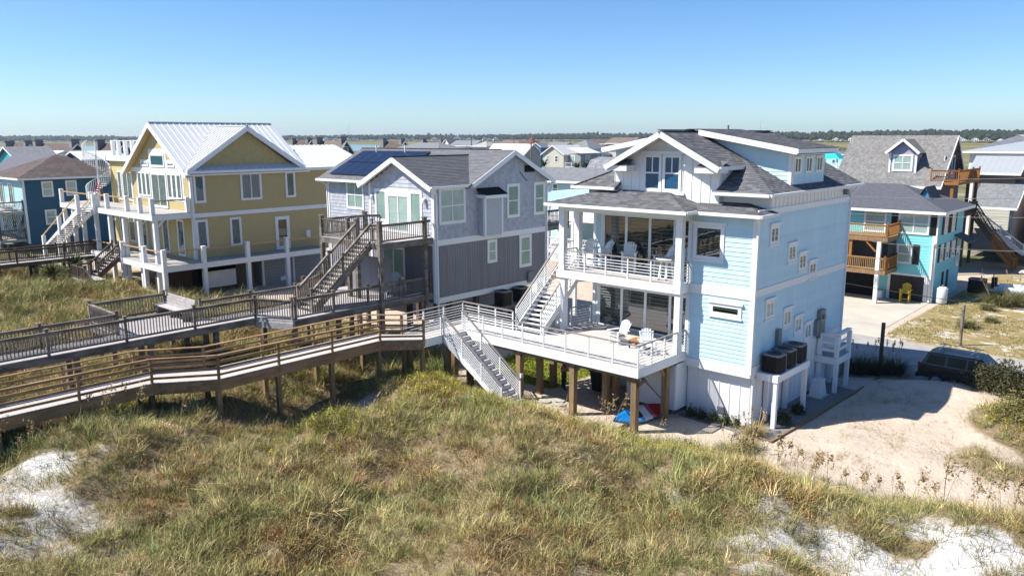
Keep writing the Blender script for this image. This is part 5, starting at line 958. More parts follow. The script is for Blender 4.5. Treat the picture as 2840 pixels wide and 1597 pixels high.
pst = box('porch_post', Tq, WHITE, -18.42, -18.16, 59.5, 59.76, 0, 4.55); box('porch_post', Tq, ORANGEW, -20.4, -20.2, 59.6, 59.8, 2.4, 4.55)
box('screen_room', Tq, mat('screen_mesh', (.03, .03, .035), .5), -24.4, -17.9, 60.4, 62.2, 2.45, 4.5); bar('knee_brace', Tq, ORANGEW, (-19.2, 59.6, 4.5), (-18.5, 59.6, 3.8), .1, .1)
fc_ = bpy.data.curves.new('house_number', 'FONT'); fc_.body = '2002'; fc_.size = .34; fc_.align_x = 'CENTER'; fc_.align_y = 'CENTER'; fc_.extrude = .004; fo = bpy.data.objects.new('tmp', fc_)
dg = bpy.context.evaluated_depsgraph_get(); fm = bpy.data.meshes.new_from_object(fo); fm.materials.append(METERG); fo2 = bpy.data.objects.new('house_number', fm); _link(fo2, Tq, Matrix.Translation((-18.29, 59.485, 1.72)) @ Matrix.Rotation(math.pi / 2, 4, 'X') @ Matrix.Rotation(-math.pi / 2, 4, 'Z')); bpy.data.objects.remove(fo)
b = MB(); b.prism([(-17.25, 64.6, 7.35), (-16.5, 64.6, 7.35), (-16.88, 64.6, 8.2)], (0, 1.5, 0)); b.build('roof_gablet', Tq, mat('bright_blue_siding', (.05, .26, .45), .6)); slab([(-16.88, 64.4, 8.3), (-16.3, 64.4, 7.3), (-16.3, 67, 7.3), (-16.88, 67, 8.3)], .06).build('gablet_roof', Tq, SHD); slab([(-16.88, 64.4, 8.3), (-16.88, 67, 8.3), (-17.45, 67, 7.3), (-17.45, 64.4, 7.3)], .06).build('gablet_roof', Tq, SHD)
slab([(-15.25, 67.3, 4.6), (-14.2, 67.3, 4.1), (-14.2, 69.5, 4.1), (-15.25, 69.5, 4.6)], .1).build('side_awning', Tq, SHD)
adirondack('tall yellow fan-back chair by the dark garage door', (-16.75, 61.4, .025), .1, YELP, True)
t = thing('propane_tank', 'white upright propane tank at the corner of the turquoise house', 'tank', (-14.7, 62.7, 0)); cyl('tank', t, WHITE2, (-14.6, 62.6, .1), (-14.6, 62.6, 1.15), .36, 20); cyl('tank_top', t, WHITE2, (-14.6, 62.6, 1.15), (-14.6, 62.6, 1.25), .26, 20); cyl('valve', t, METERG, (-14.6, 62.6, 1.25), (-14.6, 62.6, 1.4), .07); cyl('foot_ring', t, WHITE2, (-14.6, 62.6, 0), (-14.6, 62.6, .1), .3, 20)
t = box('planter_box', None, WHITE, -18.95, -18.45, 61.6, 62.1, .02, .6); tag(t, 'white box beside the dark garage door', 'box')
# --- violet A-frame style house
Pu = simple_house('violet_house', 'violet house with steep taupe roof, white dormer and orange balcony', -27.3, -19.0, 76, 83.5, 0.5, 8.1, 11.95, 'x', PURPDK, SHP, .5)
b = MB(); b.prism([(-23.2, 76.6, 8.4), (-21.0, 76.6, 8.4), (-21.0, 76.6, 10.6), (-22.1, 76.6, 11.6), (-23.2, 76.6, 10.6)], (0, 3.2, 0)); b.build('dormer', Pu, PURPLE); window(Pu, ('y', 76.6), -22.95, -21.25, 8.9, 10.4, .14, nx=2, ny=2, back=BLIND)
slab([(-22.1, 76.2, 11.75), (-20.7, 76.2, 10.55), (-20.7, 80, 10.55), (-22.1, 80, 11.75)], .08).build('dormer_roof', Pu, SHP); slab([(-22.1, 76.2, 11.75), (-22.1, 80, 11.75), (-23.5, 80, 10.55), (-23.5, 76.2, 10.55)], .08).build('dormer_roof', Pu, SHP)
for s in (-1, 1): bar('rake_board', Pu, WHITE, (-22.1, 76.18, 11.7), (-22.1 + s * 1.42, 76.18, 10.5), .05, .22); box('corner_board', Pu, WHITE, -22.1 + s * 1.1 - .08, -22.1 + s * 1.1 + .08, 76.55, 76.6, 8.4, 10.6)
cyl('round_window', Pu, WHITE, (-21.0, 78, 10.2), (-20.95, 78, 10.2), .28, 16)
window(Pu, ('x', -19.0), 77.6, 79.4, 8.3, 10.3, .12, nx=2, back=CURT); window(Pu, ('x', -19.0), 80.2, 81.2, 8.3, 10.3, .12, back=CURT)
for u0 in (-27, -24.5, -20.5): window(Pu, ('y', 76), u0, u0 + 1.2, 6.4, 7.8, .1, back=BLIND)
bal = box('balcony', Pu, ORANGEW, -19.5, -17.3, 75.9, 83.4, 7.85, 8.1)
for A, B in (((-19.5, 75.95), (-17.35, 75.95)), ((-17.35, 75.95), (-17.35, 83.3))): picket_rail(Pu, A, B, 8.1, ORANGEW, h=1.0, posts_sp=2.5, sp=.16)
for x, y in ((-17.8, 76.2), (-17.45, 83.0), (-17.45, 80)): box('post', Pu, ORANGEW if y < 77 else DARKW, x - .12, x + .12, y - .12, y + .12, .3, 7.85)
bal2 = box('balcony', Pu, DARKW, -19.0, -17.3, 76.3, 83.4, 4.9, 5.1); picket_rail(Pu, (-19.0, 76.4), (-17.4, 76.4), 5.1, DARKW, h=1.0); picket_rail(Pu, (-17.4, 76.4), (-17.4, 83.3), 5.1, DARKW, h=1.0)
steps(Pu, DARKW, DARKW, 'x', -17.3, -15.6, 82.2, 83.4, 4.9, 2.5, 11); steps(Pu, ORANGEW, DARKW, 'x', -15.6, -13.6, 82.2, 83.4, 2.4, 0.1, 10)
for y in (82.2, 83.4): picket_rail(Pu, (-17.3, y), (-15.6, y), (4.95, 2.5), DARKW, posts_sp=2.6); picket_rail(Pu, (-15.6, y), (-13.6, y), (2.45, .15), ORANGEW, posts_sp=2.6)
# --- grey garage and roofs to the right
gg = simple_house('grey_garage', 'white-walled garage with a dark shingle roof beside the violet house', -18.2, -14.9, 87, 94, 1.0, 5.4, 7.6, 'x', GREYS, SHF, .3); lapstuff(box('wall', gg, WHITE2, -18.1, -15.2, 86.7, 86.95, 3.2, 5.2), ('y', 86.7), -18.1, -15.2, 3.2, 5.2, CREAM, .25); steps(gg, WHITE2, WHITE2, 'x', -17.4, -13.4, 84.6, 85.8, 4.2, 1.2, 14); picket_rail(gg, (-17.4, 84.6), (-13.4, 84.6), (4.2, 1.2), WHITE2, posts_sp=2.4)
simple_house('white_house', 'white house with a grey metal hip roof at the right edge', -21.3, -11, 97, 112, 1, 10.3, 12.0, 'x', WHITE2, METALG, .6, True, wins=[('f', -14.5, -13.4, 7.2, 9.0), ('f', -18, -17, 7.2, 9.0)])
simple_house('shingled_house', 'tan shingled house with a pale metal porch roof', -19.2, -15.6, 90, 95, 1, 8.6, 9.9, 'x', mat('tan_shingle_wall', (.20, .16, .13), .9, .3, 8), METALG, .5)
simple_house('small_house', 'small pale blue house with a light metal roof below the tan one', -19, -15.2, 96, 101, 1, 6.9, 8.6, 'x', PALEB, METALG, .5, wins=[('f', -17.6, -16.2, 4.9, 6.3)])
simple_house('brick_red_roof_house', 'low pink house with a red-brown roof at the right edge', -13.2, -4, 88, 97, .5, 7.4, 8.9, 'x', mat('pale_pink_wall', (.48, .36, .31), .7), SHR, .5)
simple_house('low_grey_house', 'low house with a broad grey roof at the far right', -12, 2, 150, 162, .5, 9.3, 11.2, 'x', WHITE2, SHF, .5, True)
# --- houses left of the yellow house
Bl = simple_house('blue_house', 'blue house with a shade-darkened side and a brown hip roof left of the yellow house', -101, -91.25, 26.32, 36.5, 1.0, 8.0, 10.2, 'y', BLUEDK, SHB, .5, True)
for y0, y1, z0, z1 in ((28.05, 29.15, 6.1, 7.72), (30.35, 31.45, 6.1, 7.72), (28.1, 29.2, 3.2, 4.78)): window(Bl, ('x', -91.25), y0, y1, z0, z1, .13, ny=2, back=BLIND, d=.01)
pbox('corner_board', Bl, WHITE, ('x', -91.25), 26.28, 26.5, 0, .04, 1.4, 7.9); lapstuff(box('wall', Bl, PALEB, -101, -91.3, 26.28, 26.32, 1.5, 7.9), ('y', 26.28), -101, -91.3, 1.6, 7.9, PALEB, .25)  # paler front cladding puts the sunlight into the wall colour
for x in (-95.6, -98.8): window(Bl, ('y', 26.28), x, x + 1.5, 5.2, 7.5, .12, nx=2, back=CURT, d=.03); window(Bl, ('y', 26.28), x, x + 1.5, 2.2, 4.4, .12, nx=2, back=CURT, d=.03)
for z in (4.75, 1.9): box('porch_deck', Bl, GREYD, -104, -91.4, 23.8, 26.2, z - .25, z); picket_rail(Bl, (-104, 23.85), (-91.5, 23.85), z, GREYW, h=1.0, posts_sp=3); picket_rail(Bl, (-91.5, 23.85), (-91.5, 26.2), z, GREYW, h=1.0, posts_sp=3)
for x in (-104, -97.5, -91.6): box('post', Bl, GREYW, x - .12, x + .12, 23.8, 24.04, .5, 4.6)
dup(bpy.data.objects['adirondack_chair'], (-94.2, 25.2, 4.76), .3, 'white fan-back chair on the balcony of the dark-sided blue house, left'); dup(bpy.data.objects['adirondack_chair'], (-92.3, 25.3, 4.76), -.3, 'white fan-back chair on the balcony of the dark-sided blue house, right')
for i in range(14): bar('lattice', Bl, DARKW, (-91.55, 23.9 + i * .17, 2.0), (-91.55, 23.9 + (i + 6) * .17 if i < 8 else 26.2, 4.4), .03, .05)
simple_house('teal_gable_house', 'bright teal gabled house at the left edge', -153, -144.2, 41.2, 47, 1, 9.1, 10.7, 'y', mat('bright_teal_siding', (.03, .38, .46), .6), SHF, .5)
simple_house('purple_grey_roof_house', 'house with a plum-grey roof behind the dark-sided blue house', -133.3, -114.9, 34.5, 42, 1, 7.4, 9.9, 'x', GREYS, mat('plum_grey_roof', (.12, .115, .14), .9, .15, 3, bump=.4), .5)
simple_house('white_roof_cottage', 'slate blue cottage with a white roof between the left houses', -149.9, -141.3, 50.2, 57, 1, 8.7, 9.9, 'y', mat('slate_blue_siding', (.10, .12, .19), .6), SHW, .5)
simple_house('white_long_house', 'long low white building behind the left cottages', -191.4, -166.5, 53.7, 58, 1, 8.9, 9.7, 'x', WHITE2, SHW, .3)
# brown cottages with chimneys along the lagoon
bcs = [(-235, -221, 63.8, 69, 10.65), (-201.4, -180.3, 59.9, 66, 10.95), (-184.9, -173.9, 67, 73, 10.95), (-252.7, -242.5, 159, 164, 11.1), (-165.4, -154.8, 110.2, 115, 11.3), (-210.2, -200, 166, 171, 10.9), (-232.3, -221.1, 203, 208, 10.7), (-330, -306, 90, 98, 10.6)]
bl = ['dark brown cottage with a chimney at the far left edge', 'broad dark brown cottage with two chimneys behind the dark-sided blue house', 'dark brown cottage with a tall chimney beside the spiral stair', 'brown cottage with chimneys right behind the yellow metal roof', 'light brown cottage with a grey gable between yellow and grey houses', 'brown-roofed cottage with two chimneys beyond the solar panels', 'brown cottage beside the narrow white gable', 'distant brown cottage left of the lagoon']
for (a, c, y0, y1, zr), lb in zip(bcs, bl):
    t = simple_house('brown_cottage', lb, a, c, y0, y1, .5, zr - 3.2, zr, 'x', mat('brown_grey_siding', (.13, .115, .105), .8, .1, 2), SHB if a < -175 else SHBL, .6, chim=((a + 1, (y0 + y1) / 2 - 1, .8, zr + .8), (c - 1.2, (y0 + y1) / 2, .8, zr + .9)), group=None)
    window(t, ('x', c), (y0 + y1) / 2 - 1, (y0 + y1) / 2 + .8, zr - 2.6, zr - 1.2, .15, back=CURT)
# middle distance between the grey and the pale blue house
simple_house('long_teal_house', 'long grey-roofed house with turquoise walls behind the grey house', -58, -48.3, 66, 74, .5, 7.55, 8.6, 'x', PALEB, SHF, .6, wins=[('f', -54, -53.2, 6.0, 7.2), ('f', -51.5, -50.8, 6.0, 7.2)])
b = MB(); gm_ = thing('gambrel_house', 'house with a speckled grey gambrel roof', 'house', (-65.5, 93.5, .5)); b.prism([(-67.2, 89.6, 1), (-67.2, 89.6, 7.0), (-67.2, 91, 8.7), (-67.2, 93, 9.1), (-67.2, 95, 8.7), (-67.2, 96.4, 7.0), (-67.2, 96.4, 1)], (3.3, 0, 0)); b.build('wall', gm_, GREYS)
SPK = mat('speckled_roof', (.25, .25, .27), .9, .5, 6, bump=.6, bscale=9, col2=(.16, .16, .18))
for p, q in (((89.3, 7.0), (91, 8.9)), ((91, 8.9), (93, 9.25)), ((93, 9.25), (95, 8.9)), ((95, 8.9), (96.7, 7.0))): slab([(-67.5, p[0], p[1]), (-63.6, p[0], p[1]), (-63.6, q[0], q[1]), (-67.5, q[0], q[1])], .1).build('roof', gm_, SPK)
ch = simple_house('cream_house', 'cream house with a white roof and a grey balcony front', -124.8, -118.3, 148.7, 158, .5, 8.1, 10.05, 'y', CREAM, SHW, .4, wins=[('f', -123.6, -122.6, 6.2, 7.7), ('f', -121, -120, 6.2, 7.7)])
cw_ = box('wall', ch, GREYS, -118.28, -114.6, 150.5, 157.5, .5, 8.2); window(ch, ('y', 150.5), -117.5, -116.3, 5.9, 7.8, .12, back=BLIND); window(ch, ('x', -114.6), 152.4, 154, 5.9, 7.8, .12, back=BLIND); slab([(-118.4, 150, 9.6), (-114.1, 150, 8.3), (-114.1, 158, 8.3), (-118.4, 158, 9.6)], .12).build('roof', ch, SHW); box('balcony', ch, WHITE2, -118, -114, 148.8, 150.5, 4.9, 5.1); picket_rail(ch, (-118, 148.9), (-114.1, 148.9), 5.1, WHITE2, h=1.0, sp=.3); slab([(-116.5, 148.5, 5.2), (-112.2, 148.5, 4.4), (-112.2, 152, 4.4), (-116.5, 152, 5.2)], .1).build('porch_roof', ch, mat('blue_metal', (.05, .2, .5), .4)); box('wall', ch, mat('brick_grey', (.14, .135, .13), .9, .2, 6), -118.3, -114.6, 150.3, 150.49, .5, 4.5)
simple_house('powder_blue_house', 'powder blue house with a grey hip roof behind the cream one', -135.2, -128.6, 172.3, 180, .5, 9.0, 11.25, 'y', PALEB, SHF, .6, True, wins=[('s', 173, 174.4, 5.6, 8), ('s', 177, 178, 5.6, 8)])
simple_house('white_roof_house', 'house with a large white roof and grey gable behind the grey house', -145, -132.2, 150.1, 156.5, .5, 8.0, 10.3, 'x', GREYS, SHW, .6)
simple_house('cobalt_house', 'small cobalt blue gabled house in the middle distance', -198.2, -193.4, 229.3, 235, .5, 8.6, 9.95, 'y', mat('cobalt_siding', (.03, .14, .33), .6), SHF, .4)
simple_house('pale_roof_house', 'pale house with a grey-blue roof beside the cobalt one', -194.3, -186, 234, 240, .5, 8.9, 10.1, 'x', WHITE2, SHF, .4)
simple_house('long_brown_house', 'long taupe-roofed house with small white gables near the marsh', -232.8, -219.5, 246.4, 254, .5, 9.3, 10.95, 'x', CREAM, SHBL, .6, True)
simple_house('long_brown_house', 'second taupe-roofed house with a red-brown end near the marsh', -232.4, -225.7, 262, 268, .5, 9.2, 11.5, 'x', CREAM, SHR, .6, True)
simple_house('grey_hip_house', 'broad grey hip roof directly behind the grey house ridge', -138.9, -125.3, 114.9, 122, .5, 9.6, 10.85, 'x', GREYS, SHF, .5, True)
simple_house('narrow_white_house', 'narrow white gabled house rising above the grey hip roof', -191.6, -189.0, 177.9, 183, .5, 10.2, 11.6, 'y', WHITE, SHF, .3)
simple_house('row_house', 'grey-roofed house with a small white dormer near the shrubs', -187.2, -176.9, 177, 183, .5, 9.6, 11.05, 'x', WHITE2, SHF, .4)
simple_house('row_house', 'pale house with a light grey hip roof right of the shrubs', -165.2, -159.8, 165.4, 171, .5, 9.5, 10.9, 'x', WHITE2, mat('pale_grey_roof', (.32, .32, .31), .9), .5, True)
simple_house('far_brown_house', 'brown-roofed house with a white gable above the powder blue roof', -182.7, -174.3, 244.2, 251, .5, 9.7, 11.25, 'x', CREAM, SHB, .5)
simple_house('far_brown_house', 'brown-roofed house left of the pale blue gable', -153.6, -144.5, 216.2, 223, .5, 10.2, 11.75, 'x', CREAM, SHBL, .5)
hc = [('white', WHITE2), ('cream', CREAM), ('powder blue', PALEB), ('grey', GREYS)]; rcs = [('grey', SHF), ('brown', SHBL), ('pale', SHW), ('dark slate', SHD)]; rnd = random.Random(21)
for i in range(34):
    px = rnd.choice([rnd.uniform(1120, 1400), rnd.uniform(1480, 1780), rnd.uniform(960, 1120), rnd.uniform(30, 260), rnd.uniform(2260, 2420)]); D = rnd.uniform(250, 470); x, y = polar(px, D); wd = rnd.uniform(7, 11); cn, cm = hc[i % 4]; rn, rm_ = rcs[(i // 4 + i) % 4]; ze = rnd.uniform(6.2, 8.4); zr = min(ze + rnd.uniform(1.6, 2.6), 12 - .016 * D)
    t = simple_house('small_house', 'small %s house with a %s roof in the town near the marsh' % (cn, rn), x, x + wd, y, y + 8, .3, min(ze, zr - 1.2), zr, rnd.choice('xy'), cm, rm_, .4, rnd.random() < .3, group='small houses near the marsh')
    for u in (.2, .62): window(t, ('y', y), x + wd * u, x + wd * u + 1.1, zr - 3.9, zr - 2.6, .12, back=CURT)
for i in range(9): px = rnd.uniform(1100, 1800); D = rnd.uniform(200, 420); x, y = polar(px, D); t = thing('utility_pole', 'thin utility pole among the small houses near the marsh', 'pole', (x, y, .3), 'poles near the marsh'); cyl('pole', t, GREYW, (x, y, .3), (x, y, 12.2), .14); bar('crossarm', t, GREYW, (x - 1, y, 11.6), (x + 1, y, 11.6), .12, .12)
# white deck house behind the porch
wd_ = thing('white_deck_house', 'white stacked decks with braces seen between the grey and pale blue houses', 'house', (-41, 54, .3)); box('wall', wd_, PALEB, -46, -38, 56, 64, .3, 7.2)
for z in (2.6, 5.4): box('deck', wd_, WHITE, -46, -37.5, 52, 56, z - .3, z); picket_rail(wd_, (-46, 52.1), (-37.6, 52.1), z, WHITE, h=1.0, sp=.22, posts_sp=2.8)
for x in (-45.8, -43.1, -40.4, -37.7): box('post', wd_, WHITE, x - .13, x + .13, 52, 52.26, .3, 6.5)
for x in (-45.8, -43.1): bar('brace', wd_, WHITE, (x + .1, 52.1, 2.7), (x + 2.5, 52.1, 5.0), .12, .12); bar('brace', wd_, WHITE, (x + 2.5, 52.15, 2.7), (x + .1, 52.15, 5.0), .12, .12)
box('fence', wd_, ORANGEW, -46, -39, 51, 51.1, .3, 1.8); bar('brace', wd_, GREYW, (-34.6, 38.8, 2.8), (-33.6, 38.8, 6.2), .15, .15); box('rear_deck', G, GREYW, -36, -31.7, 38.2, 40.5, 6.2, 6.5); picket_rail(G, (-31.8, 38.2), (-31.8, 40.5), 6.5, GREYW)
# turquoise gazebo
gx0, gy0 = -52.3, 140.6; t = thing('gazebo', 'turquoise-roofed gazebo over a white deck in the gap behind the dormer', 'gazebo', (gx0, gy0, 0))
for x in (-1.6, 1.6):
    for y in (-1.5, 1.5): box('post', t, WHITE, gx0 + x - .12, gx0 + x + .12, gy0 + y - .12, gy0 + y + .12, .3, 8.2)
for i in range(4):
    q = [(-2.2, -2), (2.2, -2), (2.2, 2), (-2.2, 2)]; p, r = q[i], q[(i + 1) % 4]; mesh('roof', t, mat('turquoise_metal', (.03, .42, .42), .4), [(gx0 + p[0], gy0 + p[1], 8.2), (gx0 + r[0], gy0 + r[1], 8.2), (gx0, gy0, 9.8)], [(0, 1, 2)])
box('deck', t, WHITE, gx0 - 3, gx0 + 3, gy0 - 2.2, gy0 + 2.2, 5.4, 5.65); picket_rail(t, (gx0 - 3, gy0 - 2.2), (gx0 + 3, gy0 - 2.2), 5.65, WHITE, h=1, sp=.3)
t = thing('timber_deck', 'orange timber deck seen below the gazebo', 'deck', (-44, 118, 0)); box('deck', t, ORANGEW, -46, -40.5, 116, 119, 4.9, 5.2); picket_rail(t, (-46, 116), (-40.5, 116), 5.2, ORANGEW, h=1); box('post', t, ORANGEW, -45.9, -45.6, 116, 116.3, 0, 4.9); box('post', t, ORANGEW, -40.8, -40.5, 116, 116.3, 0, 4.9)
# ================================================================ overhead cables
def cable(label, px0, py0, px1, py1, Yd, r=.035, m=CHIM, sag=.4):
    def at(px, py): 
        d = [RT[i][0] * (px - 1420) / 2184.56 + RT[i][1] * (py - 798.5) / 2184.56 + RT[i][2] for i in range(3)]; s = Yd / d[1]; return Vector((d[0] * s, Yd, 12 + d[2] * s))
    a, c = at(px0, py0), at(px1, py1); d = c - a; a = a - d * .15; c = c + d * 1.2; cv = bpy.data.curves.new('cable', 'CURVE'); cv.dimensions = '3D'; s = cv.splines.new('POLY'); n = 24; s.points.add(n)
    for i in range(n + 1): p = a.lerp(c, i / n); s.points[i].co = (p.x, p.y, p.z - sag * (1 - (2 * i / n - 1) ** 2), 1)
    cv.bevel_depth = r; cv.bevel_resolution = 1; tmp = bpy.data.objects.new('tmp', cv); me = bpy.data.meshes.new_from_object(tmp); me.materials.append(m); bpy.data.objects.remove(tmp); o = bpy.data.objects.new('overhead_cable', me); _link(o, None, Matrix.Identity(4)); tag(o, label, 'cable')
cable('highest pale overhead cable, crossing in front of the orange balcony', 2375, 492, 2840, 474, 52, .014); cable('pale overhead cable over the roof of the turquoise house', 2368, 541, 2840, 530, 52, .016); cable('pale overhead cable just under the eave of the turquoise house', 2360, 588, 2840, 584, 52, .014); cable('pale overhead cable across the middle of the turquoise house', 2470, 672, 2840, 678, 52, .014); cable('black overhead cable hanging low before the dark garage door', 2350, 782, 2840, 840, 51, .02, BLACKM)
# ================================================================ parked vehicle
def wheel(par, x, y, r=.36):
    t = cyl('wheel', par, BLACKM, (x, y - .11, r), (x, y + .11, r), r, 20); cyl('rim', t, ACG, (x, y - .12, r), (x, y - .108, r), r * .62, 14); return t
SUV = thing('parked_suv', 'dark maroon suv with a roof rack parked on the road behind the sand', 'car', (-8, 41.9, 0))
PAINT = mat('maroon_car_paint', (.011, .007, .010), .22, .05, 3, spec=.6); x0, y0 = -10.3, 40.95; W2 = 1.85
prof = [(0.0, .45), (.0, .95), (.1, 1.12), (.32, 1.62), (.55, 1.7), (2.5, 1.7), (3.15, 1.14), (4.1, 1.0), (4.38, .85), (4.42, .45)]
v = []; n = len(prof)
for y, ins in ((0, 0), (W2, 0)):
    for px_, pz in prof: tap = .16 if pz > 1.2 else (.05 if pz > 1.0 else 0); v.append((x0 + px_, y0 + (tap if y == 0 else W2 - tap), pz))
f = [(i, (i + 1) % n, n + (i + 1) % n, n + i) for i in range(n)] + [tuple(range(n - 1, -1, -1)), tuple(range(n, 2 * n))]; body = mesh('body', SUV, PAINT, v, f); bm_ = body.modifiers.new('bevel', 'BEVEL'); bm_.width = .06; bm_.segments = 2
DGL = mat('dark_car_glass', (.006, .007, .009), .12, 0, 3, spec=.2)
def side_pane(pts, name='side_window'):
    for yy, s in ((y0, -1), (y0 + W2, 1)): mesh(name, SUV, DGL, [(x0 + a, yy + s * (.012) - s * (.05 + (z - 1.05) * .155), z) for a, z in pts], [tuple(range(len(pts)))])
side_pane([(.3, 1.17), (1.15, 1.15), (1.15, 1.6), (.48, 1.6)]); side_pane([(1.25, 1.15), (2.05, 1.14), (2.05, 1.6), (1.25, 1.6)]); side_pane([(2.13, 1.14), (3.0, 1.13), (2.62, 1.56), (2.13, 1.6)])
mesh('rear_window', SUV, DGL, [(x0 + .12, y0 + .25, 1.2), (x0 + .12, y0 + W2 - .25, 1.2), (x0 + .32, y0 + W2 - .32, 1.62), (x0 + .32, y0 + .32, 1.62)], [(0, 1, 2, 3)]); mesh('windscreen', SUV, DGL, [(x0 + 3.22, y0 + .22, 1.2), (x0 + 3.22, y0 + W2 - .22, 1.2), (x0 + 2.62, y0 + W2 - .28, 1.72), (x0 + 2.62, y0 + .28, 1.72)], [(0, 1, 2, 3)])
for yy in (y0 + .22, y0 + W2 - .22): bar('roof_rail', SUV, ACG, (x0 + .5, yy, 1.84), (x0 + 2.5, yy, 1.84), .04, .03)
for xx in (.8, 2.2): bar('crossbar', SUV, WHITE2, (x0 + xx, y0 + .2, 1.87), (x0 + xx, y0 + W2 - .2, 1.87), .05, .03)
for yy in (y0 + .02, y0 + W2 - .2): box('tail_light', SUV, RED, x0 - .02, x0 + .05, yy, yy + .18, .8, 1.15); box('headlight', SUV, ACG, x0 + 4.25, x0 + 4.42, yy, yy + .18, .72, .88)
box('bumper', SUV, BLACKM, x0 - .1, x0 + .05, y0 + .05, y0 + W2 - .05, .4, .62); box('licence_plate', SUV, WHITE, x0 - .03, x0 - .005, y0 + .75, y0 + 1.1, .85, 1.0); box('door_mirror', SUV, PAINT, x0 + 2.85, x0 + 3.05, y0 - .15, y0 + .02, 1.12, 1.28)
for wx in (.85, 3.5):
    for wy in (y0 + .1, y0 + W2 - .1): wheel(SUV, x0 + wx, wy)
# boats behind the turquoise house
for lb, x, y, sc in (('white open skiff on a trailer beside the turquoise house', -12.2, 68.0, 1.0), ('long white fishing boat behind the skiff', -8.2, 71.5, 1.25)):
    t = thing('boat', lb, 'boat', (x, y, .3)); n = 10; v = []; f = []
    for i in range(n):
        s = i / (n - 1); wd = .95 * sc * (1 if s < .55 else max(.03, 1 - ((s - .55) / .45) ** 2)); xx = x + s * 5.6 * sc
        for a, zz in ((-1, .95 + .2 * s), (-.85, .5), (0, .32), (.85, .5), (1, .95 + .2 * s), (.85, .93 + .2 * s), (.7, .62), (-.7, .62), (-.85, .93 + .2 * s)): v.append((xx, y + wd * a, zz * 1.0))
    for i in range(n - 1):
        for j in range(9): f.append((i * 9 + j, i * 9 + (j + 1) % 9, (i + 1) * 9 + (j + 1) % 9, (i + 1) * 9 + j))
    f += [tuple(range(9)), tuple(range((n - 1) * 9 + 8, (n - 1) * 9 - 1, -1))]; mesh('hull', t, mat('pale_gelcoat', (.52, .60, .64), .35), v, f, True); box('console', t, WHITE, x + 2 * sc, x + 2.6 * sc, y - .3, y + .3, .6, 1.5); box('outboard_motor', t, BLACKM, x - .35, x, y - .2, y + .2, .7, 1.5)
    for i in (-1, 1): bar('rail', t, ACG, (x + 1.6 * sc, y + i * .5, 1), (x + 2.2 * sc, y + i * .3, 2.1), .05, .05)
    box('canopy', t, WHITE2, x + 1.4 * sc, x + 3 * sc, y - .6, y + .6, 2.1, 2.16); bar('trailer', t, METERG, (x - .2, y, .3), (x + 6.8 * sc, y, .35), .1, .1)
    for i in (-1, 1): wheel(t, x + 1.2, y + i * .95, .3)
t = condenser('air_conditioner', 'brown air conditioner between the turquoise house and the skiff', -13.4, 67.5, .3, 1.1, 1.0)
# utility poles and posts
def pole(name, label, x, y, z0, z1, r=.12, m=GREYW, arm=False, cat='pole'):
    t = thing(name, label, cat, (x, y, z0)); cyl('pole', t, m, (x, y, z0), (x, y, z1), r)
    if arm: bar('crossarm', t, m, (x - 1, y, z1 - .6), (x + 1, y, z1 - .6), .1, .12)
    return t
pole('utility_pole', 'grey utility pole before the large white roof', -124.3, 143.8, .3, 11.0, .16, GREYW, True); pole('utility_pole', 'utility pole with a crossarm in the far middle', -205, 250, .3, 13.0, .2, GREYW, True)
pole('wooden_post', 'weathered wooden post standing in the dry lawn', -10.6, 50.6, 0, 2.4, .09, GREYW, cat='post'); pole('dark_post', 'dark sign post wrapped with cloth behind the ornamental grasses', -12.35, 42.0, 0, 2.6, .1, DARKW, cat='post'); 
for i, (px, D, hh) in enumerate(((968, 3200, 62), (2108, 3000, 70))):
    x, y = polar(px, D); t = thing('radio_mast', ('thin radio mast above the distant woods, left', 'thin radio mast above the distant woods, right')[i], 'mast', (x, y, -1)); bar('mast', t, ACG, (x, y, -1), (x, y, hh), .7, .7); bar('guy_ring', t, ACG, (x - .8, y, hh * .6), (x + .8, y, hh * .6), .5, .5)
# ================================================================ plants
R = np.random.default_rng(11)
def blades(n, rad, l0, l1, wd, lean0, lean1, droop=1.0, seg=3, base_z=0.0, az=None):
    """n tapering curved blades -> verts, tris"""
    a = R.uniform(0, 2 * np.pi, n) if az is None else az; r = rad * np.sqrt(R.uniform(0, 1, n)); b0 = np.stack([r * np.cos(a + R.normal(0, .8, n)), r * np.sin(a + R.normal(0, .8, n)), np.full(n, base_z)], -1)
    Ln = R.uniform(l0, l1, n); le = R.uniform(lean0, lean1, n); out = np.stack([np.cos(a), np.sin(a), 0 * a], -1); side = np.stack([-np.sin(a), np.cos(a), 0 * a], -1)
    V = []; 
    p = b0.copy(); th = le.copy()
    pts = [p.copy()]
    for s in range(seg):
        d = out * np.sin(th)[:, None] + np.array([0, 0, 1]) * np.cos(th)[:, None]; p = p + d * (Ln / seg)[:, None]; pts.append(p.copy()); th = th + droop * R.uniform(.25, .75, n)
    for s in range(seg): w_ = wd * (1 - s / seg * .75); V += [pts[s] - side * w_ / 2, pts[s] + side * w_ / 2]
    V.append(pts[seg]); V = np.stack(V, 1); k = V.shape[1]; F = []
    o = np.arange(n) * k
    for s in range(seg - 1): q = 2 * s; F += [np.stack([o + q, o + q + 1, o + q + 3], -1), np.stack([o + q, o + q + 3, o + q + 2], -1)]
    q = 2 * (seg - 1); F.append(np.stack([o + q, o + q + 1, o + q + 2], -1)); return V.reshape(-1, 3), np.concatenate(F)
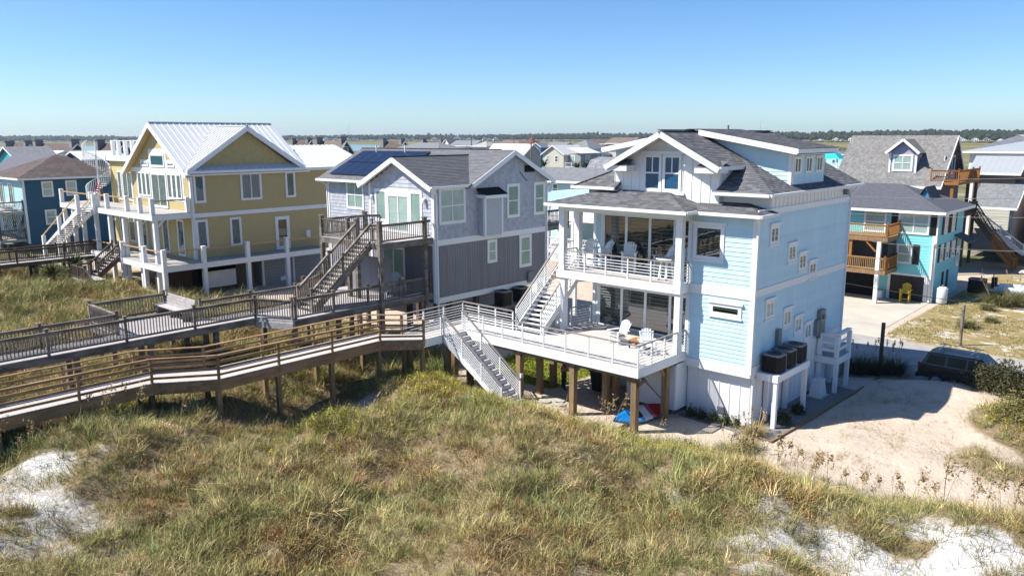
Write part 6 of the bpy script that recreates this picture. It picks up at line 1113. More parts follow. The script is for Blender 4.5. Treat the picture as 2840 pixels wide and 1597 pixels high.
def leaves(n, cen, rx, ry, rz, size, shell=.55, up=.3):
    d = R.normal(size=(n, 3)); d /= np.linalg.norm(d, axis=1)[:, None]; d[:, 2] = np.abs(d[:, 2]) if up else d[:, 2]
    lump = 1 + .22 * np.sin(d[:, 0] * 5 + cen[0]) * np.sin(d[:, 1] * 6 + 1) + .15 * np.sin(d[:, 2] * 9 + d[:, 0] * 7); rr = (shell + (1 - shell) * R.uniform(0, 1, n) ** .6) * lump
    c = np.array(cen) + d * rr[:, None] * np.array([rx, ry, rz]); u = R.normal(size=(n, 3)) + d * .2; u /= np.linalg.norm(u, axis=1)[:, None]; v = np.cross(u, R.normal(size=(n, 3)) + np.array([0, 0, .6])); v /= np.linalg.norm(v, axis=1)[:, None]
    s = size * R.uniform(.6, 1.4, n)[:, None]; V = np.stack([c - u * s, c + v * s * .42, c + u * s, c - v * s * .42], 1).reshape(-1, 3); o = np.arange(n) * 4
    return V, np.concatenate([np.stack([o, o + 1, o + 2], -1), np.stack([o, o + 2, o + 3], -1)])
def join(*L):
    V = []; F = []; k = 0
    for v, f in L: V.append(v); F.append(f + k); k += len(v)
    return np.concatenate(V), np.concatenate(F)
def protoset(name, gens):
    c = bpy.data.collections.new(name)
    for i, (v, f) in enumerate(gens):
        me = bpy.data.meshes.new(name); me.vertices.add(len(v)); me.vertices.foreach_set('co', v.astype('f4').ravel()); me.loops.add(f.size); me.loops.foreach_set('vertex_index', f.astype('i4').ravel()); me.polygons.add(len(f)); me.polygons.foreach_set('loop_start', np.arange(0, f.size, 3, dtype='i4')); me.polygons.foreach_set('loop_total', np.full(len(f), 3, 'i4')); me.materials.append(LEAF); me.update(calc_edges=True)
        c.objects.link(bpy.data.objects.new('%s_%02d' % (name, i), me))
    return c, len(gens)
def scatter(name, label, cat, pts, tint, scl, proto, tilt=.26):
    coll, k = proto; n = len(pts); me = bpy.data.meshes.new(name); me.vertices.add(n); me.vertices.foreach_set('co', pts.astype('f4').ravel())
    def at(nm, ty, key, arr): a = me.attributes.new(nm, ty, 'POINT'); a.data.foreach_set(key, arr.ravel())
    at('rot', 'FLOAT_VECTOR', 'vector', np.stack([R.normal(0, tilt, n), R.normal(0, tilt, n), R.uniform(0, 6.283, n)], -1).astype('f4')); at('scl', 'FLOAT', 'value', scl.astype('f4')); at('tint', 'FLOAT_VECTOR', 'vector', tint.astype('f4')); at('pick', 'INT', 'value', R.integers(0, k, n).astype('i4'))
    o = _link(bpy.data.objects.new(name, me), None, Matrix.Identity(4)); ng = bpy.data.node_groups.new(name, 'GeometryNodeTree'); ng.interface.new_socket('Geometry', in_out='INPUT', socket_type='NodeSocketGeometry'); ng.interface.new_socket('Geometry', in_out='OUTPUT', socket_type='NodeSocketGeometry')
    nn = ng.nodes; i_ = nn.new('NodeGroupInput'); o_ = nn.new('NodeGroupOutput'); ip = nn.new('GeometryNodeInstanceOnPoints'); ci = nn.new('GeometryNodeCollectionInfo'); ci.inputs['Collection'].default_value = coll; ci.inputs['Separate Children'].default_value = True; ci.inputs['Reset Children'].default_value = True; ip.inputs['Pick Instance'].default_value = True
    def na(nm, ty): q = nn.new('GeometryNodeInputNamedAttribute'); q.data_type = ty; q.inputs['Name'].default_value = nm; return [s for s in q.outputs if s.enabled][0]
    l = ng.links.new; l(i_.outputs[0], ip.inputs['Points']); l(ci.outputs[0], ip.inputs['Instance']); l(na('pick', 'INT'), ip.inputs['Instance Index']); l(na('rot', 'FLOAT_VECTOR'), ip.inputs['Rotation']); l(na('scl', 'FLOAT'), ip.inputs['Scale']); rz_ = nn.new('GeometryNodeRealizeInstances'); l(ip.outputs[0], rz_.inputs[0]); l(rz_.outputs[0], o_.inputs[0])
    md_ = o.modifiers.new('scatter', 'NODES'); md_.node_group = ng; tag(o, label, cat, kind='stuff'); return o
PG = protoset('tuft', [join(blades(13, .16, .28, .66, .014, .1, .9, 1.15, 2), blades(24, .2, .12, .38, .012, .1, 1.2, 0, 1)) for _ in range(7)])
PD = protoset('thatch', [join(blades(42, .32, .12, .42, .012, .5, 1.5, 0, 1, .02), blades(4, .2, .3, .6, .011, .1, .9, 1.1, 2)) for _ in range(7)])
PS = protoset('scrub', [join(leaves(12, (0, 0, .04), .22, .22, .18, .022, .3), blades(26, .24, .1, .34, .012, .3, 1.4, 0, 1)) for _ in range(6)])
PY = protoset('goldenrod', [join(leaves(50, (0, 0, .12), .2, .2, .26, .026, .25), blades(12, .12, .2, .46, .014, .05, .7, 0, 1)) for _ in range(6)])
PW = protoset('wisp', [blades(9, .16, .3, .75, .012, .2, 1.1, .9) for _ in range(4)])
PL_ = protoset('turf', [blades(8, .16, .05, .13, .03, .2, 1.0, .6, 2) for _ in range(3)])
# candidate points in the dunes, thinning with distance
def cand(n, x0, x1, y0, y1):
    x = R.uniform(x0, x1, n); y = R.uniform(y0, y1, n); return x, y
def inview(x, y, m=.06):
    fx, fy = RT[0][2], RT[1][2]; d = x * fx + y * fy; s = x * RT[0][0] + y * RT[1][0]; return (d > 9) & (np.abs(s / np.maximum(d, 1)) < .65 + m + 2.0 / np.maximum(d, 1)), np.hypot(x, y)
blocked = lambda x, y: ((x > -24.3) & (x < -11.6) & (y > 26.3)) | ((x > -27) & (x < -22.9) & (y > 24.6) & (y < 26.0)) | ((y > 28.4) & (x > -46) & (x < -31.4)) | ((x < -53) & (y > 23))
x, y = cand(150000, -78, 2, 2, 30); xa, ya = cand(4500, -9.5, 2, 29, 39.5); x = np.concatenate([x, xa]); y = np.concatenate([y, ya]); vis, D = inview(x, y); keep = vis & ~blocked(x, y); x, y, D = x[keep], y[keep], D[keep]
c = veg(x, y); keep = R.uniform(0, 1, len(x)) < c ** 1.3 * np.clip(26 / D, .25, 1.25) * .8; x, y, D, c = x[keep], y[keep], D[keep], c[keep]
z = T(x, y)
pn = nz(x, y, .75) + R.normal(0, .11, len(x)); pn2 = nz(x + 11, y - 5, 1.6) + R.normal(0, .12, len(x)); gold = np.clip(.9 * gauss(x, y, -25.5, 22.8, 2.6, 2.0) + .8 * gauss(x, y, -24.0, 16.5, 1.8, 2.0) + .5 * gauss(x, y, -18.5, 23.2, 4.5, 1.3) + .8 * gauss(x, y, -32.5, 16, 1.6, 4.5) + .5 * gauss(x, y, -13, 23.4, 1.5, 1.2) + .7 * gauss(x, y, -4.6, 34.8, 1.8, 1.2), 0, 1) * .75
u = R.uniform(0, 1, len(x)); lft = ss(-17, -24, x) * ss(17, 9, y)
ty = np.where(u < gold, 3, np.where(u < gold + (1 - gold) * (.16 + .2 * (pn2 > .62)), 2, np.where(u < gold + (1 - gold) * (.50 - .12 * lft - .18 * (pn > .6)), 1, 0)))
ty = np.where((c < .42) & (R.uniform(0, 1, len(x)) < .7), 4, ty)
mixt = lambda a, b_, t: np.array(a)[None] * (1 - t[:, None]) + np.array(b_)[None] * t[:, None]
tn = np.clip(R.normal(.5, .28, len(x)), 0, 1); br = 1.22 * R.lognormal(0, .28, len(x))[:, None]; pt = np.clip(pn, 0, 1)
pgr = ss(.52, .64, nz(x, y + 2, .55) + R.normal(0, .05, len(x))); prus = ss(.57, .68, nz(x + 20, y + 9, .85) + R.normal(0, .05, len(x))); hol = np.clip(gauss(x, y, -15.8, 14.6, 1.6, 1.3) + gauss(x, y, -20.5, 12.2, 1.4, 1.8) + gauss(x, y, -12.5, 18.8, 1.5, 1.0), 0, 1); prus = np.maximum(prus, hol)
ty = np.where((ty < 2) & (R.uniform(0, 1, len(x)) < .6 * prus), 2, ty); ty = np.where((ty == 1) & (R.uniform(0, 1, len(x)) < .4 * pgr), 0, ty)
wet = np.clip(nz(x - 7, y + 3, .42) + R.normal(0, .1, len(x)), 0, 1)
TG = mixt((.135, .165, .055), (.40, .325, .135), np.clip(tn * .65 + (1 - pt) * .5 - .15, 0, 1)) * (.85 + .4 * wet[:, None]); TD = mixt((.27, .19, .085), (.52, .40, .21), tn) * (.75 + .4 * pt[:, None]); TS_ = mixt((.21, .10, .05), (.33, .21, .075), tn); TY = mixt((.19, .185, .04), (.36, .29, .05), tn)
TG = TG * (1 - pgr[:, None] * .45) + np.array([.165, .175, .06])[None] * pgr[:, None] * .55; hgt = .82 + .28 * pgr + .2 * prus + .3 * (R.uniform(0, 1, len(x)) < .06)
P3 = np.stack([x, y, z - .02], -1)
for k_, nm, lb, pr, tt, s0, s1 in ((0, 'dune_grass', 'green and olive dune grass covering the dunes', PG, TG, .6, 1.2), (1, 'dry_grass', 'tan dry grass matted over the dunes', PD, TD, .7, 1.3), (2, 'dune_scrub', 'reddish brown low scrub among the dune grass', PS, TS_, .6, 1.2), (3, 'goldenrod', 'yellow-green goldenrod on the dune', PY, TY, .65, 1.35), (4, 'sparse_grass', 'thin grass wisps on the bare sand', PW, TG, .6, 1.2)):
    q = ty == k_; scatter(nm, lb, 'grass', P3[q], (tt * br)[q], R.uniform(s0, s1, q.sum()) * hgt[q] * np.clip(D[q] / 30, 1, 1.5), pr)
# wisps and tufts on the white sand
x, y = cand(14000, -34, 3, 2, 27); vis, D = inview(x, y); q = vis & (R.uniform(0, 1, 14000) < .16 + .75 * ss(.45, .7, nz(x, y, 2.3))) & (veg(x, y) < .5); x, y = x[q], y[q]; n = len(x)
scatter('sand_grass', 'scattered grass on the white sand', 'grass', np.stack([x, y, T(x, y) - .02], -1), mixt((.15, .15, .06), (.33, .25, .12), R.uniform(0, 1, n)), R.uniform(.6, 1.3, n), PW)
x, y = cand(2600, -14, 3, 14, 27); vis, D = inview(x, y); q = vis & (R.uniform(0, 1, 2600) < .1 + .9 * ss(.5, .75, nz(x + 1, y, 2.0) + R.normal(0, .08, 2600))) & (veg(x, y) < .5); x, y = x[q], y[q]; n = len(x)
scatter('sand_tufts', 'olive grass tufts dotted over the white sand', 'grass', np.stack([x, y, T(x, y) - .02], -1), mixt((.14, .15, .055), (.34, .26, .12), R.uniform(0, 1, n)), R.uniform(.5, 1.15, n), PG)
x, y = cand(5200, -13, 1, 24, 42); q = (R.uniform(0, 1, 5200) < .12 + .5 * (nz(x, y, 1.1) > .66)) & ~((y > 29.0) & (x < -11.6)); x, y = x[q], y[q]; n = len(x)
scatter('path_grass', 'tan grass wisps on the beige sand path', 'grass', np.stack([x, y, T(x, y) - .02], -1), mixt((.26, .18, .08), (.40, .30, .15), R.uniform(0, 1, n)), R.uniform(.35, .8, n), PW)
x, y = cand(7000, -29.3, -22.9, 27.8, 44); n = len(x); q = lawn(x, y) > R.uniform(.3, 1, n); x, y = x[q], y[q]; n = len(x); scatter('lawn_grass', 'bright mown lawn between the grey and pale blue houses', 'grass', np.stack([x, y, T(x, y)], -1), mixt((.14, .19, .02), (.30, .31, .045), R.uniform(0, 1, n)), R.uniform(.8, 1.5, n), PL_)
x, y = cand(11000, -15, 6, 49.6, 70); vis, D = inview(x, y); q = vis & (nz(x, y, .9) > .28) & (x > -14.6); x, y = x[q], y[q]; n = len(x); scatter('dry_lawn', 'patchy tan lawn beside the driveway', 'grass', np.stack([x, y, T(x, y)], -1), mixt((.22, .19, .06), (.42, .33, .17), R.uniform(0, 1, n)), R.uniform(.6, 1.3, n), PL_)
# --- single plants
def plantmesh(name, par, V, F, lo, hi, seed=0, bias=None):
    rr = np.random.default_rng(seed); nf = len(F); t = rr.uniform(0, 1, nf)
    me = bpy.data.meshes.new(name); me.vertices.add(len(V)); me.vertices.foreach_set('co', V.astype('f4').ravel()); me.loops.add(F.size); me.loops.foreach_set('vertex_index', F.astype('i4').ravel()); me.polygons.add(nf); me.polygons.foreach_set('loop_start', np.arange(0, F.size, 3, dtype='i4')); me.polygons.foreach_set('loop_total', np.full(nf, 3, 'i4')); me.materials.append(LEAFG)
    ca = me.color_attributes.new('Col', 'FLOAT_COLOR', 'CORNER'); col = np.ones((nf, 3, 4), 'f4'); col[:, :, :3] = (np.array(lo)[None] * (1 - t[:, None]) + np.array(hi)[None] * t[:, None])[:, None, :]; ca.data.foreach_set('color', col.ravel()); me.update(calc_edges=True)
    return _link(bpy.data.objects.new(name, me), par, Matrix.Identity(4))
def shrub(name, label, x, y, rx, ry, h, n, lo, hi, size=.06, group=None, zb=None, stems=5, cat='shrub'):
    z = t1(x, y) if zb is None else zb; t = thing(name, label, cat, (x, y, z), group); plantmesh('foliage', t, *leaves(n, (x, y, z + h * .12), rx, ry, h * .88, size, .35), lo, hi, len(WM))
    b = MB()
    for i in range(stems): a = random.uniform(0, 6.28); b.bar((x + .1 * math.cos(a), y + .1 * math.sin(a), z - .05), (x + rx * .5 * math.cos(a), y + ry * .5 * math.sin(a), z + h * .6), .04, .04)
    b.build('stem', t, DARKW); return t
def ornamental(name, label, x, y, rad, h, n, lo, hi, plumes=0, group=None, wd=.02, zb=None):
    z = t1(x, y) if zb is None else zb; t = thing(name, label, 'grass clump', (x, y, z), group); v, f = blades(n, rad * .45, h * .6, h * 1.25, wd, .05, .75, .9, 4); plantmesh('foliage', t, v + np.array([x, y, z - .03]), f, lo, hi, len(WM))
    for i in range(plumes):
        a = random.uniform(0, 6.28); p = (x + rad * .4 * math.cos(a), y + rad * .4 * math.sin(a), z + h * .3); q = (x + rad * .9 * math.cos(a), y + rad * .9 * math.sin(a), z + h * random.uniform(1.1, 1.45)); o = bar('plume_stem', t, RAWW, p, q, .015, .015); v, f = leaves(60, q, .06, .06, .2, .035, .1, 0); plantmesh('plume', o, v, f, (.30, .22, .13), (.48, .38, .25), i)
    return t
GR1, GR2 = (.05, .065, .018), (.15, .155, .04); DK1, DK2 = (.02, .03, .01), (.06, .075, .02)
for x, lb in ((-16.25, 'small dark round shrub nearest the white enclosure'), (-15.75, 'small dark round shrub left of the flood vent'), (-15.2, 'small dark round shrub under the flood vent'), (-14.65, 'small dark round shrub right of the flood vent'), (-14.15, 'small dark round shrub at the house corner')): shrub('round_shrub', lb, x, 29.5, .27, .27, .5, 700, DK1, (.08, .10, .025), .035, 'shrubs along the white wall', .03)
shrub('round_shrub', 'dark shrub under the front of the condenser platform', -12.85, 31.2, .4, .4, .6, 800, DK1, DK2, .04, zb=.03); shrub('round_shrub', 'dark shrub under the back of the condenser platform', -12.9, 32.9, .35, .35, .5, 700, DK1, DK2, .04, zb=.03)
ornamental('ornamental_grass', 'tan ornamental grass beside the front post of the condenser platform', -13.2, 29.25, .5, .75, 420, (.22, .18, .07), (.45, .36, .17), 6); ornamental('ornamental_grass', 'green ornamental grass at the edge of the sand path', -12.75, 27.6, .6, .75, 520, (.12, .12, .035), (.32, .27, .10), 3); ornamental('ornamental_grass', 'low green grass clump spilling onto the sand path', -13.0, 26.6, .65, .75, 520, (.12, .13, .035), (.28, .24, .08), 2)
for i, (x, y, lb) in enumerate(((-13.2, 40.9, 'dark pampas clump behind the meter platform'), (-12.5, 41.4, 'dark pampas clump beside the dark post'), (-11.7, 42.0, 'dark pampas clump nearest the parked car'))): ornamental('pampas_grass', lb, x, y, 1.0, 1.25, 900, (.035, .035, .018), (.11, .10, .05), 4, 'pampas clumps by the road')
for x, y, h, lb in ((-11.4, 55.7, .9, 'green tuft behind the wooden post on the dry lawn'), (-11.6, 62.4, .7, 'grey-green tuft on the dry lawn nearest the turquoise house'), (-10.6, 58.4, .6, 'small dark tuft in the middle of the dry lawn'), (-11.4, 64.8, 1.7, 'tall green grass clump with pale plumes before the skiff'), (-9.9, 65.4, 1.8, 'tall pale-plumed grass clump at the right edge')): ornamental('grass_clump', lb, x, y, h * .8, h, 500, (.08, .09, .025), (.30, .27, .12), 8 if h > 1.2 else 0, wd=.03)
shrub('wax_myrtle', 'large yellow-green leafy shrub on the right dune', -4.4, 35.8, 1.6, 1.4, 1.2, 6000, (.07, .07, .025), (.27, .23, .075), .055); shrub('wax_myrtle', 'shrub in front of the parked car, leaves coloured dark for shade', -6.3, 39.5, 1.5, .9, 1.55, 6000, (.035, .035, .018), (.11, .10, .04), .06); shrub('wax_myrtle', 'bright green shrub with bare grey twigs at the right edge', -4.2, 39.8, 1.4, 1.1, 2.1, 6000, (.06, .065, .022), (.23, .22, .06), .055)  # shrub by the car: house shadow put into its dark leaf colours
for i in range(16): a = random.uniform(0, 6.28); bar('twig', bpy.data.objects['wax_myrtle.002'] if 'wax_myrtle.002' in bpy.data.objects else None, GREYD, (-4.2 + .2 * math.cos(a), 39.2, .4), (-4.2 + 1.1 * math.cos(a), 38.7 + .4 * math.sin(a), .6 + random.uniform(.3, 1.2)), .025, .025)
ornamental('reed_clump', 'long green reeds under the end of the brown boardwalk', -27.6, 25.1, .8, 1.5, 420, (.07, .10, .025), (.20, .24, .07), 2, wd=.03)
# sea oats
def oat(h):
    n = 8; V = []; F = []; p = np.zeros(3); d = np.array([R.normal(0, .08), R.normal(0, .08), 1.0]); k = 0; pts = [p]
    for i in range(n): d = d + np.array([.035, .02, -.02 * i * .3]); d /= np.linalg.norm(d); p = p + d * h / n; pts.append(p)
    for i in range(n):
        s = np.array([.006 * (1 - i / n * .5), 0, 0]); V += [pts[i] - s, pts[i] + s, pts[i + 1] + s, pts[i + 1] - s]; F += [[k, k + 1, k + 2], [k, k + 2, k + 3]]; k += 4
    sv, sf = [np.array(V)], [np.array(F)]
    for i in range(26): t = R.uniform(.72, 1.0); c0 = pts[int(t * n)] if t < 1 else pts[n]; l, f = leaves(3, c0 + np.array([R.normal(.05, .06), R.normal(.03, .06), R.normal(-.03, .05)]), .02, .02, .03, .034, .2, 0); sf.append(f + sum(len(a) for a in sv)); sv.append(l)
    lv, lf = blades(6, .05, .3, .6, .008, .1, .7, .8); sf.append(lf + sum(len(a) for a in sv)); sv.append(lv); return np.concatenate(sv), np.concatenate(sf)
om = []
for i in range(4): v, f = oat(1.15 + .12 * i); o = plantmesh('sea_oat', None, v, f, (.24, .15, .07), (.44, .32, .16), i); om.append(o.data); bpy.data.objects.remove(o)
spots = [(R.uniform(-12, -1), R.uniform(22.4, 25.6) + .0) for _ in range(64)] + [(R.uniform(-30.6, -27), R.uniform(5.5, 12)) for _ in range(18)] + [(R.uniform(-18, -15), R.uniform(24.2, 25.3)) for _ in range(6)]
for i, (x, y) in enumerate(spots):
    o = bpy.data.objects.new('sea_oat', om[i % 4]); _link(o, None, Matrix.Translation((x, y, t1(x, y) - .03)) @ Matrix.Rotation(R.uniform(-.9, .9), 4, 'Z') @ Matrix.Scale(R.uniform(.8, 1.35), 4))
    g_ = 0 if i < 64 else 1 if i < 82 else 2; tag(o, ('tall tan sea oat stalk with a seed head before the sand path', 'thin pale sea oat stalk beside the brown boardwalk', 'tall sea oat stalk standing before the kayak and deck posts')[g_], 'sea oat', ('sea oats before the sand path', 'sea oats by the boardwalk', 'sea oats by the deck')[g_])
# palms and trees of the middle distance
def palm(label, x, y, h, r, zb=.3):
    t = thing('palm', label, 'palm', (x, y, zb)); cyl('trunk', t, GREYW, (x, y, zb), (x, y, zb + h), .18); V = []; F = []
    for i in range(16):
        a = 2 * math.pi * i / 16 + R.uniform(-.2, .2); v, f = blades(14, .02, r * .5, r, .12, .3 + (i % 3) * .45, .5 + (i % 3) * .45, .45, 3, az=np.full(14, a) + R.normal(0, .16, 14)); V.append(v); F.append((v, f))
    v, f = join(*F); plantmesh('crown', t, v + np.array([x, y, zb + h]), f, (.03, .045, .012), (.13, .15, .05), int(abs(x))); return t
for lb, x, y, h, r in (('dark palm left of the cream house', -116.8, 139.6, 5.2, 2.6), ('pale green palm right of the cream house', -109.7, 142.7, 4.6, 3.0), ('second pale palm beside the powder blue house', -107.6, 143.6, 4.8, 2.6), ('palm behind the gazebo', -46.5, 140, 7.0, 3.0), ('smaller palm near the gazebo', -43.0, 137, 6.0, 2.6), ('low spiky palmetto beneath the old dark boardwalk', -64.5, 21.5, .6, 1.6), ('spiky palmetto beside the old dark landing', -63.2, 19.5, .5, 1.5), ('palmetto under the left end of the dark boardwalk', -68.8, 20, .6, 1.6)): palm(lb, x, y, h, r, .3 if y > 50 else t1(x, y))
def tree(label, x, y, h, r, n=900, lo=DK1, hi=(.075, .085, .025), zb=.3):
    t = thing('tree', label, 'tree', (x, y, zb)); b = MB(); b.bar((x, y, zb), (x, y, zb + h * .55), .25, .25)
    for i in range(5): a = i * 1.26; b.bar((x, y, zb + h * .4), (x + r * .5 * math.cos(a), y + r * .5 * math.sin(a), zb + h * .75), .12, .12)
    b.build('trunk', t, DARKW); Ls = []
    for i in range(5): a = R.uniform(0, 6.28); Ls.append(leaves(n // 5, (x + r * .45 * math.cos(a), y + r * .45 * math.sin(a), zb + h * R.uniform(.45, .7)), r * .65, r * .65, h * .32, .28, .3, 0))
    plantmesh('crown', t, *join(*Ls), lo, hi, int(abs(x))); return t
for lb, x, y, h, r in (('dark shrubby tree beside the brown cottage roof', -149.5, 109, 9, 2.4), ('small dark tree beside the water', -147, 110.5, 8, 1.8), ('dark shrubs in front of the row house', -163, 155, 9.6, 4), ('second dark shrub in front of the row house', -158, 159, 9.4, 3.6), ('green shrub right of the cream house', -106, 143, 7.0, 2.8), ('green hedge behind the grey house', -48, 58, 6.6, 2.6), ('round bush alone in the marsh', -230, 430, 7.5, 8), ('long dark bush island in the marsh', -190, 480, 7, 12), ('second dark bush in the marsh island', -172, 470, 7, 9), ('dark tree behind the low garage', -8, 96, 6, 4), ('dark tree at the right edge behind the garage', -4, 92, 5.5, 4), ('dark green scrub row left of the powder blue roof', -190, 252, 11, 7), ('scrub beside the lagoon', -330, 215, 9, 8)): tree(lb, x, y, h, r)
# ================================================================ distant shore: woods and houses
def far_D(px): return np.interp(px, [-300, 400, 1000, 1500, 2000, 2840, 3100], [4100, 3700, 3200, 2800, 2300, 1850, 1800])
V = []; F = []; C_ = []; k = 0; ico = []; 
phi = (1 + 5 ** .5) / 2; iv = np.array([(-1, phi, 0), (1, phi, 0), (-1, -phi, 0), (1, -phi, 0), (0, -1, phi), (0, 1, phi), (0, -1, -phi), (0, 1, -phi), (phi, 0, -1), (phi, 0, 1), (-phi, 0, -1), (-phi, 0, 1)]) / 1.9; ifc = np.array([(0, 11, 5), (0, 5, 1), (0, 1, 7), (0, 7, 10), (0, 10, 11), (1, 5, 9), (5, 11, 4), (11, 10, 2), (10, 7, 6), (7, 1, 8), (3, 9, 4), (3, 4, 2), (3, 2, 6), (3, 6, 8), (3, 8, 9), (4, 9, 5), (2, 4, 11), (6, 2, 10), (8, 6, 7), (9, 8, 1)])
for i in range(7000):
    px = R.uniform(-250, 3050); row = R.uniform(0, 1) ** .7; D = far_D(px) + row * 420; d = dirv(px); hh = (R.uniform(22, 30) * (.6 + .4 * row) + 1.4 * np.sin(px * .013) + 1.0 * np.sin(px * .047) + (3.0 if R.uniform() < .07 else 0)) * D / (far_D(px) + 200); r = R.uniform(4, 9)
    vv = iv * np.array([r, r, hh * .36]) * R.uniform(.75, 1.25, (12, 1)) + np.array([d.x * D, d.y * D, hh * .62 - 1]); V.append(vv); F.append(ifc + k); k += 12; C_.append(np.tile(R.uniform(.6, 1.35) * np.array([.022, .033, .016]) + np.array([.012, .006, 0]) * R.uniform(0, 1), (12, 1)))
o = npmesh('distant_woods', np.concatenate(V), np.concatenate(F), attrmat('far_foliage', 'Col', .95), np.concatenate(C_)); tag(o, 'dark wooded far shore along the whole horizon', 'woods', kind='stuff')
V = []; F = []; C_ = []; k = 0
for i in range(1500):
    px = R.uniform(-250, 3050); D = far_D(px) - R.uniform(20, 140); d = dirv(px); r = R.uniform(3, 8); hh = R.uniform(1.5, 4.5); vv = iv * np.array([r, r, hh * .5]) * R.uniform(.7, 1.3, (12, 1)) + np.array([d.x * D, d.y * D, -.8 + hh * .3]); V.append(vv); F.append(ifc + k); k += 12; C_.append(np.tile(R.uniform(.8, 1.3) * np.array([.11, .085, .045]), (12, 1)))
o = npmesh('marsh_scrub', np.concatenate(V), np.concatenate(F), MATS['far_foliage'], np.concatenate(C_)); tag(o, 'brown scrub along the foot of the distant woods', 'scrub', kind='stuff')
fh = [(776, 14), (820, 12), (905, 15), (915, 10), (930, 12), (965, 11), (980, 13), (990, 9), (1125, 14), (1142, 11), (1205, 16), (1228, 12), (1245, 10), (1262, 14), (1270, 18), (1285, 12), (1300, 15), (1312, 10), (1345, 14), (1356, 12), (1375, 15), (1390, 10), (470, 14), (320, 12), (345, 10), (120, 9), (2275, 10), (2318, 13), (2336, 9), (2364, 17), (2385, 10), (2418, 9), (2445, 14), (2655, 22), (2672, 13), (2705, 15), (2738, 14), (2775, 10), (1600, 7), (1640, 6), (1672, 6)]
fproto = {}
for i, (px, wd) in enumerate(fh):
    D = far_D(px) - 12 - (i % 3) * 12; d = dirv(px); x, y = d.x * D, d.y * D; wr = wd * D / 2184 * 1.0; zb = 1.0; hw = wr * .36; t = thing('far_house', 'small pale house among the trees on the far shore', 'house', (x, y, zb), 'pale houses on the far shore'); a = random.uniform(-.4, .4); b = MB(); b.prism([(-wr * .5, -5, 0), (-wr * .5, -5, hw), (0, -5, hw * 1.7), (wr * .5, -5, hw), (wr * .5, -5, 0)], (0, 10, 0)); Rm = Matrix.Translation((x, y, zb)) @ Matrix.Rotation(math.atan2(d.y, d.x) - math.pi / 2 + a, 4, 'Z'); b.v = [tuple(Rm @ Vector(q)) for q in b.v]; b.build('wall', t, WHITE if i % 3 else CREAM)
    b = MB(); b.v = []; 
    for s in (-1, 1): b.poly([Rm @ Vector(q) for q in ((0, -5.6, hw * 1.78), (s * wr * .58, -5.6, hw * .95), (s * wr * .58, 5.6, hw * .95), (0, 5.6, hw * 1.78))])
    b.build('roof', t, SHW if i % 2 else SHF)
    b = MB()
    for s in (-.3, 0, .3): b.poly([Rm @ Vector(q) for q in ((s * wr - wr * .07, -5.05, hw * .25), (s * wr + wr * .07, -5.05, hw * .25), (s * wr + wr * .07, -5.05, hw * .75), (s * wr - wr * .07, -5.05, hw * .75))])
    b.build('windows', t, DARK)
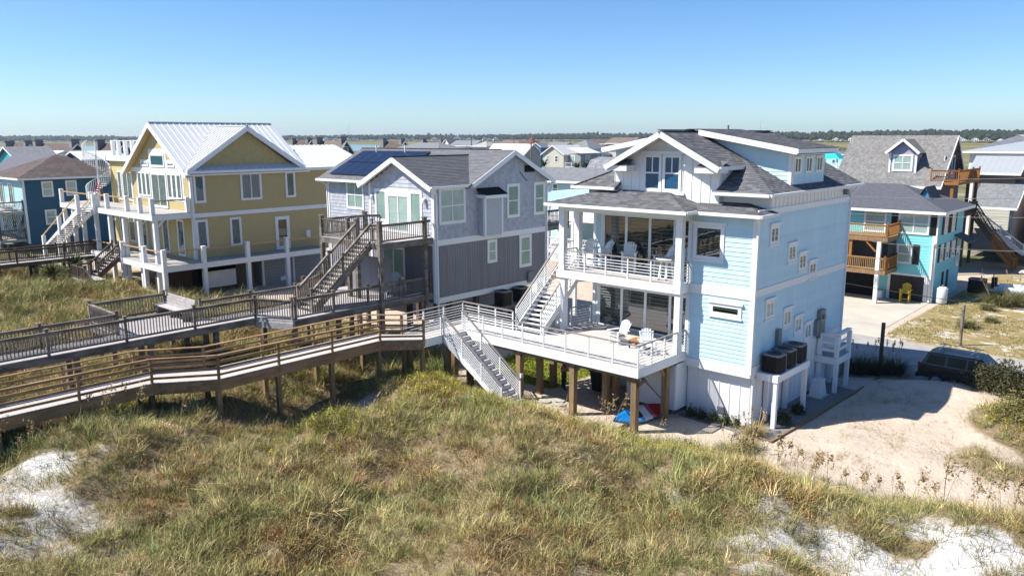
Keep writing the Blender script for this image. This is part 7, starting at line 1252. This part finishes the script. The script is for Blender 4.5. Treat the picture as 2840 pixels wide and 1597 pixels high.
# ================================================================ person under the deck
def person():
    x, y = -22.75, 28.75; t = thing('person', 'person in a brown hooded top and dark trousers standing by the deck posts', 'person', (x, y, 0))
    me = bpy.data.meshes.new('body'); J = [(0, 0, .95), (0, 0, 1.15), (0, .0, 1.36), (0, -.01, 1.48), (0, -.02, 1.58), (0, -.03, 1.70), (-.1, 0, .9), (-.12, -.02, .5), (-.13, .02, .08), (-.13, -.14, .04), (.1, 0, .9), (.12, .0, .5), (.13, .03, .08), (.14, -.13, .04), (-.2, .0, 1.4), (-.27, .03, 1.13), (-.2, -.18, 1.0), (-.13, -.26, 1.02), (.2, 0, 1.4), (.28, .03, 1.13), (.2, -.18, 1.0), (.13, -.26, 1.02)]
    E = [(0, 1), (1, 2), (2, 3), (3, 4), (4, 5), (0, 6), (6, 7), (7, 8), (8, 9), (0, 10), (10, 11), (11, 12), (12, 13), (2, 14), (14, 15), (15, 16), (16, 17), (2, 18), (18, 19), (19, 20), (20, 21)]
    rad = [.16, .16, .17, .06, .09, .085, .1, .07, .05, .04, .1, .07, .05, .04, .075, .055, .042, .03, .075, .055, .042, .03]
    me.from_pydata(J, E, []); o = bpy.data.objects.new('body_skin', me); COL.objects.link(o); o.modifiers.new('s', 'SKIN')
    for i, v in enumerate(me.skin_vertices[0].data): v.radius = (rad[i] * (1.15 if i in (0, 1, 2) else 1), rad[i]); v.use_root = i == 0
    sb = o.modifiers.new('u', 'SUBSURF'); sb.levels = 2; sb.render_levels = 2; dgp = bpy.context.evaluated_depsgraph_get(); m2 = bpy.data.meshes.new_from_object(o.evaluated_get(dgp)); bpy.data.objects.remove(o)
    n = len(m2.polygons); cols = []
    for p in m2.polygons:
        c = p.center; cols.append((.03, .025, .025) if c.z < .1 else (.05, .04, .04) if c.z < .95 else (.33, .20, .14) if (c.z > 1.53 or (c.z < 1.08 and c.y < -.16)) else (.14, .075, .055) if c.z > 1.18 else (.26, .17, .13))
    ca = m2.color_attributes.new('Col', 'FLOAT_COLOR', 'CORNER'); arr = np.ones((len(m2.loops), 4), 'f4'); i = 0
    for p, c in zip(m2.polygons, cols): arr[i:i + p.loop_total, :3] = c; i += p.loop_total; p.use_smooth = True
    ca.data.foreach_set('color', arr.ravel()); m2.materials.clear(); m2.materials.append(attrmat('clothes_skin', 'Col', .85)); W = Matrix.Translation((x, y, 0)) @ Matrix.Rotation(2.6, 4, 'Z'); ob = bpy.data.objects.new('body', m2); _link(ob, t, W)
    v, f = leaves(260, (0, 0, 0), .1, .1, .1, .05, .85, 0); hv = v + np.array([0, .0, 1.69]); hv = np.array([tuple(W @ Vector(q)) for q in hv]); plantmesh('hair', t, hv, f, (.03, .02, .012), (.06, .04, .025))
person()

# ================================================================ sea air
hz = bpy.data.materials.new('sea_air'); hz.use_nodes = True; hn = hz.node_tree.nodes; hn.remove(hn['Principled BSDF']); pv_ = hn.new('ShaderNodeVolumePrincipled'); pv_.inputs['Color'].default_value = (.72, .86, 1, 1); pv_.inputs['Density'].default_value = .00007; pv_.inputs['Anisotropy'].default_value = .2; hz.node_tree.links.new(pv_.outputs[0], hn['Material Output'].inputs['Volume'])
hb = mesh('haze', None, hz, [(x, y, z) for z in (-4, 90) for x, y in ((-6500, -600), (700, -600), (700, 6500), (-6500, 6500))], CF); hb['kind'] = 'stuff'; hb['label'] = 'pale sea air over the whole scene'; hb['category'] = 'haze'
S.cycles.volume_bounces = 0
